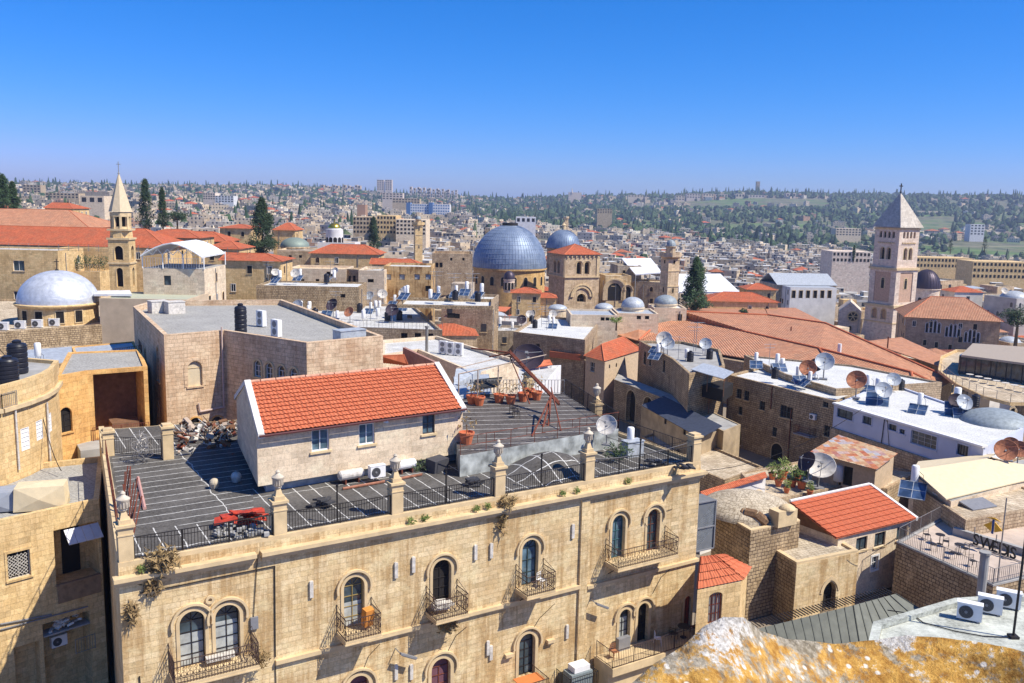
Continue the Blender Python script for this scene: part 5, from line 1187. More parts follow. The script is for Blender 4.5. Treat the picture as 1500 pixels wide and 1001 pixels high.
m=MB(); flatroof(m,[P(846,523,6.3),P(880,533,6.3),P(886,528,6.9),P(856,520,6.9)],.06); m.build('porch_roof',WOOD,b.root)
b=bld('green_dome_house','rough cream house with a shallow roof vault behind the hip roof',[(752,486),(857,498),(880,470),(790,462)],9.0,-3,OLDST,WHITER,.4,.3,'house')
for cx,yt,yb in ((781,505,514),(788,504,513)): win(b,0,cx,yt,yb,.7,pane=DARK,sill=False)
fin(b)
m=MB(); q=[P(805,511,7.0),P(850,516,7.0),P(856,505,7.0),P(812,500,7.0)]; m.prism([(p.x,p.y) for p in q],5.6,6.6); m.build('brick_ledge',TERRA,b.root)
for i,x in enumerate((812,822,832,842)): potplant(P(x,508,6.6),1.0,['first','second','third','last'][i]+' potted shrub from the left on the brick ledge of the cream house',DRY,'shrubs on the brick ledge')
# canopy with red tiles and white frame in front
sh=thing('tiled_canopy',P(785,560,8),'small red tiled canopy on white posts beside the roof terrace','canopy')
m=slopetile(P(771,541,9.6),P(809,535,9.6),P(805,527,10.3),P(770,530,10.3),.24,.38,.04); m.build('roof',TILE,sh)
m=MB(); 
for x,y in ((773,541),(790,538),(808,535)): q=P(x,y,9.55); m.tube(q,q-Vector((0,0,3)),.06,5)
m.build('frame_posts',WHITE,sh)
b=bld('terrace_pavilion','low white rendered pavilion behind the roof terrace',[(722,575),(800,562),(822,535),(735,540)],9.4,0,WHITEW,LIGHTMEM,.2,.25,'pavilion'); 
for cx in (740,757,778): win(b,0,cx,583-(cx-740)*.1,600,1.1,pane=DARK,frame=WHITE)
fin(b)
# ---- raised terrace on the hotel
tp=[P(674,668,15.3),P(880,632,15.3),P(906,628,15.3),P(826,577,15.3),P(690,577,15.3),P(655,600,15.3)]
m=MB(); m.prism([(p.x,p.y) for p in tp],ZR+.006,15.3); o=m.build('upper_terrace',plain('peeling_render',(.40,.42,.40),.9,var=.6,sc=1.4),hotel)
m=MB(); m.add([(p.x,p.y,15.305) for p in tp],[tuple(range(6))]); m.build('upper_terrace_roof',BITUM2,hotel,head=HW.rz+1.2)
railing([p+Vector((0,.1,0)) for p in tp[:3]]+[tp[2]+Vector((0,.2,0))],1.1,1.2,.02,mat=RUST,parent=hotel,rails=(.5,1.0))
railing([tp[2]+Vector((-.2,0,0)),tp[3]],1.2,.16,.016,parent=hotel)
railing([tp[3]+Vector((0,-.2,0)),tp[4]+Vector((0,-.2,0))],1.15,.25,.03,mat=plain('peeling_rail',(.45,.42,.38),.8,var=.4),parent=hotel,rails=(.1,1))
for i,(x,y) in enumerate(((691,592),(702,594),(731,590),(748,592),(766,588),(786,586),(775,582))):
    potplant(P(x,y,15.3),1.35,['first','second','third','fourth','fifth','seventh','sixth'][i]+' terracotta pot from the left along the back of the roof terrace',DRY,'terracotta pots on the roof terrace',n=26)
potplant(P(683,652,15.3)+Vector((0,.3,0)),1.5,'single dark pot at the left front edge of the roof terrace',DRY,'terracotta pots on the roof terrace',n=20)
chairs(P(752,607,15.3),2.2,'black chair on the roof terrace, left one',IRON); chairs(P(756,612,15.3),.3,'black chair on the roof terrace, right one',IRON)
# steel lattice frame leaning over the terrace
t=thing('steel_mast_frame',P(790,660,14),'leaning dark red steel frame mast rising from the hotel roof','mast')
b0=P(787,668,ZR); b1=P(780,650,15.3); tp1=P(807,575,17.5); 
def seg(a,b,r=.05,mat=None): mm=MB(); mm.tube(a,b,r,5); return mm
top=P(747,517,18.8)
m=MB(); k0=P(807,580,16.8); m.tube(top,k0+Vector((.6,0,-.6)),.11,5); m.tube(top+Vector((0,.35,.1)),k0+Vector((.6,.35,-.5)),.07,5); m.tube(top+Vector((-1.6,.3,-.4)),top,.06,5); m.tube(top+Vector((0,0,0)),P(690,512,18.8)+Vector((0,.5,0)),.07,5)
for i in range(9): a=top.lerp(k0,i/9); m.tube(a,a.lerp(k0,.1)+Vector((0,.35,.1)),.03,4)
m.build('boom',RUST,t)
m=MB()
for x,y in ((785,668),(800,664)): m.tube(P(x,y,ZR),k0,.07,5)
m.tube(P(779,640,15.3),k0,.06,5); m.tube(P(822,632,15.3)*1.0,k0+Vector((0,0,.6)),.05,5); m.tube(P(776,592,15.3),top+Vector((0,0,-.3)),.05,5)
for i in range(1,9): m.tube(P(785,668,ZR).lerp(k0,i/9),P(800,664,ZR).lerp(k0,(i+.6)/9.6),.025,4)
m.build('legs',RUST,t)
m=MB(); a,b_=P(690,545,17.6),P(775,512,18.2); m.tube(P(672,548,17.8),P(800,520,18.4),.05,5); m.tube(P(668,540,18.2),P(750,520,18.4),.04,5)
for x in (672,700,730): q=P(x,548-(x-672)*.2,17.9); m.tube(q,q-Vector((0,0,3)),.05,5)
m.build('pergola_rails',plain('bleached_timber',(.42,.33,.26),.8,var=.3),t)
# clutter behind the penthouse: shelter sheds
b=bld('rooftop_shed','ramshackle shed of dark boards and sheets between the red roof and the terrace',[(668,590),(722,584),(716,548),(664,552)],15.2,0,plain('dark_boards',(.10,.07,.05),.9,var=.6,sc=2),METAL,.0,.2,'shed')
m=MB(); flatroof(m,[P(664,566,16.6),P(700,560,16.0),P(706,540,16.9),P(668,540,17.2)],.05); m.build('tilted_sheet',METAL,b.root); flat2=MB(); flatroof(flat2,[P(690,573,16.0),P(730,566,16.2),P(736,552,16.5),P(696,556,16.4)],.05); flat2.build('awning',plain('black_fabric',(.03,.03,.03),.9),b.root)
b=bld('paved_roof_house','pale flat-roofed house behind the red pantiled rooftop house',[(560,520),(612,512),(700,548),(760,528),(640,492),(560,498)],13.6,-2,CREAM,LIGHTMEM,.4,.3,'house'); fin(b)
m=slopetile(P(548,529,14.6)+Vector((0,0,0)),P(598,535,14.6),P(592,520,15.6),P(553,522,15.6),.24,.38,.045); tag(m.build('red_tiled_porch_roof',TILE),'small red pantiled roof peeping over the ridge of the rooftop house','roof')
m=MB(); a,c=P(590,512,15.8),P(638,530,15.4); wv_=Wall((a.x,a.y),(c.x,c.y)); wv_.ext(m,[(0,13),(wv_.L,13),(wv_.L,15.3),(0,16.0)],-.3,0); tag(m.build('gable_wall',plain('rose_render',(.36,.20,.16),.9,var=.2)),'dark rose gable wall with pale coping right of the small red porch roof','wall')
for i,(x,y) in enumerate(((649,518),(660,520),(672,521))): tallbox(P(x,y,13.25)+Vector((0,0,0)),R(-25),['left','middle','right'][i]+' of three tall white ventilation units on the pale roof behind the red roof')
m=MB(); q=P(625,517,13.2); m.tube(q,q+Vector((0,0,2.9)),.17,8); m.tube(q+Vector((0,0,2.9)),q+Vector((0,0,3.05)),.24,8); tag(m.build('stovepipe',plain('old_pipe',(.25,.24,.22),.6,.3)),'grey stovepipe standing on the pale roof behind the red roof ridge','pipe')
# hotel roof things
AC.put(P(327+390,688,ZR)+Vector((.1,0,0)),HW.rz,1.25,'white air conditioner on the dark striped roof just right of the rooftop house','air conditioners on the hotel roof')
AC.put(P(807,657,ZR),HW.rz,1.25,'white air conditioner against the grey terrace wall beside the steel mast','air conditioners on the hotel roof')
AC.put(P(552,700,ZR+.25),PW.rz,1.1,'white air conditioner standing between two lying tanks under the rooftop house','air conditioners on the hotel roof')
def lytank(q,L,label,rz,mat):
    t=thing('lying_water_tank',q,label,'water tank','water tanks lying on the hotel roof'); d=Vector((math.cos(rz),math.sin(rz),0)); a=q-d*L/2+Vector((0,0,.5)); b_=q+d*L/2+Vector((0,0,.5)); m=MB(); m.tube(a,b_,.29,16); m.tube(a-d*.08,a,.2,16,r2=.29); m.tube(b_,b_+d*.08,.29,16,r2=.2); m.build('tank_body',mat,t)
    m=MB()
    for k in (-.3,.3): m.box(q+d*L*k+Vector((0,0,.12)),(.08,.5,.24),rz)
    m.build('cradle',RUST,t)
lytank(P(514,707,ZR),1.35,'dirty white water tank lying left of the air conditioner under the rooftop house',PW.rz,DIRTYW)
lytank(P(594,692,ZR),1.15,'clean white water tank lying right of the air conditioner under the rooftop house',PW.rz,WHITE)
m=MB(); m.path([P(502,716,ZR+.1),P(560,706,ZR+.1),P(618,695,ZR+.1)],.08,6); tag(m.build('rusty_pipe',plain('pink_rust',(.35,.15,.09),.8,var=.4)),'rusty pink pipe lying along the roof below the tanks','pipe')
m=MB(); q=P(640,690,ZR); m.box(q+Vector((0,0,.4)),(1.2,.8,.8),PW.rz+.3,rx=.1); tag(m.build('crate',plain('dark_crate',(.06,.06,.07),.8)),'dark crate with a brown lid at the right foot of the rooftop house','crate')
def shrub(q,r,n,s,label,mat=SHR,name='shrub',cat='shrub',group=None,drop=False):
    rnd=random.Random(int(abs(q.x*77+q.z*13))); m=MB(); leaves(m,q,r,n,s,rnd)
    for i in range(max(6,n//10)):
        a=rnd.random()*6.28; e=q+Vector((r[0]*math.cos(a),r[1]*math.sin(a),rnd.uniform(-1,1)*r[2])); m.tube(q-Vector((0,0,0 if drop else r[2]*.6)),e,.012,3,cap=False)
    return tag(m.build(name,mat,uv=False),label,cat,group)
shrub(P(619,690,ZR)+Vector((0,0,.3)),(.9,.5,.4),150,.2,'low olive-green weeds growing at the foot of the rooftop house beside the dark crate',OLIVE)
m=MB(); rnd=random.Random(5); q=P(357,772,ZR)
for i in range(14): m.box(q+Vector((rnd.uniform(-.8,.8),rnd.uniform(-.4,.4),.35+rnd.uniform(0,.5))),(rnd.uniform(.5,1.2),rnd.uniform(.3,.8),.06),HW.rz+rnd.uniform(-.4,.4),rx=rnd.uniform(-.3,.3),ry=rnd.uniform(-.3,.3))
tag(m.build('red_sheets',plain('red_plastic',(.50,.06,.03),.6,var=.3)),'pile of bright red plastic sheets behind the front railing of the hotel roof','sheet pile')
m=MB(); rnd=random.Random(6); q=P(357,785,ZR)
for i in range(40): m.box(q+Vector((rnd.uniform(-1.3,1.3),rnd.uniform(-.6,.6),rnd.uniform(.05,.35))),(rnd.uniform(.1,.3),rnd.uniform(.1,.3),rnd.uniform(.08,.2)),rnd.random()*3)
tag(m.build('rubble_heap',CONC),'heap of grey rubble under the red sheets','rubble',kind='stuff')
for i,(x,y,r) in enumerate(((314,715,.28),(346,706,.3))):
    m=MB(); q=P(x,y,ZR+.05); m.dome(q+Vector((0,0,r)),r,r,12,5); m.tube(q,q+Vector((0,0,r)),r*.7,12,r2=r); tag(m.build('round_bin',[plain('cream_bin',(.5,.42,.3),.7),DIRTYW][i]),['round cream bin on the hotel roof in front of the shadow','round white bin at the corner of the rooftop house'][i],'bin')
m=MB(); rnd=random.Random(9)
for i in range(120):
    q=P(rnd.uniform(262,345),rnd.uniform(632,668),ZR); s=rnd.uniform(.1,.7); m.box(q+Vector((0,0,rnd.uniform(.1,.9))),(s,s*rnd.uniform(.1,.8),rnd.uniform(.03,.25)),rnd.random()*3,m=i%5,rx=rnd.uniform(-.8,.8),ry=rnd.uniform(-.8,.8))
for i in range(30):
    q=P(rnd.uniform(262,345),rnd.uniform(628,660),ZR)+Vector((0,0,.3)); m.tube(q,q+Vector((rnd.uniform(-1,1),rnd.uniform(-.5,.5),rnd.uniform(.1,1.0))),.03,4,m=i%5)
tag(m.build('junk_heap',[RUST,WOOD,DIRTYW,IRON,plain('faded_cloth',(.42,.33,.26),.9)]),'heap of scrap wood, metal and cloth at the back left of the hotel roof','junk',kind='stuff')
m=MB(); rnd=random.Random(11); q=P(212,655,ZR+1.0)
for i in range(16):
    M=Matrix.Translation(q+Vector((rnd.uniform(-.3,.3),rnd.uniform(-.2,.2),rnd.uniform(-.5,.5))))@Matrix.Rotation(rnd.uniform(0,3),4,'X')@Matrix.Rotation(rnd.uniform(0,3),4,'Y'); pr=[M@Vector((.55*math.cos(a*.449),.55*math.sin(a*.449),0)) for a in range(15)]; m.path(pr,.015,3)
tag(m.build('wire_coil',RAILG),'tangled coil of wire hanging on the back left railing of the hotel roof','wire coil')
m=MB(); m.tube(P(202,700,ZR+.08),P(212,745,ZR+.08),.1,6); tag(m.build('pink_pipe',plain('pink_pipe',(.50,.28,.24),.7)),'pink pipe lying on the left part of the hotel roof','pipe')
DISHW.put(P(888,652,ZR+.6),R(-18),(1.35,1.35,1.35),'pale grey satellite dish on the right end of the hotel roof','satellite dishes')
q=HW.b.lerp(RBk,.93); DISHD.put(Vector((q.x-.3,q.y,ZR+1.6)),R(-8),(2.6,2.6,2.2),'very large dark satellite dish on the rear post of the hotel roof','satellite dishes')
WBOIL.put(P(923,655,ZR+.5),0,1.0,'white boiler above the blue-grey cabinet on the right end of the hotel roof','water boilers')
m=MB(); q=P(926,668,ZR); m.box(q+Vector((0,0,.5)),(1.3,.7,1.0),HW.rz); m.box(q+Vector((0,0,1.03)),(1.4,.8,.06),HW.rz); tag(m.build('metal_cabinet',METAL),'blue-grey metal cabinet on the right end of the hotel roof','cabinet')
shrub(P(905,662,ZR+.7),(1.0,.6,.7),160,.25,'dark tangle of vegetation between the dish and the cabinet on the hotel roof',CYP)
for i,(x0,y0,x1,y1) in enumerate(((392,700,402,760),)):
    pass
for i,(x,y) in enumerate(((502,744),(659,718),(799,690),(912,672))):
    m=MB(); u,_=HW.hit(x,y+40); q=HW.p([ (fp[1]+fp[2])/2,(fp[2]+fp[3])/2,(fp[3]+fp[4])/2,(fp[4]+fp[5])/2][i],ZR,-.6); m.tube(q,q+Vector((0,0,2.0)),.045,6); m.box(q+Vector((0,0,2.0)),(.12,.12,.1)); tag(m.build('thin_post',IRON),['first','second','third','fourth'][i]+' thin black post from the left behind the hotel front railing','post','thin posts behind the front railing')
# dry bushes and weeds on the facade
u,z=HW.hit(236,815); shrub(HW.p(u,z,.4),(.8,.35,.65),260,.3,'large dry bush hanging from the cornice near the left corner of the hotel',DRY,'dry_bush','bush',drop=True)
u,z=HW.hit(222,850); shrub(HW.p(u,z,.2),(.5,.2,.8),100,.35,'trailing dry stems below the large bush near the left corner',DRY,'dry_bush','bush',drop=True)
u,z=HW.hit(191,897); shrub(HW.p(u,z,.2),(.28,.2,.6),110,.3,'dry tuft growing from the wall low at the hotel left corner',DRY,'dry_bush','bush',drop=True)
u,z=HW.hit(739,735); shrub(HW.p(u,z,.3),(.55,.3,.5),160,.25,'dry bush hanging from the cornice under the fourth urn post',DRY,'dry_bush','bush',drop=True)
u,z=HW.hit(733,765); shrub(HW.p(u,z,.2),(.25,.15,.75),60,.35,'trailing dry stems below the bush under the fourth urn post',DRY,'dry_bush','bush',drop=True)
u,z=HW.hit(377,957); shrub(HW.p(u,z,.5),(.45,.3,.6),120,.25,'dry plant at the right end of the wide lower left balcony',DRY,'dry_bush','bush')
for i,(x,y) in enumerate(((917,708),(822,716),(842,716),(696,744),(713,741),(620,760),(600,760),(205,826))):
    u,z=HW.hit(x,y); shrub(HW.p(u,ZC+.35,.2),(.2,.15,.2),40,.18,['green weed tuft on the cornice right of the fifth urn post','green weed tuft just left of the fifth urn post','small weed tuft beside the fifth urn post base','green weed on the cornice left of the fourth urn post','second green weed near the fourth urn post','green weed on the cornice right of the third urn post','tiny weed beside the third urn post','green weed at the foot of the first urn post'][i],SHR,'weed_tuft','weed')
# things on the balconies
for i,(k,du,lab) in enumerate(((3,.45,'white plastic chair on the fourth balcony from the left'),)):
    u0,u1,z=specs[k]; chairs(HW.p((u0+u1)/2+du,z,.55),HW.rz+.4,lab,WHITE)
u0,u1,z=specs[1]; m=MB(); c=HW.p(u1-.4,z,.45); m.box(c+Vector((0,0,.65)),(.5,.4,.9),HW.rz+.2,rx=.15); tag(m.build('orange_board',plain('orange_board',(.60,.24,.05),.8)),'orange board leaning on the second balcony from the left','board')
u0,u1,z=specs[2]; m=MB(); c=HW.p((u0+u1)/2,z,.5); rnd=random.Random(8)
for i in range(7): m.box(c+HW.t*rnd.uniform(-.5,.4)+Vector((0,0,.3+rnd.uniform(0,.3))),(.6,.5,.12),HW.rz+rnd.uniform(-.3,.3),rx=rnd.uniform(-.2,.2))
tag(m.build('white_bundle',DIRTYW),'white bundle of bedding on the third balcony from the left','bundle')
shrub(HW.p((u0+u1)/2+.2,z-.9,.4),(.7,.3,.5),130,.3,'dry vegetation under the third balcony from the left',DRY,'dry_bush','bush')
u0,u1,z=specs[0]; m=MB(); m.box(HW.p((u0+u1)/2+.35,z+.35,.3),(1.3,.3,.22),HW.rz); tag(m.build('white_roll',DIRTYW),'rolled white mat on the wide lower left balcony','roll')
# ---- lower front terrace of the hotel
tz=6.0; u0,_=HW.hit(868,960); u1=HW.L
_,za=HW.hit(905,945); lt=thing('front_terrace',HW.p(u0,0,0),'narrow railed stone terrace along the lower right of the hotel front','terrace')
tz=za-.15; m=MB(); HW.rect(m,u0,u1,tz-.5,tz,.15,2.0); HW.rect(m,u0,u1,tz-6,tz-.502,.2,1.6); m.build('terrace_slab',BAND,lt)
railing([HW.p(u0+.05,tz,.3),HW.p(u0+.05,tz,1.9),HW.p(u1-.05,tz,1.9),HW.p(u1-.05,tz,.3)],1.05,.13,.014,post=1.5,mat=RAILD,parent=lt)
for i,(du,lab,mt) in enumerate(((.9,'brown wooden chair at the left end of the railed front terrace',plain('chair_brown',(.35,.14,.06),.7)),(4.3,'white metal chair in the middle of the railed front terrace',WHITE),(5.6,'dark chair left of the red armchair on the front terrace',IRON),(7.4,'rust red armchair on the railed front terrace',RUST))):
    if u0+du<u1-.4: chairs(HW.p(u0+du,tz,.95),HW.rz+i,lab,mt)
q=HW.p(u0+6.4,tz,1.0); 
if u0+6.4<u1: table(q,'small dark round table on the railed front terrace',.4)
m=MB(); HW.rect(m,u0+1.6,u0+2.5,tz,tz+.8,.2,.5); tag(m.build('grey_box',GREYP),'grey box standing against the wall on the front terrace','box')
# mid-left lower balcony with machines
ua,zz=HW.hit(835,985); m=MB(); t=thing('machine_balcony',HW.p(ua,zz,0),'iron balcony cage holding a large grey cooling unit under the pilaster','balcony')
HW.rect(m,ua-1.1,ua+1.0,zz-.9,zz-.75,0,1.6); m.build('slab',CONC,t); railing([HW.p(ua-1.05,zz-.75,.1),HW.p(ua-1.05,zz-.75,1.5),HW.p(ua+.95,zz-.75,1.5),HW.p(ua+.95,zz-.75,.1)],1.3,.12,.014,mat=IRON,parent=t)
m=MB(); m.box(HW.p(ua,zz-.05,.8),(1.5,.9,1.2),HW.rz); m.build('cooling_unit',plain('slatted_grey',(.22,.26,.27),.6,var=.3,sc=8),t); m=MB(); m.box(HW.p(ua+.05,zz+.75,.8),(1.1,.7,.35),HW.rz); m.build('white_casing',WHITE,t)
AC.put(HW.p(ua-1.6,zz-.9,1.2),HW.rz+.5,1.1,'white air conditioner beside the caged cooling unit at the bottom of the hotel front','air conditioners')
q=P(718,1001,6); m=MB(); uu,z_=HW.hit(735,1000); HW.rect(m,uu-2.2,uu+2.0,z_-.6,z_-.4,.1,1.9); t=thing('side_table_terrace',HW.p(uu,0,0),'lower iron balcony with an orange table at the bottom centre of the picture','balcony'); m.build('slab',BAND,t); railing([HW.p(uu-2.2,z_-.4,.1),HW.p(uu-2.2,z_-.4,1.8),HW.p(uu+2,z_-.4,1.8),HW.p(uu+2,z_-.4,.1)],1.0,.13,.014,mat=RAILD,parent=t)
m=MB(); m.box(HW.p(uu+1.2,z_+.35,1.0),(1.6,.9,.05),HW.rz); m.build('table_top',plain('orange_table',(.60,.20,.06),.6),t)
AC.put(HW.p(uu-1.2,z_-.4,1.0),HW.rz,1.2,'white box air conditioner at the bottom edge below the fourth balcony','air conditioners')
chairs(HW.p(uu+.1,z_-.4,1.0),HW.rz+3,'white plastic chair beside the orange table at the bottom centre',WHITE)

b=bld('cluttered_roof_house','low tan house behind the grey roof terrace with a roof crowded by heaters and dishes',[(500,479),(648,484),(606,447),(415,440)],13.0,-2,OLDST,LIGHTMEM,.4,.3,'house')
for cx in (592,612,630): win(b,0,cx,488,497,.9,pane=DARK)
fin(b)
railing([Vector((x,y,13)) for x,y in (b.poly[0],b.poly[1])],1.0,.5,.02,mat=RAILG,parent=b.root)
# leaning rusty poles along the left parapet, cables over the roof
m=MB(); rnd=random.Random(17)
for i in range(11):
    q=HW.a+Ld*rnd.uniform(3.5,7)+HW.t*rnd.uniform(.4,.9); m.tube((q.x,q.y,ZR+.05),(q.x-.2+rnd.uniform(-.3,.3),q.y+rnd.uniform(.6,1.6),ZR+rnd.uniform(1.2,2.4)),.035,4)
tag(m.build('leaning_poles',RUST),'bundle of rusty poles leaning on the left parapet of the hotel roof','poles')
def sag(pts,drop,label,r=.018,mat=IRON):
    m=MB()
    for a,b_ in zip(pts,pts[1:]):
        l=[a.lerp(b_,i/10)-Vector((0,0,drop*4*(i/10)*(1-i/10))) for i in range(11)]; m.path(l,r,3)
    tag(m.build('overhead_cable',mat,uv=False),label,'cable')
sag([HW.p(fp[0],ZR+1.2,-.3),HW.p(fp[1],ZR+1.3,-.3),HW.p(fp[2],ZR+1.2,-.3),HW.p(fp[3],ZR+1.3,-.3)],.35,'black cable looping between the first four urn posts',.02)
sag([HW.p(fp[3],ZR+1.3,-.3),HW.p(fp[4],ZR+1.4,-.3),HW.p(fp[5],ZR+1.5,-.3)],.3,'pale cable looping between the last urn posts',.02,RAILG)
sag([P(888,640,ZR+1.6),HW.p(fp[5],ZR+1.6,-.4)],.5,'cable hanging from the satellite dish to the right corner post')
sag([P(20,520,19),P(60,600,16),P(90,690,12.6)],.6,'black cable drooping down the curved house at the left',.03)
sag([P(0,512,19.5),P(86,560,17)],.8,'black cable sagging from the tall tank over the curved house',.03)
sag([P(1030,690,7),P(1262,600,12)],1.2,'long cable crossing the alley towards the shaded tenement',.03)
sag([P(1257,806,5.3),P(1313,790,6.0)],.3,'short cable between the arched door house and the cafe terrace')
# junk on the right half of the roof
m=MB(); rnd=random.Random(23)
for i in range(46):
    q=P(rnd.uniform(700,770),rnd.uniform(655,672),ZR); s=rnd.uniform(.1,.6); m.box(q+Vector((0,0,rnd.uniform(.05,.5))),(s*1.6,s*.4,.07),rnd.random()*3,m=i%4,rx=rnd.uniform(-.4,.4),ry=rnd.uniform(-.4,.4))
tag(m.build('timber_heap',[RUST,WOOD,DIRTYW,IRON]),'heap of reddish boards at the foot of the steel mast','boards',kind='stuff')
for i,(x,y) in enumerate(((1000,690),(960,684),(470,742),(690,712))):
    m=MB(); q=P(x,y,ZR); 
    for k in range(9): m.box(q+Vector((rnd.uniform(-.5,.5),rnd.uniform(-.3,.3),.1+rnd.random()*.3)),(rnd.uniform(.2,.7),rnd.uniform(.1,.5),.1),rnd.random()*3,rx=rnd.uniform(-.3,.3))
    tag(m.build('scrap_pile',DARKP),['dark scrap by the right corner of the hotel roof','dark scrap behind the last long railing','dark scrap behind the railing left of the third urn post','dark scrap behind the railing left of the fourth urn post'][i],'scrap')
# ================= LANDMARKS FARTHER OFF
def tower_frame(px,py,D,rz):
    c=PD(px,py,D); d=Vector((math.cos(rz),math.sin(rz),0)); n=Vector((-d.y,d.x,0)); return c,d,n
def sq(c,d,n,s): 
    h=s/2; return [(c-d*h-n*h),(c+d*h-n*h),(c+d*h+n*h),(c-d*h+n*h)]
# --- church tower on the right
OCHREL=plain('light_tan_render',(.56,.43,.29),.9,var=.2,sc=.6)
D=243; c=PD(1303,470,D); rz=math.atan2(.455,.89)+.02; d=Vector((math.cos(rz),math.sin(rz),0)); n=Vector((-d.y,d.x,0)); c=c+n*4.2*0
t=thing('church_bell_tower',(c.x,c.y,-10),'tall square pale stone church tower with pyramid spire and arched belfry openings','bell tower')
zs_=lambda y: 30-(y-312.5)/F*D
def stage(s,z0,z1,name='wall',mat=PALEST):
    p=sq(c,d,n,s); m=MB(); m.prism([(q.x,q.y) for q in p],z0,z1); return m.build(name,mat,t),[Wall(p[0],p[1]),Wall(p[3],p[0])]
s1,w1=stage(7.9,zs_(392),zs_(333)); s2_,w2=stage(8.5,zs_(446),zs_(392)-.01); s3_,w3=stage(9.2,-12,zs_(446)-.01)
cut1=MB(); cut2=MB(); cut3=MB()
for w in w1:
    L=w.L
    for k in range(4): window(w,cut1,t,L*(.24+k*.173),zs_(348),.85,1.75,True,.5,surround=None,sill=False,pane=DARK,frame=BAND,bars=(1,1))
    for k in (-1,1): window(w,cut1,t,L/2+k*1.0,zs_(379),1.35,3.2,True,.7,surround=BAND,sill=False,pane=DARK,frame=BAND,bars=(1,1),sw=.2)
    m=MB()
    for k in range(9): w.rect(m,1.5+k*(L-3)/8-.16,1.5+k*(L-3)/8+.16,zs_(356),zs_(354),-.02,.25)
    m.build('corbel_frieze',BAND,t)
for w in w2:
    L=w.L; w.rect(cut2,L*.2,L*.8,zs_(440),zs_(397),-.25,.6)
cut(s1,cut1); cut(s2_,cut2)
for w in w2:
    L=w.L; m=MB(); w.rect(m,L*.2+.02,L*.8-.02,zs_(440)+.02,zs_(397)-.02,-.248,-.2); m.build('inset_panel',plain('rose_panel',(.55,.36,.25),.9,var=.25),t)
    window(Wall(w.p(0,0,-.2),w.p(L,0,-.2)),None,t,L/2,zs_(421),1.1,2.9,True,surround=BAND,sill=False,pane=DARK,frame=BAND,bars=(1,1),sw=.2)
for w in w3:
    L=w.L
    for k in (-1,1): window(w,cut3,t,L/2+k*1.5,zs_(465),1.6,2.7,True,.6,surround=BAND,sill=True,pane=plain('tan_recess',(.42,.27,.16),.9),frame=BAND,bars=(1,1),sw=.25)
    w.rect(cut3,L*.25,L*.75,zs_(493),zs_(473),-.4,.5)
cut(s3_,cut3)
m=MB()
for z,s,h in ((zs_(392),9.2,.6),(zs_(446),9.9,.7),(zs_(333)-.35,8.3,.4),(zs_(470),9.6,.35)): p=sq(c,d,n,s); m.prism([(q.x,q.y) for q in p],z-h/2,z+h/2)
m.build('cornice',BAND,t)
p=sq(c,d,n,9.3); ap=Vector((c.x,c.y,zs_(283))); zb=zs_(333)+.05; pv=[Vector((q.x,q.y,zb)) for q in p]; m=MB(); m.add(pv+[ap],[(0,1,4),(1,2,4),(2,3,4),(3,0,4),(3,2,1,0)]); m.build('spire',stone('spire_stone',(.50,.45,.38),(.56,.51,.43),(.34,.30,.25),.5,.4,.3,(.3,.25,.2),streak=.3,bump=.3,dark=.1),t)
m=MB(); m.tube(ap-Vector((0,0,.3)),ap+Vector((0,0,2.4)),.16,6); m.box(ap+Vector((0,0,1.7)),(1.2,.22,.28),rz); m.dome(ap,.35,.35,8,3); m.build('cross',IRON,t)
FOOT.append([(q.x,q.y) for q in sq(c,d,n,16)])
# buttress flare
m=MB(); p=sq(c,d,n,9.3); p2=sq(c,d,n,11.8); m.add([Vector((q.x,q.y,zs_(470)-.2)) for q in p]+[Vector((q.x,q.y,-12)) for q in p2],[(0,4,5,1),(1,5,6,2),(2,6,7,3),(3,7,4,0)]); m.build('battered_base',PALEST,t)
# church nave with rose window, and dark dome
b=bx('church_gable_wing','pale church wing with round rose window left of the tall bell tower',1229,1262,456,250,12,PALEST,METAL,-.35,'church',0)
w=b.walls[0]; m=MB(); w.ext(m,[(0,b.zr-.01),(w.L,b.zr-.01),(w.L*.5,b.zr+2.6)],-12,-.003); m.build('gable',PALEST,b.root)
u,z=w.hit(1249.5,464); m=MB(); w.band(m,arcs(u,z,1.25,0,360,24),arcs(u,z,1.65,0,360,24),0,.15); 
for k in range(6): w.ext(m,[(u+.1*math.sin(k*1.047),z-.1*math.cos(k*1.047)),(u+1.25*math.cos(k*1.047)+.1*math.sin(k*1.047),z+1.25*math.sin(k*1.047)-.1*math.cos(k*1.047)),(u+1.25*math.cos(k*1.047)-.1*math.sin(k*1.047),z+1.25*math.sin(k*1.047)+.1*math.cos(k*1.047)),(u-.1*math.sin(k*1.047),z+.1*math.cos(k*1.047))],.05,.12)
m.build('rose_window_frame',BAND,b.root); m=MB(); w.ext(m,arcs(u,z,1.25,0,345,23),.0,.05); m.build('rose_window_glass',DARK,b.root)
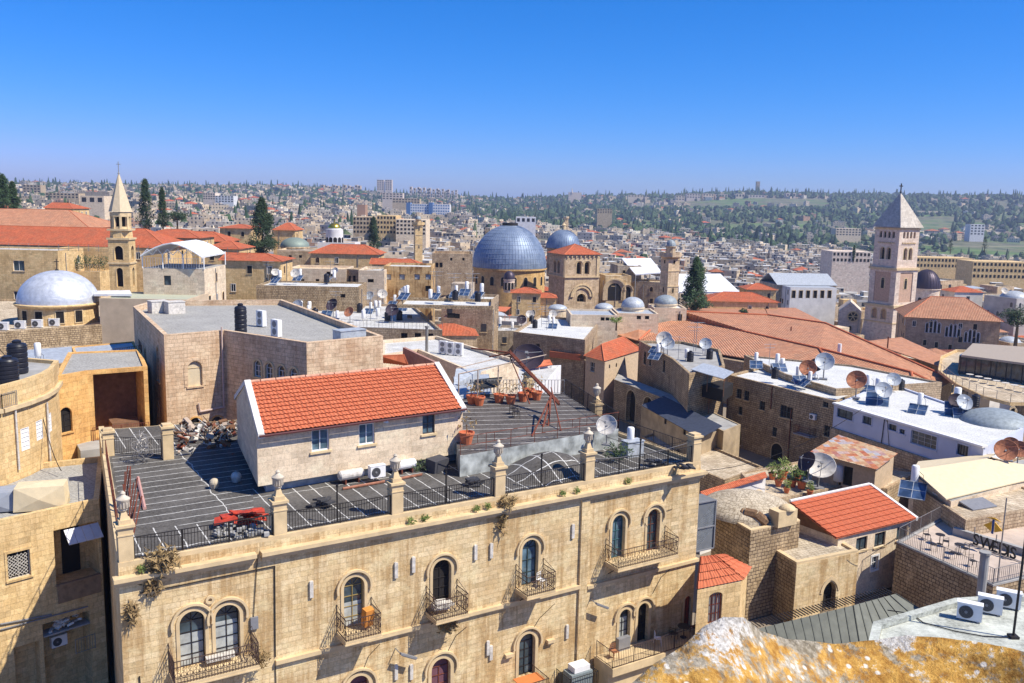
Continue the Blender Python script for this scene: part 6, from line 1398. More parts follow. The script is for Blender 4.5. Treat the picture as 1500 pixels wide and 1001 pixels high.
def domed(name,label,px,ybase,ytop,rpx,D,mat,drum=3,drumm=CITYST,nwin=8,ribs=0,hf=None,cross=False,dome_ratio=1.0,cat='dome',drumr=.94):
    r=rpx*D/F; cc=PD(px,ybase,D); zb_=cc.z+ .0; h=(ybase-ytop)/F*D; t=thing(name,(cc.x,cc.y,zb_-drum),label,cat)
    gz=min(terr(cc.x,cc.y),zb_-drum)
    m=MB(); m.lathe((cc.x,cc.y,0),[(r*drumr,zb_-drum),(r*drumr,zb_-.3),(r*1.03,zb_-.25),(r*1.03,zb_)],40); m.build('drum',drumm,t,smooth=True,auto=30)
    m=MB(); m.dome((cc.x,cc.y,zb_),r,h,64 if r>6 else 28,14); o=m.build('dome_shell',mat,t,smooth=True)
    if ribs:
        g=MB()
        for k in range(ribs):
            a=k*2*math.pi/ribs; g.path([Vector((cc.x+r*math.cos(q)*math.cos(a),cc.y+r*math.cos(q)*math.sin(a),zb_+h*math.sin(q)+.02)) for q in [i*math.pi/2/8 for i in range(9)]],r*.009+.02,3)
        g.build('ribs',mat,o)
    for k in range(nwin):
        a=-math.pi*(k+.5)/nwin; q=Vector((cc.x+r*drumr*math.cos(a),cc.y+r*drumr*math.sin(a),0)); tt=Vector((-math.sin(a),math.cos(a),0)); w=Wall(q-tt,q+tt)
        if w.n.dot(Vector((math.cos(a),math.sin(a),0)))<0: w=Wall(q+tt,q-tt)
        hh=min(drum*.55,2.2); window(w,None,t,1,zb_-drum*.8,hh*.5,hh,True,surround=drumm if drumm!=CITYST else BAND,sill=False,pane=DARK,frame=IRON,bars=(1,1))
    if cross: m=MB(); m.tube((cc.x,cc.y,zb_+h),(cc.x,cc.y,zb_+h+r*.35),.08,5); m.box((cc.x,cc.y,zb_+h+r*.25),(r*.2,.1,.12)); m.build('finial',plain('gilt_iron',(.45,.33,.08),.4,.6),t)
    return t,cc,r,h
LEADR=N('ribbed_dark_lead'); LEADR.col((.07,.055,.075)); LEADR.b.inputs['Roughness'].default_value=.45; LEADR.b.inputs['Metallic'].default_value=.4; LEADR=LEADR.m
_,cc,r,h=domed('dark_ribbed_dome','dark purple-brown ribbed church dome just right of the tall bell tower',1356,422,395,20,262,LEADR,6,PALEST,6,26)
b=bx('church_choir','pale church block carrying the dark ribbed dome',1334,1378,446,256,12,PALEST,METAL,.1,'church',.3,())
# --- blue rotunda
BLUE=N('blue_dome_sheet'); u_=BLUE.n('ShaderNodeTexCoord').outputs['Object']
BLUE.col(BLUE.mix(BLUE.ramp(BLUE.noise(u_,.5,5,.65),(.35,0),(.65,1)),(.15,.20,.29),(.25,.31,.41))); BLUE.b.inputs['Roughness'].default_value=.5; BLUE.b.inputs['Metallic'].default_value=.25; BLUE=BLUE.m
BLUER=plain('dome_rib_lead',(.30,.36,.46),.45,.3,var=.2)
D=250; cc=PD(746,391,D); r=54*D/F; zb_=cc.z; t=thing('rotunda_dome',(cc.x,cc.y,zb_-7),'great blue-grey ribbed dome on a round golden stone drum','dome')
m=MB(); m.lathe((cc.x,cc.y,0),[(r*.97,zb_-14),(r*.97,zb_-.5),(r*1.02,zb_-.45),(r*1.02,zb_)],56); m.build('drum',stone('golden_drum_stone',(.58,.37,.15),(.66,.45,.20),(.35,.2,.08),.9,.5,.3,(.4,.22,.08),streak=.3,dark=.1),t,smooth=True,auto=30)
m=MB(); hD=61*D/F; m.dome((cc.x,cc.y,zb_),r,hD,96,22); o=m.build('dome_shell',BLUE,t,smooth=True)
g=MB()
for k in range(72):
    a=k*2*math.pi/72; g.path([Vector((cc.x+r*math.cos(q)*math.cos(a),cc.y+r*math.cos(q)*math.sin(a),zb_+hD*math.sin(q)+.02)) for q in [i*1.5/10 for i in range(11)]],.085,3)
g.build('ribs',BLUER,o); g=MB()
for q in [.12+.115*i for i in range(12)]: 
    rr=r*math.cos(q)+.01; zz=zb_+hD*math.sin(q); g.lathe((cc.x,cc.y,zz),[(rr+.03,-.05),(rr+.05,.0),(rr,.06)],72)
g.build('seam_rings',BLUE,o)
m=MB(); m.lathe((cc.x,cc.y,zb_+hD-.25),[(2.2,0),(2.2,.7),(1.9,.8),(.001,.85)],24); m.build('cap_ring',IRON,t)
for k in range(10):
    a=-math.pi*(k+.5)/10; q=Vector((cc.x+r*.97*math.cos(a),cc.y+r*.97*math.sin(a),0)); tt=Vector((-math.sin(a),math.cos(a),0)); w=Wall(q-tt,q+tt); w=w if w.n.dot(Vector((math.cos(a),math.sin(a),0)))>0 else Wall(q+tt,q-tt)
    window(w,None,t,1,zb_-4.6,1.1,2.4,True,surround=BAND,sill=False,pane=DARK,frame=IRON,bars=(1,1))
FOOT.append([(cc.x-14,cc.y-14),(cc.x+14,cc.y-14),(cc.x+14,cc.y+14),(cc.x-14,cc.y+14)])
_,c2,r2,h2=domed('blue_dome','smaller blue-grey ribbed dome half hidden behind the red-capped bell tower',825,363,337,25,282,BLUE,9,OLDST,8,44)
m=MB(); m.lathe((c2.x,c2.y,c2.z+h2-.1),[(.6,0),(.6,1.4),(.75,1.5),(.3,2.0),(.001,2.6)],10); tag(m.build('dome_lantern',BAND),'little pale lantern on top of the smaller blue dome','lantern')
FOOT.append([(c2.x-7,c2.y-7),(c2.x+7,c2.y-7),(c2.x+7,c2.y+7),(c2.x-7,c2.y+7)])
domed('small_brown_dome','tiny brown dome on a pale lantern in front of the great blue dome',746,409,397,8.5,228,LEADR,3.4,PALEST,5)
# --- red-capped square bell tower
D=232; c=PD(849,440,D); rz=R(22); d=Vector((math.cos(rz),math.sin(rz),0)); n=Vector((-d.y,d.x,0)); zz=lambda y: 30-(y-302)/F*D
t=thing('square_bell_tower',(c.x,c.y,-12),'massive square cream bell tower with low red tiled pyramid roof and twin arches','bell tower')
SIDE=10.0; p=sq(c+n*4,d,n,SIDE); m=MB(); m.prism([(q.x,q.y) for q in p],-12,zz(372)); wb=m.build('wall',CITYST,t); FOOT.append([(q.x,q.y) for q in sq(c+n*4,d,n,14)])
cm=MB(); W0=Wall(p[0],p[1]); W1=Wall(p[3],p[0])
for w,(c0) in ((W0,.52),(W1,.5)):
    for k in (-1,1): window(w,cm,t,w.L*c0+k*1.15,zz(400),1.45,3.2,True,.9,surround=BAND,hood=True,sill=False,pane=DARK,frame=BAND,bars=(1,1),sw=.15)
window(W0,cm,t,W0.L*.5,zz(441),2.6,2.2,True,1.2,surround=BAND,sill=False,pane=DARK,frame=BAND,bars=(2,1),ptd=0,flat=1.0)
cut(wb,cm); m=MB(); W0.band(m,arcs(W0.L*.5,zz(433),2.3),arcs(W0.L*.5,zz(433),2.9),0,.35); W0.band(m,arcs(W0.L*.5,zz(433),3.0),arcs(W0.L*.5,zz(433),3.3),0,.5); m.build('arch_moulding',BAND,t)
m=MB(); 
for w in (W0,W1): w.rect(m,-.1,w.L+.1,zz(404)-.2,zz(404)+.15,-.05,.3); w.rect(m,w.L-.9,w.L-.1,zz(404)+.16,zz(373),-.05,.2)
m.build('string_course',BAND,t)
pv=[Vector((q.x,q.y,zz(371.5))) for q in p]; hip('roof',t,pv,zz(357.5),TILEF,.5,.7)
m=MB()
for w in (W0,W1): 
    for k in range(8): w.rect(m,.5+k*1.25,.8+k*1.25,zz(376),zz(373),-.02,.3)
m.build('eave_brackets',BAND,t)
# basilica front right of it
b=bx('old_basilica','golden church front with two deep pointed arches between the square tower and the slim minaret',887,925,404,233,9,STONE,PAVE,.12,'church',.5); w=b.walls[0]
b2_=MB()
for uu,ss in ((w.L*.36,2.6),(w.L*.86,1.3)):
    m=MB(); z0=w.hit(900,440)[1]; zc=w.hit(900,425)[1]
    for k in range(3): w.band(m,arcs(uu,zc,ss*(.7+.17*k),0,180,12),arcs(uu,zc,ss*(.85+.17*k),0,180,12),0,.5-.15*(2-k))
    w.rect(m,uu-ss*1.19,uu-ss*.7,z0,zc,0,.3); w.rect(m,uu+ss*.7,uu+ss*1.19,z0,zc,0,.3); m.build('portal_arch',BAND,b.root)
    m=MB(); w.ext(m,arch(uu,z0,ss*1.4,zc-z0+ss*.7),.0,.08); m.build('portal_shade_panel',DARK,b.root)  # flat dark panel painting the shaded depth of the arch
bx('stepped_church_block','stepped stone church blocks with stairs behind the portal arches',905,940,389,246,10,GREYST,PAVE,.1,'church',.4)
bx('brown_wall_block','shaded brown stone block between the portal arches and the minaret',925,968,412,236,8,OLDST,PAVE,-.25,'church',.4)
# --- minarets
def minaret(label,px,yb,yt,wpx,D,mat=CITYST,rz=.3,round_top=True,balc=.78,name='minaret',oct_=False,bwide=1.35):
    cc=PD(px,yb,D); s=wpx*D/F/1.2; H=(yb-yt)/F*D; zt=cc.z+H; t=thing(name,(cc.x,cc.y,cc.z),label,'minaret')
    d=Vector((math.cos(rz),math.sin(rz),0)); n=Vector((-d.y,d.x,0)); zb_=cc.z-12
    m=MB(); m.prism([(q.x,q.y) for q in sq(cc,d,n,s)],zb_,cc.z+H*balc); m.build('shaft',mat,t)
    m=MB(); 
    for k in (.25,.5,balc-.02): m.prism([(q.x,q.y) for q in sq(cc,d,n,s*1.08)],cc.z+H*k,cc.z+H*k+.25)
    m.build('string_course',BAND,t)
    m=MB(); m.lathe((cc.x,cc.y,cc.z+H*balc),[(s*.6,0),(s*bwide/2*1.25,.5),(s*bwide/2*1.25,1.5),(s*bwide/2*1.1,1.5),(s*bwide/2*1.1,.55),(s*.4,.5)],8); m.build('balcony',mat,t)
    m=MB(); hz=H*(1-balc); m.lathe((cc.x,cc.y,cc.z+H*balc+.5),[(s*.36,0),(s*.36,hz*.5),(s*.45,hz*.52),(s*.45,hz*.56)],10); m.build('lantern',mat,t)
    m=MB(); m.dome((cc.x,cc.y,cc.z+H*balc+.5+hz*.56),s*.38,hz*.34,12,6); m.tube((cc.x,cc.y,cc.z+H),(cc.x,cc.y,cc.z+H+.8),.05,4); m.build('cap',LEADM,t)
    p=sq(cc,d,n,s)
    for w in (Wall(p[0],p[1]),Wall(p[3],p[0])):
        for k in (.15,.62): window(w,None,t,w.L/2,cc.z+H*k,s*.2,s*.45,True,surround=BAND,sill=False,pane=DARK,frame=BAND,bars=(1,1))
    return t
minaret('slim square stone minaret with round balcony left of the dark pine tree',979,442,352,23,212,CITYST,.45,balc=.70)
minaret('thin pale minaret rising among houses left of the great blue dome',612.5,372,318,13,330,YELST,.3,balc=.74)
minaret('small distant minaret right of the smaller blue dome',829,335,318,6,520,CITYST,.3,balc=.8)
# --- left bell tower with spire
D=142; px0=181.5; c=PD(px0,425,D); zz=lambda y: 30-(y-287.5)/F*D; rz=R(5); d=Vector((math.cos(rz),math.sin(rz),0)); n=Vector((-d.y,d.x,0))
t=thing('spired_bell_tower',(c.x,c.y,5),'slender cream bell tower with eight-sided pointed spire at the left','bell tower')
p=sq(c,d,n,3.15); m=MB(); m.prism([(q.x,q.y) for q in p],8,zz(350)); wb=m.build('wall',YELST,t); cm=MB()
for w in (Wall(p[0],p[1]),Wall(p[1],p[2]),Wall(p[3],p[0])):
    window(w,cm,t,w.L/2,zz(418),1.0,3.0,True,.6,surround=BAND,sill=False,pane=DARK,frame=IRON,bars=(2,3)); window(w,cm,t,w.L/2,zz(379),1.3,2.2,True,.6,surround=BAND,sill=False,pane=DARK,frame=IRON,bars=(2,2))
cut(wb,cm)
m=MB()
for y,s in ((350,3.5),(385,3.4),(337,3.3)): q_=sq(c,d,n,s); m.prism([(q.x,q.y) for q in q_],zz(y)-.01,zz(y)+.28)
m.build('cornice',BAND,t)
m=MB(); m.lathe((c.x,c.y,0),[(1.68,zz(350)+.28),(1.6,zz(337))],8,a0=.39,a1=.39+2*math.pi); m.build('tapered_stage',YELST,t)
m=MB()
for k in range(8):
    a=.39+k*math.pi/4; q=Vector((c.x+1.35*math.cos(a),c.y+1.35*math.sin(a),0)); m.box((q.x,q.y,(zz(337)+zz(311))/2+.15),(.36,.36,zz(311)-zz(337)-.28),a)
m.lathe((c.x,c.y,0),[(1.15,zz(317)),(1.58,zz(317)),(1.58,zz(311)),(1.15,zz(311))],8,a0=.39,a1=.39+2*math.pi); m.lathe((c.x,c.y,0),[(1.5,zz(337)+.28),(1.5,zz(334)+.3),(1.1,zz(334)+.3)],8,a0=.39,a1=.39+2*math.pi)
m.build('belfry_columns',BAND,t); m=MB(); m.lathe((c.x,c.y,0),[(.7,zz(337)),(.7,zz(311))],8); m.build('bell_core',DARK,t)
m=MB(); m.lathe((c.x,c.y,0),[(.001,zz(310)),(1.75,zz(310)),(1.7,zz(309)),(.12,zz(257)),(.001,zz(256))],8,a0=.39,a1=.39+2*math.pi); m.build('spire',plain('spire_cream',(.62,.50,.33),.85,var=.12),t)
m=MB(); z=zz(257); m.tube((c.x,c.y,z),(c.x,c.y,z+2.0),.06,5); m.dome((c.x,c.y,z+.1),.2,.25,8,3); m.box((c.x,c.y,z+1.6),(.7,.07,.08)); m.build('cross',RAILG,t); FOOT.append([(q.x,q.y) for q in sq(c,d,n,6)])
# --- long red roof range at the left
b=bx('stone_wing','yellow stone wing with square windows left behind the silver dome',-120,84,363,150,9,YELST,LIGHTMEM,0,'building',.3,[W_(27,382,397,1.9,frame=WHITE,pane=GLASS,sill=True,bars=(2,1)),W_(27,427,442,1.7,frame=WHITE,pane=GLASS,sill=True,bars=(2,1))],group=None)
railing([Vector((x,b.walls[0].a.y+.3,b.zr)) for x in (-87,-60,-45)]+[Vector((b.walls[0].b.x,b.walls[0].b.y+.3,b.zr))],1.1,6,.03,mat=RAILG,parent=b.root)
b=bx('vine_terrace_house','yellow stone house with a vine-covered terrace left of the spired bell tower',84,166,363,160,4,YELST,LIGHTMEM,0,'house',.3,[W_(92,378,392,1.6,pane=DARK)])
b=bx('terrace_block','low block under the vine terrace',86,146,397,155,5,YELST,PAVE,0,'terrace',.3)
railing([b.walls[0].p(0,b.zr,-.1),b.walls[0].p(b.walls[0].L,b.zr,-.1)],1.2,.4,.03,mat=RAILG,parent=b.root)
for i,x in enumerate((95,108,121,134,150)): shrub(PD(x,390,156)+Vector((0,0,.6)),(1.6,.8,1.5),170,.35,['first','second','third','fourth','fifth'][i]+' vine clump from the left on the terrace beside the spired tower',OLIVE,'vine','vine','vine clumps on the terrace')
def longroof(name,label,x0,x1,ye,yr,D,dp,tm=TILEF,zb_=None,wm=YELST,hipr=True,hipl=False,yaw=0):
    b=bx(name,label,x0,x1,ye,D,dp,wm,CONC,yaw,'building',0); z=b.zr; rise=30-(yr-(300+.022*(x0+x1-1500)/2))/F*(D+dp/2)-z
    P4=[Vector((x,y,z-.02)) for x,y in b.poly]; cen=sum(P4,Vector())/4; c=[q+(q-cen).normalized()*.6 for q in P4]
    m0=(c[0]+c[3])/2; m1=(c[1]+c[2])/2; k=min(.45,dp/2/(m1-m0).length); r0_=m0.lerp(m1,k if hipl else 0); r1_=m0.lerp(m1,1-k if hipr else 1); r0_.z=r1_.z=z+rise
    m=MB(); m.add(c+[r0_,r1_],[(0,1,5,4),(1,2,5),(2,3,4,5),(3,0,4),(3,2,1,0)]); m.build('roof',tm,b.root)
    g=MB(); g.path([c[1],r1_,r0_,c[0]],.1,4); g.tube(r1_,c[2],.1,4); g.build('ridge_tiles',TERRA,b.root); return b
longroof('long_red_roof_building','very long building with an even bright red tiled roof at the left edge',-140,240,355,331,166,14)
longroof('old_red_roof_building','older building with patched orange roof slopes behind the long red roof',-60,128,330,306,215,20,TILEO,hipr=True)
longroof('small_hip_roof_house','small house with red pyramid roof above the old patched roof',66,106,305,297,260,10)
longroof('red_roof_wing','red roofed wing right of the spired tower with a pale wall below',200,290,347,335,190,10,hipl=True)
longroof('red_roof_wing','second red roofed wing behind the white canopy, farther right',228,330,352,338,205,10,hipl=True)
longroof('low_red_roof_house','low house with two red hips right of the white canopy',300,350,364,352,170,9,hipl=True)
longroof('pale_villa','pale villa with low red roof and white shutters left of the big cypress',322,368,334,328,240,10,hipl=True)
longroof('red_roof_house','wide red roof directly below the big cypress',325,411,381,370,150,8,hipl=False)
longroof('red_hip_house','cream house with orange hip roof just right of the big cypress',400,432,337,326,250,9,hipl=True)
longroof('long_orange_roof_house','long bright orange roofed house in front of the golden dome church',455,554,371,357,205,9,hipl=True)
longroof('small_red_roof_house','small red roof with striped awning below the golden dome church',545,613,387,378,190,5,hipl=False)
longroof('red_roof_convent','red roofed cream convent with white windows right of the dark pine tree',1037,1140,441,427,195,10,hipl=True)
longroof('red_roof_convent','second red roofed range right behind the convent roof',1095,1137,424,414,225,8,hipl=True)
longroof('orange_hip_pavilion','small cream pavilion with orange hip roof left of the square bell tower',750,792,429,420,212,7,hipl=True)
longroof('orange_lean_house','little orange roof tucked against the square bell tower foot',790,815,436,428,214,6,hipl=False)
b=bx('canopied_house','tall cream house with wires under a white peaked canopy',209,299,393,126,10,CREAM,CONC,.02,'house',.0,[W_(245,404,418,1.0,True,frame=IRON,pane=GLASS)] if 0 else [W_(245,404,418,1.0,frame=IRON,pane=GLASS)])
w=b.walls[0]; ze=30-(373-288)/F*126; m=MB(); cy=b.poly; A0,A1,A2,A3=[Vector((x,y,ze)) for x,y in b.poly]
mf=(A0+A1)/2; mb_=(A3+A2)/2; 
nn=8; vs=[]; 
for i in range(nn+1):
    s=i/nn; h=1.9*(1-abs(2*s-1)**1.6); a=A0.lerp(A1,s)-w.n*-.8; b2=A3.lerp(A2,s); vs+=[a+Vector((0,0,h)),b2+Vector((0,0,h))]
for o_ in (0,): m.add(vs+[v-Vector((0,0,.15)) for v in vs],[(2*i,2*i+2,2*i+3,2*i+1) for i in range(nn)]+[(2*i+1+18,2*i+3+18,2*i+2+18,2*i+18) for i in range(nn)]+[(2*i,2*i+18,2*i+2+18,2*i+2) for i in range(nn)])
m.build('canopy',plain('white_canvas',(.80,.80,.80),.6,var=.05),b.root)
railing([w.p(0,b.zr,-.1),w.p(w.L,b.zr,-.1)],1.5,.35,.03,mat=WHITE,parent=b.root,post=2.2); m=MB()
for q in (A0,A1,A2,A3,A0.lerp(A1,.33),A0.lerp(A1,.66)): m.tube((q.x,q.y,b.zr),(q.x,q.y,ze+.2),.09,5)
for i in range(6): m.tube(A0.lerp(A1,i/6)+Vector((0,0,.1)),A0.lerp(A1,(i+.5)/6)+Vector((0,0,.9)),.05,4); m.tube(A0.lerp(A1,(i+1)/6)+Vector((0,0,.1)),A0.lerp(A1,(i+.5)/6)+Vector((0,0,.9)),.05,4)
m.build('canopy_frame',WHITE,b.root)
bx('pale_flat_annex','low flat annex with pale green roof below the canopied house',145,275,437,118,9,OCHREL,plain('sage_roof',(.40,.41,.31),.9),.03,'annex',.2)
m=MB()
for i in range(1): flatroof(m,[PD(137,431,121),PD(193,431,121),PD(190,425,127),PD(140,426,127)],.3)
tag(m.build('white_canopy',WHITE),'low white canopy between the silver dome and the spired tower','canopy')
# --- middle roofs hand-placed from the picture
wins3=lambda xs,y0,y1,w=.9,**k:[W_(x,y0,y1,w,**k) for x in xs]
bx('rubble_boundary_house','long low rubble-walled house with whitewashed roof behind the grey roof terrace',375,526,418,140,9,RUBBLE,WHITER,.03,'house',.3,wins3((502,),431,436,.8))
bx('cream_block_house','long cream house with two small windows above the rubble wall',422,507,393,165,9,CREAM,CITYST,.02,'house',.4,[W_(484,397,406,1.5,frame=BAND)]+wins3((443,465),409,413,.7))
bx('pale_block_house','pale square house with one wide window beside the stained ochre house',525,563,396,160,10,CREAM,LIGHTMEM,.03,'house',.4,[W_(543,409,414,1.1)])
bx('dark_side_house','narrow shaded house front left of the pale square house',505,527,394,166,9,OLDST,LIGHTMEM,-.5,'house',.4,wins3((512,519),404,414,.6))
bx('stained_ochre_house','ochre house streaked with dark water stains and four windows',562,632,390,164,10,stone('stained_ochre',(.58,.38,.17),(.64,.44,.21),(.4,.25,.1),.9,.45,.4,(.3,.15,.05),streak=1.0,dark=.7),LIGHTMEM,.02,'house',.4,wins3((569,589,611,628),402,410,1.0,pane=CURT)+wins3((628,),419,427,1.0))
bx('stone_keep_house','tall square old stone block left of the great blue dome',633,692,371,200,10,OLDST,CITYST,.05,'house',.5,wins3((661,679),378,382,.5)+wins3((640,646,),385,392,.7))
bx('grey_dome_house','grey rendered house carrying a low sage-green dome',406,478,366,210,10,CITYST,LIGHTMEM,.03,'house',.4,wins3((425,440),374,378,.7))
domed('sage_dome','low sage-green sheet dome right of the big cypress',432,361,348,21,222,plain('sage_sheet',(.22,.27,.23),.6,.2),2,CITYST,3)
GOLD=plain('gold_leaf',(.75,.50,.08),.28,.9,var=.05)
domed('golden_dome_church','little church with a shining golden dome on a white arched drum',490,334.5,326.5,9.5,265,GOLD,6,WHITEW,6,0,cross=True,drumr=1.3,cat='church')
bx('church_block','white church block under the golden dome',465,520,355,262,10,WHITEW,CITYST,.02,'church',.3,wins3((478,505),361,366,.8))
bx('cream_rubble_house','long cream rough wall house with weeds below the blue dome',582,722,446,128,10,RUBBLE,WHITER,.02,'house',.5,[W_(661,459,466,1.2),W_(670,460,467,.7)]+wins3((600,),462,467,.7))
bx('dome_row_house','house with bluish plastered roofs and small domes below the square bell tower',905,965,459,165,9,CREAM,METAL,.02,'house',.3,wins3((936,948),462,468,.8))
for i,(x,yb,yt,rr,D_) in enumerate(((927,449,435,17,172),(975,444,432,17,180),(885,452,444,14,176),(817,452,446,14,170))):
    domed('plastered_dome',['blue-grey plastered dome left of the slim minaret foot','flat grey plastered dome at the foot of the slim minaret','pale blue barrel-like dome below the square bell tower','small pale dome among heaters left of the bluish domes'][i],x,yb,yt,rr,D_,METAL if i!=1 else LEADM,2.2,CREAM,0)
bx('arched_wall_house','cream wall with round arches below the slim minaret',958,1006,451,176,7,CREAM,WHITER,.02,'house',.3)
bx('bluish_roof_house','cream house with bluish flat roof and two windows left of the bazaar hall',836,905,461,158,9,CREAM,METAL,.03,'house',.3,wins3((883,890),464,470,.7))
bx('grey_long_roof_house','low dark stone hall with tall pale windows',1158,1226,421,262,10,WHITEW,METAL,.1,'hall',0,[W_(1163+i*10.5,426,437,1.1,surround=BAND) for i in range(6)])
b=bx('grey_gable_hall','long stone hall under a smooth grey pitched roof',1138,1226,417,268,14,GREYST,METAL,.1,'hall',0); m=MB(); p_=[Vector((x,y,b.zr)) for x,y in b.poly]; flatroof(m,[p_[0]-Vector((0,.4,0)),p_[1]-Vector((0,.4,0)),(p_[1]+p_[2])/2+Vector((0,0,3)),(p_[0]+p_[3])/2+Vector((0,0,3))],.15); flatroof(m,[(p_[0]+p_[3])/2+Vector((0,0,3)),(p_[1]+p_[2])/2+Vector((0,0,3)),p_[2],p_[3]],.15); m.build('roof',METAL,b.root)
# tents
WCAN=plain('white_tarpaulin',(.84,.84,.84),.5,var=.04)
for i,q in enumerate(([(931,402,235),(970,399,235),(953,378,262),(911,379,262)],[(995,428,222),(1084,428,216),(1055,401,250),(992,402,250)])):
    t=thing('white_tent_roof',PD(*q[0]),['smaller white sheet roof behind the stone church left of the slim minaret','larger white sheet roof stretching behind the dark pine tree'][i],'tent roof'); m=MB(); flatroof(m,[PD(*v) for v in q],.3); m.build('sheet',WCAN,t); m=MB()
    for v in q: a=PD(*v); m.tube(a-Vector((0,0,8)),a-Vector((0,0,.3)),.15,5)
    m.build('posts',GREYP,t)
    c=[PD(*v) for v in q]; FOOT.append([(v.x,v.y) for v in c])
# right: red-roofed range with triple arched windows
b=bx('arched_window_palace','brown stone building with triple arched windows under a broad brown-orange tiled roof',1328,1466,464,205,16,stone('brown_ashlar',(.46,.31,.19),(.53,.37,.23),(.24,.15,.09),.7,.35,.3,(.25,.15,.08),streak=.3),CONC,-.28,'building',0)
for cx,cy in ((1367,478),(1396,484),(1424,492)):
    w=b.walls[0]; u,z=w.hit(cx,cy); 
    for k in range(4): window(w,b.cut,b.root,u+(k-1.5)*.85,z-1.6,.62,[2.4,3.0,3.0,2.4][k],True,.3,surround=WHITEW,sill=False,pane=DARK,frame=WHITE,bars=(1,1),sw=.1)
for cx in (1355,1372,1392): 
    win(b,0,cx,498+(cx-1355)*.2,506+(cx-1355)*.2,.7,pane=DARK,sill=True,surround=BAND)
fin(b); hip('roof',b.root,[(x,y,b.zr-.02) for x,y in b.poly],b.zr+4.3,TILEB,.4,.8)
q=PD(1474,478,190); 
# restaurant with roof terrace
b=bld('rooftop_restaurant','curved stone restaurant building with a dark glazed roof terrace full of tables',[(1374,542),(1400,562),(1440,580),(1480,590),(1600,590),(1600,520),(1400,512),(1378,522)],7.0,-3,YELST,PAVE,.4,.3,'restaurant')
for e,cx,yt,yb,ww in ((1,1391,554,568,1.6),(2,1406,565,578,1.4),(2,1428,573,585,1.3),(3,1453,596,606,.6),(3,1465,598,610,.8)): win(b,e,cx,yt,yb,ww,True,pane=DARK,sill=False,surround=BAND)
fin(b); pth=[Vector((x,y,7)) for x,y in b.poly[:5]]; railing(pth,1.1,1.6,.04,mat=RAILG,parent=b.root)
rp_=[P(1408,520,9.6),P(1600,545,9.6),P(1600,515,9.9),P(1425,503,9.9)]
m=MB(); flatroof(m,rp_,.3); m.build('flat_shelter_roof',plain('taupe_roof',(.36,.30,.24),.8),b.root); m=MB(); g=MB()
for i in range(9): q=rp_[0].lerp(rp_[1],i/8)+Vector((.1,.2,-.3)); g.tube(q,(q.x,q.y,6.6),.08,4)
g.build('frame_posts',IRON,b.root); m.prism([(v.x,v.y) for v in (rp_[0]+Vector((.5,1.5,0)),rp_[1]+Vector((0,1.5,0)),rp_[2],rp_[3])],6.65,9.3); m.build('dark_dining_room',GLASS,b.root)
rnd=random.Random(21)
for i in range(8): table(P(1420+i*13,556+i*3.2,6.6),['first','second','third','fourth','fifth','sixth','seventh','eighth'][i]+' table from the left on the dark restaurant roof terrace',.5,DIRTYW)
# pine and cypress trees
def puttree(t,px,py,D,label,cat='tree',z=None):
    p=PD(px,py,D); t.location=p; t['label']=label
    return t
def tr(px,yb,yt,wpx,D,seed,label,dens=1,mat=CYP,shape=0,leaf=.45,kind=cypress):
    h=(yb-yt)/F*D; w=wpx*D/F
    t=cypress(h,w,seed,dens,mat,leaf,shape) if kind is cypress else broad(h,w,seed,mat,leaf,dens)
    return puttree(t,px,yb,D,label)
tr(1017,458,383,40,185,1,'big dense dark pine tree in front of the larger white tent roof',1.5,PINE,0,.5)
tr(385,374,297,44,215,2,'biggest dark cypress left of centre above the red roofs',1.5,CYP,0,.5)
tr(215,336,268,23,262,3,'tall cypress just right of the spired bell tower',1.1,CYP,0,.5)
tr(239,336,280,15,262,4,'slimmer cypress second from the spired bell tower',.9,CYP,0,.5)
tr(260,336,304,30,262,5,'low bushy dark tree right of the two cypresses',1.0,CYP,0,.5,broad)
tr(547,372,322,20,290,6,'lone dark cypress between the golden dome and the thin minaret',1.0,CYP,0,.5)
tr(6,310,262,24,235,7,'leftmost dark conifer at the left edge of the skyline',1.0,PINE,0,.5)
tr(20,310,272,20,240,8,'second dark conifer from the left edge of the skyline',1.0,PINE,0,.5)
tr(-8,310,265,24,240,9,'dark conifer cut by the left picture edge',.8,PINE,0,.5)
tr(1488,500,440,50,170,10,'dark leafy tree at the right edge beside the brown-orange roof',1.1,CYP,0,.5,broad)
tr(1250,382,362,5,420,11,'thin distant cypress beside the long cream hospice',.5); tr(1088,470,448,14,178,12,'small palm-like bush right of the dark pine tree',.5,PINE,0,.4,broad)
tr(1392,370,352,9,600,13,'distant conifer left of the green field',.5); tr(1442,367,348,8,620,14,'distant pointed conifer beside the green field',.5)
tr(1027,330,318,8,900,15,'dark tree at the edge of the far pale road wall',.4)
tr(903,476,464,22,150,16,'yellow-green shrub by the cream house left of the bazaar roofs',.4,SHR,0,.35,broad)
# far landmark buildings
def farb(name,label,x0,x1,yt,yb,D,dp=None,mat=CITYST,rows=0,cols=0,cat='building',group=None,wm=DARK):
    a=PD(x0,yt,D); b_=PD(x1,yt,D); zt=(a.z+b_.z)/2; zl=min(PD(x0,yb,D).z,terr(a.x,a.y)); dp=dp or (b_.x-a.x)*.6
    t=thing(name,(a.x,a.y,zl),label,cat,group); m=MB(); m.prism([(a.x,a.y),(b_.x,b_.y),(b_.x,b_.y+dp),(a.x,a.y+dp)],zl,zt); m.build('wall',mat,t); w=Wall(a,b_)
    if rows:
        zb2=PD((x0+x1)/2,yb,D).z; hh=(zt-zb2)/rows; ww=w.L/cols
        for r_ in range(rows):
            for c_ in range(cols):
                g=MB(); w.rect(g,ww*(c_+.22),ww*(c_+.78),zb2+hh*(r_+.3),zb2+hh*(r_+.8),.0,.06); g.build('window',wm,t)
    return t
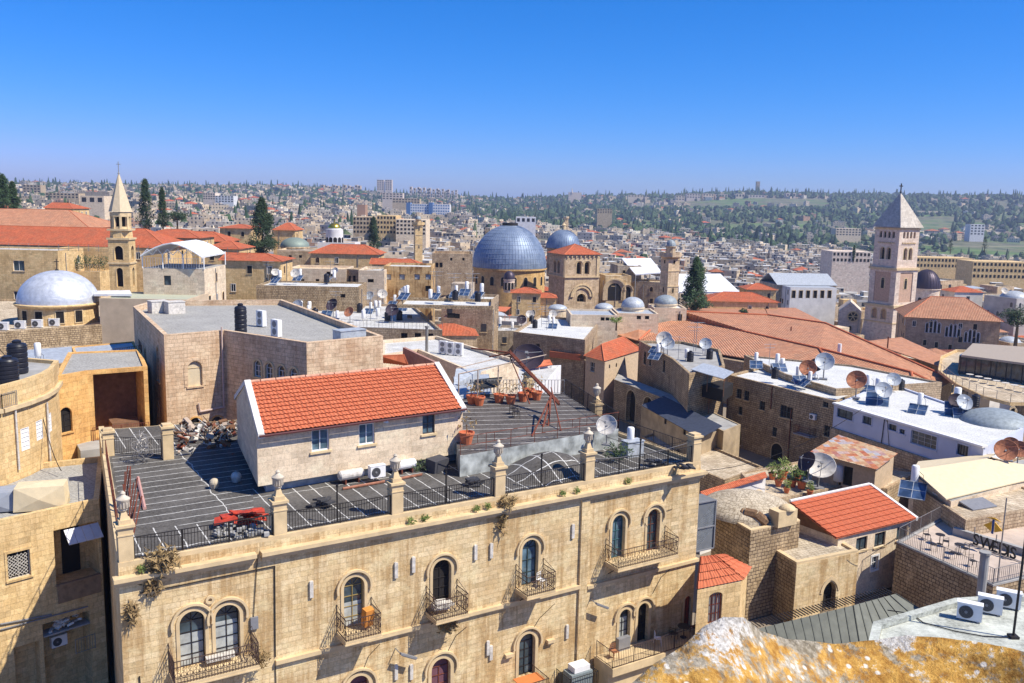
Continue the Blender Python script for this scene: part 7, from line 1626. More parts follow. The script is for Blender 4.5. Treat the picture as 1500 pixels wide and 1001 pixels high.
for i,(x0,x1) in enumerate(((552,562),(564,574))): farb('apartment_tower',['left','right'][i]+' of the two tall pale apartment towers on the horizon left of centre',x0,x1,263.5,279,2600,18,PALEST,5,3)
for i in range(15):
    x0=600+i*4.6+(i%3); farb('apartment_block','pinkish apartment slab on the horizon ridge, %s from the left'%['first','second','third','fourth','fifth','sixth','seventh','eighth','ninth','tenth','eleventh','twelfth','thirteenth','fourteenth','fifteenth'][i],x0,x0+3.3,273.5+i*.35+(i%2)*1.5,290,2500,18,PALEST,3,1,group='apartment slabs on the ridge right of the towers')
for i in range(11):
    x0=470+i*5.4+(i%2); farb('apartment_block','low apartment slab on the ridge left of the two towers, %s from the left'%['first','second','third','fourth','fifth','sixth','seventh','eighth','ninth','tenth','eleventh'][i],x0,x0+4,271+(i%3)*1.2,281,2550,18,PALEST if i%2 else CITYST,2,1,group='apartment slabs left of the towers')
farb('striped_office_block','wide blue and white striped modern block right of centre left',601,628,299,315,1150,20,WHITEW,4,8,wm=BLW if 0 else plain('office_blue',(.08,.17,.35),.5))
farb('striped_office_block','right wing of the blue and white striped modern block',634,659,299.5,316,1150,20,WHITEW,4,7,wm=MT['office_blue'])
for i,x in enumerate((595,628)): farb('blue_stair_tower',['left','right'][i]+' blue stair tower of the striped modern block',x,x+6,297,316,1148,20,MT['office_blue'])
farb('cream_institute','cream institute block with rows of dark windows above the lone cypress',517,551,318,343,480,22,CITYST,4,7)
farb('cream_institute','cream towered institute block right of the first one',552,580,316,344,470,22,YELST,4,6)
farb('cream_institute','pale institute block with four window rows left of the thin minaret',580,624,322,345,460,22,CREAM,4,8)
farb('brown_office_block','small brown block among trees on the left plateau',523,535,300,313,900,15,plain('far_brown',(.38,.22,.13),.9))
farb('dark_flat_hall','broad dark-roofed hall on the left plateau behind the spired tower',117,160,281,292,1100,25,GREYST); farb('beige_blind_block','beige block with round windows left of the spired tower',117,152,287,300,700,15,CREAM,1,3)
farb('pale_slab','pale slab building at the far left skyline',33,59,271,283,1300,15,CITYST,3,5); farb('long_far_block','long cream block on the left plateau',66,115,283,291,1000,15,CITYST,2,9)
farb('terraced_block','pale terraced block on the left plateau right of the cypresses',297,315,283,293,1000,15,PALEST,3,5)
farb('terraced_block','second pale terraced block beside the first',315,342,287,297,1000,15,WHITEW,3,6)
farb('stepped_block','stepped cream block below the horizon towers',560,590,283,293,1500,20,PALEST,3,6)
farb('stepped_block','long cream retaining block below the horizon slabs',575,615,291,298,1400,20,CITYST,2,9)
# ridge on the right
farb('stone_tower','slender stone tower on the far ridge against the sky',1108.5,1113.5,266,287,2700,10,GREYST)
for i,(x0,x1,yt,yb) in enumerate(((990,1003,287,294),(1006,1026,284,291),(1030,1046,284,292),(1048,1066,285,293),(1078,1091,284,296),(1093,1120,286,293),(1122,1150,287,295),(1152,1166,283,296),(1168,1180,289,297),(1182,1196,292,297),(920,942,286,289))):
    farb('campus_building','pale campus building on the far right ridge, %s from the left'%['second','third','fourth','fifth','sixth','seventh','eighth','ninth','tenth','eleventh','first'][i],x0,x1,yt,yb,2450,20,PALEST if i%2 else CREAM,2,max(3,int((x1-x0)/4)),group='campus buildings on the far ridge')
farb('hillside_hotel','long pale hillside building with arcade on the slope right of the tall tower',1330,1378,309,319,1900,25,CREAM,1,12); farb('hillside_hotel_terrace','lower terraces of the arcaded hillside building',1342,1372,319,336,1850,25,PALEST,4,9)
farb('pale_slope_block','pale block with dark balconies on the slope left of the tall tower',1225,1262,335,346,1250,20,CREAM,3,8); farb('white_slope_block','white house with dark windows above the green field',1422,1443,329,345,1300,15,WHITEW,4,4)
farb('long_hospice','long pale hospice with two rows of windows left of the tall tower',1220,1276,369,386,420,16,PALEST,2,10)
farb('yellow_wall_range','long yellow stone range right of the dark ribbed dome',1343,1425,378,394,480,16,YELST,2,16); farb('yellow_wall_range','second yellow range at the right edge below the green field',1426,1510,384,410,420,16,YELST,3,14)
farb('white_arcade_house','white house with four dark arches left of the smaller blue dome',756,785,318,328,700,12,WHITEW,1,4)
farb('grey_slab_block','grey slab block above the smaller blue dome',875,897,306,313,1300,20,CITYST,3,6)
farb('domed_chapel','tiny far chapel on the ridge above the smaller blue dome',833,852,282,288,2500,15,PALEST)
m=MB(); q=PD(838,283,2500); m.tube(q,q+Vector((0,0,14)),2.5,5,r2=.3); tag(m.build('chapel_spire',PALEST),'tiny far chapel spire on the ridge above the smaller blue dome','spire')
for i,pts in enumerate(([(1015,311),(1060,313),(1100,313),(1140,316),(1160,313)],[(1060,318),(1100,320),(1140,322),(1200,311)],[(900,311),(960,314),(1010,315)])):
    m=MB(); pp=[PD(x,y,2100-60*i) for x,y in pts]
    for a,b_ in zip(pp,pp[1:]): w=Wall(a,b_); m.add([a,b_,b_-Vector((0,0,9)),a-Vector((0,0,9)),a+Vector((0,6,0)),b_+Vector((0,6,0))],[(3,2,1,0),(0,1,5,4)])
    tag(m.build('retaining_wall',PALEST),['upper pale road wall crossing the green slope','lower pale road wall crossing the green slope','leftmost pale road wall on the slope'][i],'wall')
# ================= TERRAIN
GR=N('city_ground'); g_=GR.geo(); s_=GR.sep(g_)
gn=GR.noise(g_,.006,6,.6); fn=GR.noise(g_,.05,6,.7); dd=GR.math('POWER',GR.math('ADD',GR.math('POWER',s_[0],2),GR.math('POWER',s_[1],2)),.5)
green=GR.mix(GR.ramp(fn,(.38,0),(.62,1)),(.06,.11,.025),(.12,.19,.045)); scrub=GR.mix(GR.ramp(fn,(.35,0),(.6,1)),(.06,.075,.035),(.17,.16,.09))
hill=GR.mix(GR.ramp(gn,(.42,0),(.56,1)),green,scrub)
tz_=GR.math('FRACT',GR.math('DIVIDE',s_[2],6.0)); hill=GR.mix(GR.math('MULTIPLY',GR.ramp(tz_,(0,1),(.14,0)),.6),hill,(.34,.29,.20))
town=GR.mix(fn,(.16,.13,.10),(.30,.25,.19))
GR.col(GR.mix(GR.ramp(dd,(0,0),(1,1)) if 0 else GR.math('MINIMUM',GR.math('MAXIMUM',GR.math('DIVIDE',GR.math('SUBTRACT',dd,800),250),0),1),town,hill)); GR=GR.m
mb=MB(); cols=[-6.0+.05*i for i in range(0)]
angs=[R(-75+150*i/260) for i in range(261)]; ds=[0.5,20,40,60,80,100]
while ds[-1]<5800: ds.append(ds[-1]*1.045+4)
vs=[]
for dd_ in ds:
    for a in angs:
        x,y=dd_*math.sin(a),dd_*math.cos(a); vs.append((x,y,terr(x,y)))
k=len(angs); fs=[(j*k+i,j*k+i+1,(j+1)*k+i+1,(j+1)*k+i) for j in range(len(ds)-1) for i in range(k-1)]
mb.add(vs,fs); tag(mb.build('terrain',GR,smooth=True,uv=False),kind='structure')
mb=MB(); z=CH-31; mb.add([(-9000,-9000,-70),(9000,-9000,-70),(9000,9000,-70),(-9000,9000,-70)],[(0,1,2,3)]); tag(mb.build('ground',GR,uv=False),kind='structure')
# ================= GENERATED OLD-CITY HOUSES
def inpoly(x,y,poly):
    c=False; n=len(poly)
    for i in range(n):
        x1,y1=poly[i]; x2,y2=poly[(i+1)%n]
        if (y1>y)!=(y2>y) and x<(x2-x1)*(y-y1)/(y2-y1)+x1: c=not c
    return c
FB=[(min(p[0] for p in f),max(p[0] for p in f),min(p[1] for p in f),max(p[1] for p in f),f) for f in FOOT]
def free(cx,cy,w,d,m=1.0):
    h=max(w,d)/2+m
    pts=[(cx+sx*(w/2+m),cy+sy*(d/2+m)) for sx in(-1,0,1) for sy in (-1,0,1)]
    for x0,x1,y0,y1,f in FB:
        if cx+h<x0 or cx-h>x1 or cy+h<y0 or cy-h>y1: continue
        if any(inpoly(x,y,f) for x,y in pts): return False
        if any(abs(x-cx)<w/2+m and abs(y-cy)<d/2+m for x,y in f): return False
    return True
# sight lines that must stay open: image columns, distance beyond which nothing is limited, lowest picture row a roof may reach
KEEP=[(570,735,127,472),(915,1200,2440,295),(1325,1382,1850,334),(1222,1265,1250,345),(1420,1445,1290,345),(990,1190,2440,292),(820,1075,135,640),(1340,1500,410,398),(25,160,118,470),(25,150,150,440),(-200,170,160,368),(160,206,140,428),(205,305,124,448),(225,420,200,375),(360,412,205,380),(195,280,250,338),(400,560,195,383),(455,560,250,362),(505,562,158,434),(560,636,158,434),(420,510,158,420),(475,510,260,358),(604,622,320,368),(535,560,285,372),(632,695,195,412),(690,803,236,418),(740,802,205,446),(798,852,275,395),(808,892,220,443),(886,975,222,441),(908,970,230,404),(960,996,205,442),(990,1090,208,431),(994,1040,180,458),(1035,1145,188,458),(1136,1228,255,443),(1225,1265,245,480),(1258,1340,230,500),(1335,1380,250,446),(1325,1490,195,520),(870,1400,128,560),(905,1010,160,466),(830,910,152,478),(1215,1280,410,388),(515,630,450,345),(400,520,225,372),(-200,2000,600,345),(590,665,1000,318),(1380,1500,620,385),(1000,1500,800,360),(700,1000,900,352),(-200,400,700,330)]
def okview(px,hw,D,ytop):
    for x0,x1,dk,ymin in KEEP:
        if D<dk and px+hw>x0 and px-hw<x1 and ytop<ymin-1: return False
    return True
NAMES=[(87,440,'the silver dome'),(181,350,'the spired left tower'),(252,375,'the white peaked canopy'),(385,335,'the biggest cypress'),(490,335,'the golden dome'),(547,345,'the lone central cypress'),(612,345,'the thin pale minaret'),(662,390,'the stone keep house'),(597,412,'the stained ochre house'),(746,365,'the great blue dome'),(825,350,'the smaller blue dome'),(849,405,'the square bell tower'),(979,400,'the slim square minaret'),(1017,420,'the dark pine tree'),(1040,415,'the larger white tent'),(938,390,'the smaller white tent'),(1180,420,'the grey gable hall'),(1305,400,'the tall church tower'),(1356,410,'the dark ribbed dome'),(1100,440,'the red convent roof'),(1400,460,'the arched window palace'),(1150,500,'the bazaar roofs'),(720,460,'the cream rubble house'),(450,420,'the long rubble wall'),(390,465,'the grey roof terrace'),(1450,540,'the rooftop restaurant')]
def relation(px,py):
    b=min(NAMES,key=lambda n:(n[0]-px)**2+((n[1]-py)*1.6)**2); dx=px-b[0]; dy=py-b[1]
    q='far ' if abs(dx)>70 else ''
    v='above' if dy<-14 else ('below' if dy>14 else '')
    h='left of' if dx<-8 else ('right of' if dx>8 else '')
    if v and h: s=f"{v} and {h}"
    elif v: s=v
    elif h: s=q+h
    else: s='beside'
    return s+' '+b[2]
PEND=[]  # (object, look, px, py)
def pend(o,look,p):
    px,py=pix(p); PEND.append((o,look,px,py))
WM=[CITYST,CITYST,GREYST,GREYST,CREAM,plain('grey_render',(.42,.40,.38),.9,var=.3,sc=.4),OLDST,plain('whitish_render',(.66,.62,.56),.9,var=.25,sc=.4),YELST]
WN=['tan stone','tan stone','grey stone','grey stone','cream','grey rendered','weathered stone','whitish','yellow stone']
RM=[LIGHTMEM,WHITER,CONC,LIGHTMEM,WHITER,PAVE]; RN=['pale roof','white roof','grey roof','pale roof','white roof','paved roof']
WD=plain('window_dark',(.035,.04,.05),.3,spec=.6)
rnd=random.Random(42); houses=[]; occ=[]
D=108.0
while D<330:
    step=9.0+D*.012; px=-60+rnd.uniform(0,60)
    while px<1600:
        w=rnd.uniform(6.5,12.5); dpx=w*F/D
        d_=rnd.uniform(6.5,10.5); Dj=D+rnd.uniform(-2.5,2.5); c=px+dpx/2
        x=(c-750)/F*Dj
        g=terr(x,Dj); h=rnd.choice([6.5,7.5,8.5,9.5,10.5,12]) ; zr=g+h+(rnd.uniform(0,7) if D<175 and 380<c<900 else (rnd.uniform(0,13) if c>1335 and 250<D<420 else 0))
        for k in range(5):
            ytop=pix((x,Dj-d_/2,zr+1.5))[1]
            if okview(c,dpx/2,Dj,ytop): break
            zr-=1.6
        else: px+=dpx+.5/D*F; continue
        zz_=pix((x,Dj-d_/2,zr))
        if free(x,Dj,w,d_,.4) and zr>g+1.5 and zz_[1]<620: houses.append((Dj,x,w,d_,zr,g,c))
        px+=dpx+rnd.uniform(-.3,1.2)*F/D
    D+=step
houses.sort(); print('HOUSES',len(houses))
NI=285
def ghouse(i,Dj,x,w,d_,zr,g,c):
    yaw=rnd.uniform(-.22,.22)+(0.25 if c>1000 else 0); wi=rnd.randrange(len(WM)); ri=rnd.randrange(len(RM)); kind=rnd.random()
    t=thing('old_city_house',(x,Dj,g),'x','house'); cs,sn=math.cos(yaw),math.sin(yaw)
    lp=lambda a,b: (x+a*cs-b*sn,Dj+a*sn+b*cs)
    poly=[lp(-w/2,-d_/2),lp(w/2,-d_/2),lp(w/2,d_/2),lp(-w/2,d_/2)]
    m=MB(); red=kind<.15
    m.prism(poly,g-4,zr-(0 if red else .5))
    if not red:
        inn=offs(poly,.28); vs=[(a,b,zr-.5) for a,b in poly]+[(a,b,zr) for a,b in poly]+[(a,b,zr) for a,b in inn]+[(a,b,zr-.5) for a,b in inn]; n=4
        m.add(vs,[(k*n+i_,k*n+(i_+1)%n,(k+1)*n+(i_+1)%n,(k+1)*n+i_) for i_ in range(n) for k in range(3)])
    m.build('wall',WM[wi],t); look=WN[wi]+' house'
    if red:
        hip('roof',t,[(a,b,zr-.02) for a,b in poly],zr+min(w,d_)*.2,TILEF if rnd.random()<.6 else TILEB,.5,.4,ridge=False); look='red-roofed '+WN[wi]+' house'
    else:
        m=MB(); m.add([(a,b,zr-.49) for a,b in inn],[(0,1,2,3)]); 
        m.build('roof',RM[ri],t); look=WN[wi]+' house with '+RN[ri]
        if kind<.24: m=MB(); m.dome((x,Dj,zr-.5),min(w,d_)*.36,min(w,d_)*.2,18,6); m.build('roof_dome',rnd.choice([METAL,WHITEW,LEADM]),t,smooth=True); look='domed '+WN[wi]+' house'
        elif kind<.5:
            m=MB(); a=rnd.uniform(-.2,.2)*w; b=rnd.uniform(-.1,.2)*d_; ww,dw=w*rnd.uniform(.3,.55),d_*rnd.uniform(.3,.5); hh=rnd.uniform(1.8,2.6)
            kf=True; m.prism([lp(a-ww/2,b-dw/2),lp(a+ww/2,b-dw/2),lp(a+ww/2,b+dw/2),lp(a-ww/2,b+dw/2)],zr-.5,zr+hh); m.build('roof_room',WM[rnd.randrange(len(WM))],t); look+=' and roof room'
        elif kind<.6:
            m=MB(); ww=w*.45; a=rnd.uniform(-.2,.2)*w
            for q in (-1,1):
                for r_ in (-1,1): l_=lp(a+q*ww/2,r_*d_*.25); m.tube((l_[0],l_[1],zr-.5),(l_[0],l_[1],zr+1.8),.06,4)
            l4=[lp(a-ww/2-.2,-d_*.3),lp(a+ww/2+.2,-d_*.3),lp(a+ww/2+.2,d_*.3),lp(a-ww/2-.2,d_*.3)]; flatroof(m,[(l4[0][0],l4[0][1],zr+1.7),(l4[1][0],l4[1][1],zr+1.75),(l4[2][0],l4[2][1],zr+2.1),(l4[3][0],l4[3][1],zr+2.1)],.06); m.build('roof_shelter',rnd.choice([METAL,RUST,WHITE,TERRA]),t); look+=' under a sheet shelter'
    # windows, each its own part
    walls=[Wall(poly[0],poly[1]),Wall(poly[3],poly[0]) if x>0 else Wall(poly[1],poly[2])]
    st=rnd.uniform(2.8,3.3); ar=rnd.random()<.35; big=rnd.uniform(.8,1.15)
    for wi_,wl_ in enumerate(walls):
        nf=int((zr-g)/st); ncol=max(1,int(wl_.L/2.8))
        for f in range(max(0,nf-2),nf):
            for q in range(ncol):
                if rnd.random()<.42: continue
                u=(q+.5+rnd.uniform(-.12,.12))*wl_.L/ncol; zt=zr-1.2-(nf-1-f)*st
                if zt-1.4<g: continue
                m=MB(); wl_.ext(m,arch(u,zt-1.4*big,.85*big,1.4*big,5) if ar else [(u-.45*big,zt-1.3*big),(u+.45*big,zt-1.3*big),(u+.45*big,zt),(u-.45*big,zt)],-.01,.03)
                wl_.rect(m,u-.6*big,u+.6*big,zt-1.42*big-.12,zt-1.42*big,-.01,.1,1) if not ar else None
                m.build('window',[WD,BAND],t)
    pend(t,look,(x,Dj-d_/2,zr-1)); t['group']='old city houses'
    return t,poly,yaw,red or .24<=kind<.6,lp,zr
BOXG=[]
rows=[]
for i,hh in enumerate(houses[:NI]): rows.append((hh,ghouse(i,*hh)))
# roof equipment on the individual houses and some hand-placed roofs
def scatter(lp,w,d_,zr,yaw,n):
    for q in range(n):
        a,b=lp(rnd.uniform(-.4,.4)*w,rnd.uniform(-.4,.4)*d_); p=Vector((a,b,zr)); k=rnd.random(); rz=yaw+rnd.uniform(-.4,.4)
        if cnt['b']<120 and k<.32: o=BOIL.put(p,rz-.5+rnd.choice([-.5,0,0,.4]),rnd.uniform(.85,1.2),'x','solar water heaters on the city roofs'); pend(o,'white heater with solar panel',p); cnt['b']+=1
        elif cnt['w']<90 and k<.48: o=WBOIL.put(p,rz,1.25,'x','white water boilers on the city roofs'); pend(o,'white upright boiler',p); cnt['w']+=1
        elif cnt['t']<50 and k<.56: o=TANK.put(p,rz,.9,'x','black tanks on the city roofs'); pend(o,'black ribbed tank',p); cnt['t']+=1
        elif cnt['d']<150 and k<.84:
            D_,nm=rnd.choice([(DISHW,'pale dish'),(DISHG,'grey dish'),(DISHR,'rusty orange dish'),(DISHD,'dark dish')]); o=D_.put(p,rnd.uniform(-.6,.3),rnd.uniform(1.3,2.1),'x','satellite dishes on the city roofs'); pend(o,nm,p); cnt['d']+=1
        elif cnt['n']<110 and k<.97: o=ANT.put(p,rz,rnd.uniform(.8,1.3),'x','roof antennas'); pend(o,'thin roof antenna',p); cnt['n']+=1
        elif cnt['a']<50: o=AC.put(p,rz,1.2,'x','air conditioners on the city roofs'); pend(o,'white air conditioner',p); cnt['a']+=1
cnt=dict(b=0,w=0,t=0,d=0,a=0,n=0)
def eq(x0,x1,y0,y1,z,n):
    for i in range(n):
        p=P(rnd.uniform(x0,x1),rnd.uniform(y0,y1),z); scatter(lambda a,b:(p.x,p.y),0,0,z,0,1)
eq(430,600,444,474,12.6,34); eq(1080,1150,537,556,8.35,7); eq(1160,1215,550,566,8.35,5); eq(960,1050,512,530,9.0,12); eq(1240,1330,572,600,7.8,4); eq(1300,1420,590,625,7.8,4); eq(770,850,470,488,8.6,10); eq(590,715,432,444,30-(446-300)/F*128,12); eq(380,520,409,416,30-(418-293)/F*140,10)
for hh,(t,poly,yaw,red,lp,zr) in rows:
    if red or hh[0]>255: continue
    scatter(lp,hh[2],hh[3],zr-.49,yaw,rnd.choice([1,2,2,3,4,5]) if hh[0]<210 else rnd.choice([0,1,1,2]))
for k,lst in (('s',((1470,690),(1490,682),(1478,676))),):
    for i,(x,y) in enumerate(lst): DISHR.put(P(x,y,6.8),-.4,2.0 if i==0 else 1.6,['large rusty dish behind the beige roof at the right edge','second rusty dish behind the beige roof','rear rusty dish behind the beige roof'][i],'satellite dishes')
o=DISHR.put(P(1253,584,8.0),-.5,2.3,'large rusty orange dish at the near corner of the blue-white house roof','satellite dishes'); 
DISHR.put(P(1182,563,8.4),-.4,2.1,'reddish dish on the white roof above the shaded tenement','satellite dishes'); DISHG.put(P(1206,556,8.4),-.3,2.4,'large pale grey dish right of the reddish dish on the white roof','satellite dishes'); DISHW.put(P(972,520,9.1),-.3,2.3,'large white dish on the dark weathered house','satellite dishes')
BOIL.put(P(1285,590,7.9),-.4,1.5,'solar heater with twin tanks behind the big rusty dish','water heaters'); BOIL.put(P(1400,605,7.9),-.4,1.5,'solar heater near the shallow sheet dome on the blue-white house','water heaters'); TANK.put(P(1428,596,7.9),0,.9,'black tank beside the shallow sheet dome at the right','water tanks')
DISHR.put(P(484,458,11.5),-.2,2.6,'big rusty orange dish behind the parapet of the grey roof terrace','satellite dishes'); DISHR.put(P(448,456,11.5),-.2,2.0,'pale brown dish left of the big rusty one behind the grey roof terrace','satellite dishes')
DISHD.put(P(1190,684,6.0)+Vector((-.4,0,-1.5)),-1.2,2.0,'dark rust dish at the left wall of the rusty roofed hut','satellite dishes')
# rest of the old city: one mass of distant houses
FW=N('distant_wall'); u_=FW.uv(); s_=FW.sep(u_); U=FW.math('FRACT',FW.math('DIVIDE',s_[0],2.9)); V=FW.math('FRACT',FW.math('DIVIDE',s_[1],3.1)); cell,_=FW.white(FW.comb(FW.math('FLOOR',FW.math('DIVIDE',s_[0],2.9)),FW.math('FLOOR',FW.math('DIVIDE',s_[1],3.1))))
inw_=FW.math('MULTIPLY',FW.math('MULTIPLY',FW.math('GREATER_THAN',U,.3),FW.math('LESS_THAN',U,.68)),FW.math('MULTIPLY',FW.math('MULTIPLY',FW.math('GREATER_THAN',V,.3),FW.math('LESS_THAN',V,.78)),FW.math('GREATER_THAN',cell,.35)))
att=FW.n('ShaderNodeAttribute'); att.attribute_name='tone'
geo_=FW.n('ShaderNodeNewGeometry'); nz_=FW.sep(geo_.outputs['Normal'])[2]; vert=FW.math('LESS_THAN',FW.math('ABSOLUTE',nz_),.3)
FW.col(FW.mix(FW.math('MULTIPLY',inw_,vert),FW.mix(1.0,att.outputs['Color'],FW.ramp(FW.noise(u_,.5,4),(.3,.7),(.7,1.1)),'MULTIPLY'),(.04,.045,.055))); FW=FW.m
def massmesh(name,items,label,cat):
    me=bpy.data.meshes.new(name); vs=[];fs=[];tones=[]
    for (x,y,w,d_,z0,z1,yaw,tone,rt_,rf) in items:
        cs,sn=math.cos(yaw),math.sin(yaw); o=len(vs); P4=[(x+a*cs-b*sn,y+a*sn+b*cs) for a,b in ((-w/2,-d_/2),(w/2,-d_/2),(w/2,d_/2),(-w/2,d_/2))]
        vs+=[(a,b,z0) for a,b in P4]+[(a,b,z1) for a,b in P4]; fs+=[(o+i,o+(i+1)%4,o+4+(i+1)%4,o+4+i) for i in range(4)]; tones+=[tone]*4
        if rf: 
            o2=len(vs); cen=(x,y,z1+min(w,d_)*.22); vs+=[(a+(a-x)*.08,b+(b-y)*.08,z1-.05) for a,b in P4]+[cen]; fs+=[(o2+i,o2+(i+1)%4,o2+4) for i in range(4)]; tones+=[rt_]*4
        else: 
            fs.append((o+4,o+5,o+6,o+7)); tones.append(rt_)
            o3=len(vs); k=.25; q=[(x+a*cs-b*sn,y+a*sn+b*cs) for a,b in ((-w*.3,-d_*.2),(0,-d_*.2),(0,d_*.2),(-w*.3,d_*.2))]; hh=1.8
            vs+=[(a,b,z1) for a,b in q]+[(a,b,z1+hh) for a,b in q]; fs+=[(o3+i,o3+(i+1)%4,o3+4+(i+1)%4,o3+4+i) for i in range(4)]+[(o3+4,o3+5,o3+6,o3+7)]; tones+=[tone]*4+[rt_]
    me.from_pydata(vs,[],fs); me.materials.append(FW); a=me.attributes.new('tone','FLOAT_COLOR','FACE'); a.data.foreach_set('color',[c for t in tones for c in (*t,1)]); autouv(me); o=bpy.data.objects.new(name,me); COL.objects.link(o); return tag(o,label,cat,kind='stuff')
def tone():
    k=rnd.random(); v=rnd.uniform(.62,1.15)
    b=(.68,.54,.37) if k<.45 else ((.56,.45,.32) if k<.65 else ((.72,.63,.49) if k<.85 else ((.42,.37,.32) if k<.95 else (.46,.27,.17))))
    return tuple(c*v for c in b)
def rtone(rf): return (.46*rnd.uniform(.8,1.1),.13,.06) if rf else rnd.choice([(.56,.56,.55),(.40,.38,.35),(.30,.29,.28),(.46,.41,.34),(.62,.62,.62),(.24,.23,.23)])
items=[]
for (Dj,x,w,d_,zr,g,c) in houses[NI:]: rf=rnd.random()<.1; items.append((x,Dj,w,d_,g-3,zr,rnd.uniform(-.4,.4),tone(),rtone(rf),rf))
D=330.0
while D<900:
    step=8.5+D*.006; px=-40+rnd.uniform(0,30)
    while px<1560:
        w=rnd.uniform(7,14); dpx=w*F/D; d_=rnd.uniform(7,12); Dj=D+rnd.uniform(-4,4); c=px+dpx/2; x=(c-750)/F*Dj; g=terr(x,Dj); zr=g+rnd.choice([5,6.5,8,9.5,11])
        dens=.93 if c>380 else .6
        for k in range(4):
            ytop=pix((x,Dj,zr+1.8))[1]
            if okview(c,dpx/2,Dj,ytop): break
            zr-=2
        else: px+=dpx; continue
        if rnd.random()<dens and free(x,Dj,w,d_,0): rf=rnd.random()<.05; items.append((x,Dj,w,d_,g-4,zr,rnd.uniform(-.5,.5),tone(),rtone(rf),rf))
        px+=dpx+rnd.uniform(-.5,2)*F/D
    D+=step
massmesh('old_city_houses',items,'dense mass of small distant stone houses beyond the domes','distant houses')
items2=[]; trees=[]
def treeat(x,y,s): trees.append((x,y,s))
D=900.0
while D<2900:
    step=13+D*.008; px=-60+rnd.uniform(0,30)
    while px<1560:
        w=rnd.uniform(9,20); dpx=w*F/D; d_=rnd.uniform(9,14); Dj=D+rnd.uniform(-8,8); c=px+dpx/2; x=(c-750)/F*Dj; g=terr(x,Dj)
        if c<680: dn=.46
        elif c<1000: dn=.75 if D<1150 else (.13 if D<2250 else .26)
        elif c<1240: dn=.5 if D<1050 else (.07 if D<2300 else .24)
        else: dn=.6 if D<1000 else (.34 if 1150<D<1600 and c>1290 else .10)
        if 1378<c<1500 and 1020<D<1330: dn=0
        tall=rnd.choice([6,8,9,12,14]) if c<700 else rnd.choice([5,6,8,10])
        if rnd.random()<dn and okview(c,dpx/2,Dj,pix((x,Dj,g+tall+1.8))[1]): rf=rnd.random()<.06; tn=tone(); tn=tuple(min(.8,v*1.0) for v in tn); items2.append((x,Dj,w,d_,g-4,g+tall,rnd.uniform(-.6,.6),tn,rtone(rf),rf))
        px+=dpx+rnd.uniform(0,5)*F/D
    D+=step
massmesh('hillside_houses',items2,'far suburbs of pale houses spread over the hills to the horizon','distant houses')
# woods and scattered trees
LEAFF=N('distant_leaf'); f=LEAFF.noise(LEAFF.geo(),.35,4,.7); at=LEAFF.n('ShaderNodeAttribute'); at.attribute_name='tone'; LEAFF.col(LEAFF.mix(1.0,at.outputs['Color'],LEAFF.ramp(f,(.35,.6),(.65,1.3)),'MULTIPLY')); LEAFF=LEAFF.m
vs=[];fs=[];tn=[]
def blob(x,y,z,w,h,con):
    o=len(vs); t=rnd.choice([(.035,.068,.026),(.050,.090,.032),(.062,.100,.038),(.032,.055,.026),(.085,.115,.048)]); nr=5
    rings=[(.35,.05),(1.0,.3),(.85,.6),(.4,.9)] if not con else [(.6,.05),(1.0,.2),(.6,.55),(.2,.9)]
    for rr,hz in rings:
        for i in range(nr): a=2*math.pi*(i+rnd.random()*.7)/nr; r_=w/2*rr*rnd.uniform(.7,1.25); vs.append((x+r_*math.cos(a),y+r_*math.sin(a),z+h*hz*rnd.uniform(.85,1.15)))
    vs.append((x,y,z+h))
    for j in range(3):
        for i in range(nr): fs.append((o+j*nr+i,o+j*nr+(i+1)%nr,o+(j+1)*nr+(i+1)%nr,o+(j+1)*nr+i))
    for i in range(nr): fs.append((o+3*nr+i,o+3*nr+(i+1)%nr,o+4*nr))
    tn.extend([t]*(nr*4))
n=0
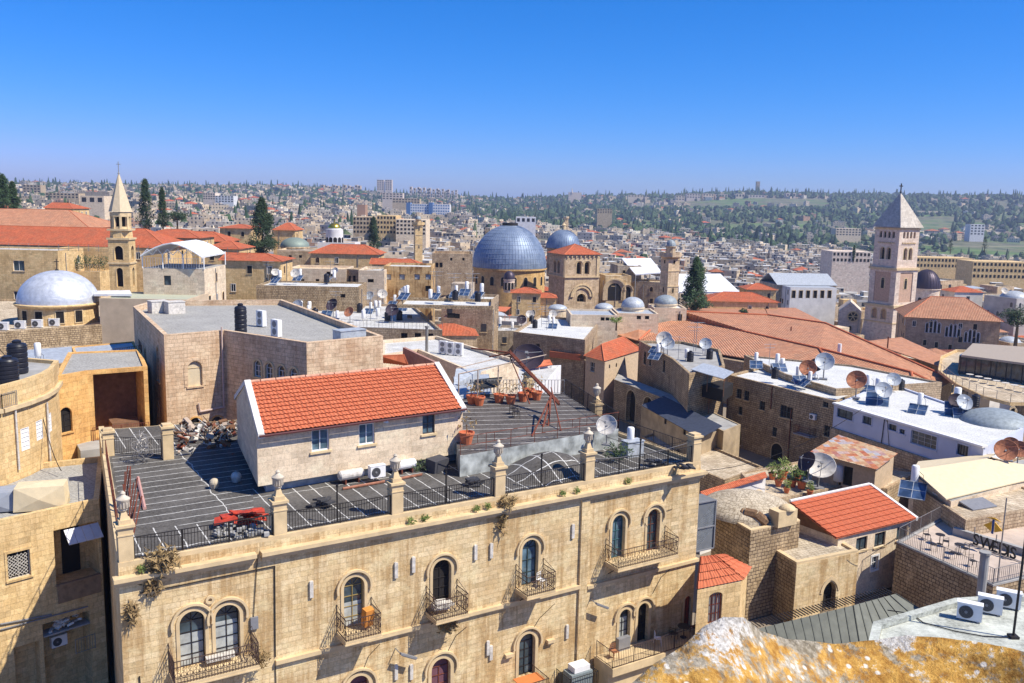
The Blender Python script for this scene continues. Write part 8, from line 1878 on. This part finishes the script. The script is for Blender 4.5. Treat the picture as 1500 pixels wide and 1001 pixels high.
while n<46000:
    c=rnd.uniform(-50,1550); D=math.sqrt(330**2+(2950**2-330**2)*rnd.random())
    x=(c-750)/F*D; cl=noise.noise(Vector((x/90,D/140,7)))+.5*noise.noise(Vector((x/30,D/50,2)))
    if c<700: p=.0 if D<420 else (.62 if cl>.0 else .20)
    elif c<1000: p=.04 if D<1150 else (.62 if D<2300 and cl>-.15 else .22)
    elif c<1260: p=.04 if D<1050 else (.58 if cl>.08 else .10) if D<2300 else .38
    else: p=.06 if D<950 else (.58 if cl>.0 else .14)
    if 1378<c<1500 and 1020<D<1330: p=.03 if cl>0 else 0
    if D<500: p*=.3
    n+=1
    if rnd.random()>p: continue
    g=terr(x,D); con=rnd.random()<.12; w=rnd.uniform(3.5,11)*(1+D/4000); h=w*rnd.uniform(.7,1.0) if not con else w*1.6; w=w*.55 if con else w
    if not okview(c,w*F/D/2,D,pix((x,D,g+h))[1]-6): continue
    blob(x,D,g-.5,w,h,con)
me=bpy.data.meshes.new('far_woods'); me.from_pydata(vs,[],fs); me.materials.append(LEAFF); a=me.attributes.new('tone','FLOAT_COLOR','FACE'); a.data.foreach_set('color',[q for t in tn for q in (*t,1)]); o=bpy.data.objects.new('far_woods',me); COL.objects.link(o); tag(o,'dark trees and woods scattered over the far hills and suburbs','woods',kind='stuff')
# ================= LABELS: each generated thing gets one of its own
ORD=['first','second','third','fourth','fifth','sixth','seventh','eighth','ninth','tenth','eleventh','twelfth','thirteenth','fourteenth','fifteenth','sixteenth','seventeenth','eighteenth']
grp={}
for o,look,px,py in PEND: grp.setdefault((look,relation(px,py)),[]).append((px,py,o))
for (look,rel),l in grp.items():
    l.sort(key=lambda q:q[0])
    for i,(px,py,o) in enumerate(l):
        s=f"{look} {rel}"
        if len(l)>1: s+=f", {ORD[min(i,17)]} from left"
        w=s.split()
        if len(w)>16: s=' '.join(x for x in w if x not in('the','a','with','and') ); s=' '.join(s.split()[:16])
        o['label']=s
# ================= HAZE
hz=N('haze_air'); hz.t.nodes.remove(hz.b); v=hz.n('ShaderNodeVolumePrincipled'); v.inputs['Color'].default_value=(.62,.74,1,1); v.inputs['Density'].default_value=.00015; v.inputs['Anisotropy'].default_value=.2; hz.l(v.outputs[0],hz.out.inputs['Volume'])
HB=MB(); zt=max(CH+66,40); HB.box((0,1500,(zt-72)/2),(9600,10600,zt+72)); tag(HB.build('haze',hz.m,uv=False),'thin pale bluish air over the far hills','haze',kind='stuff')
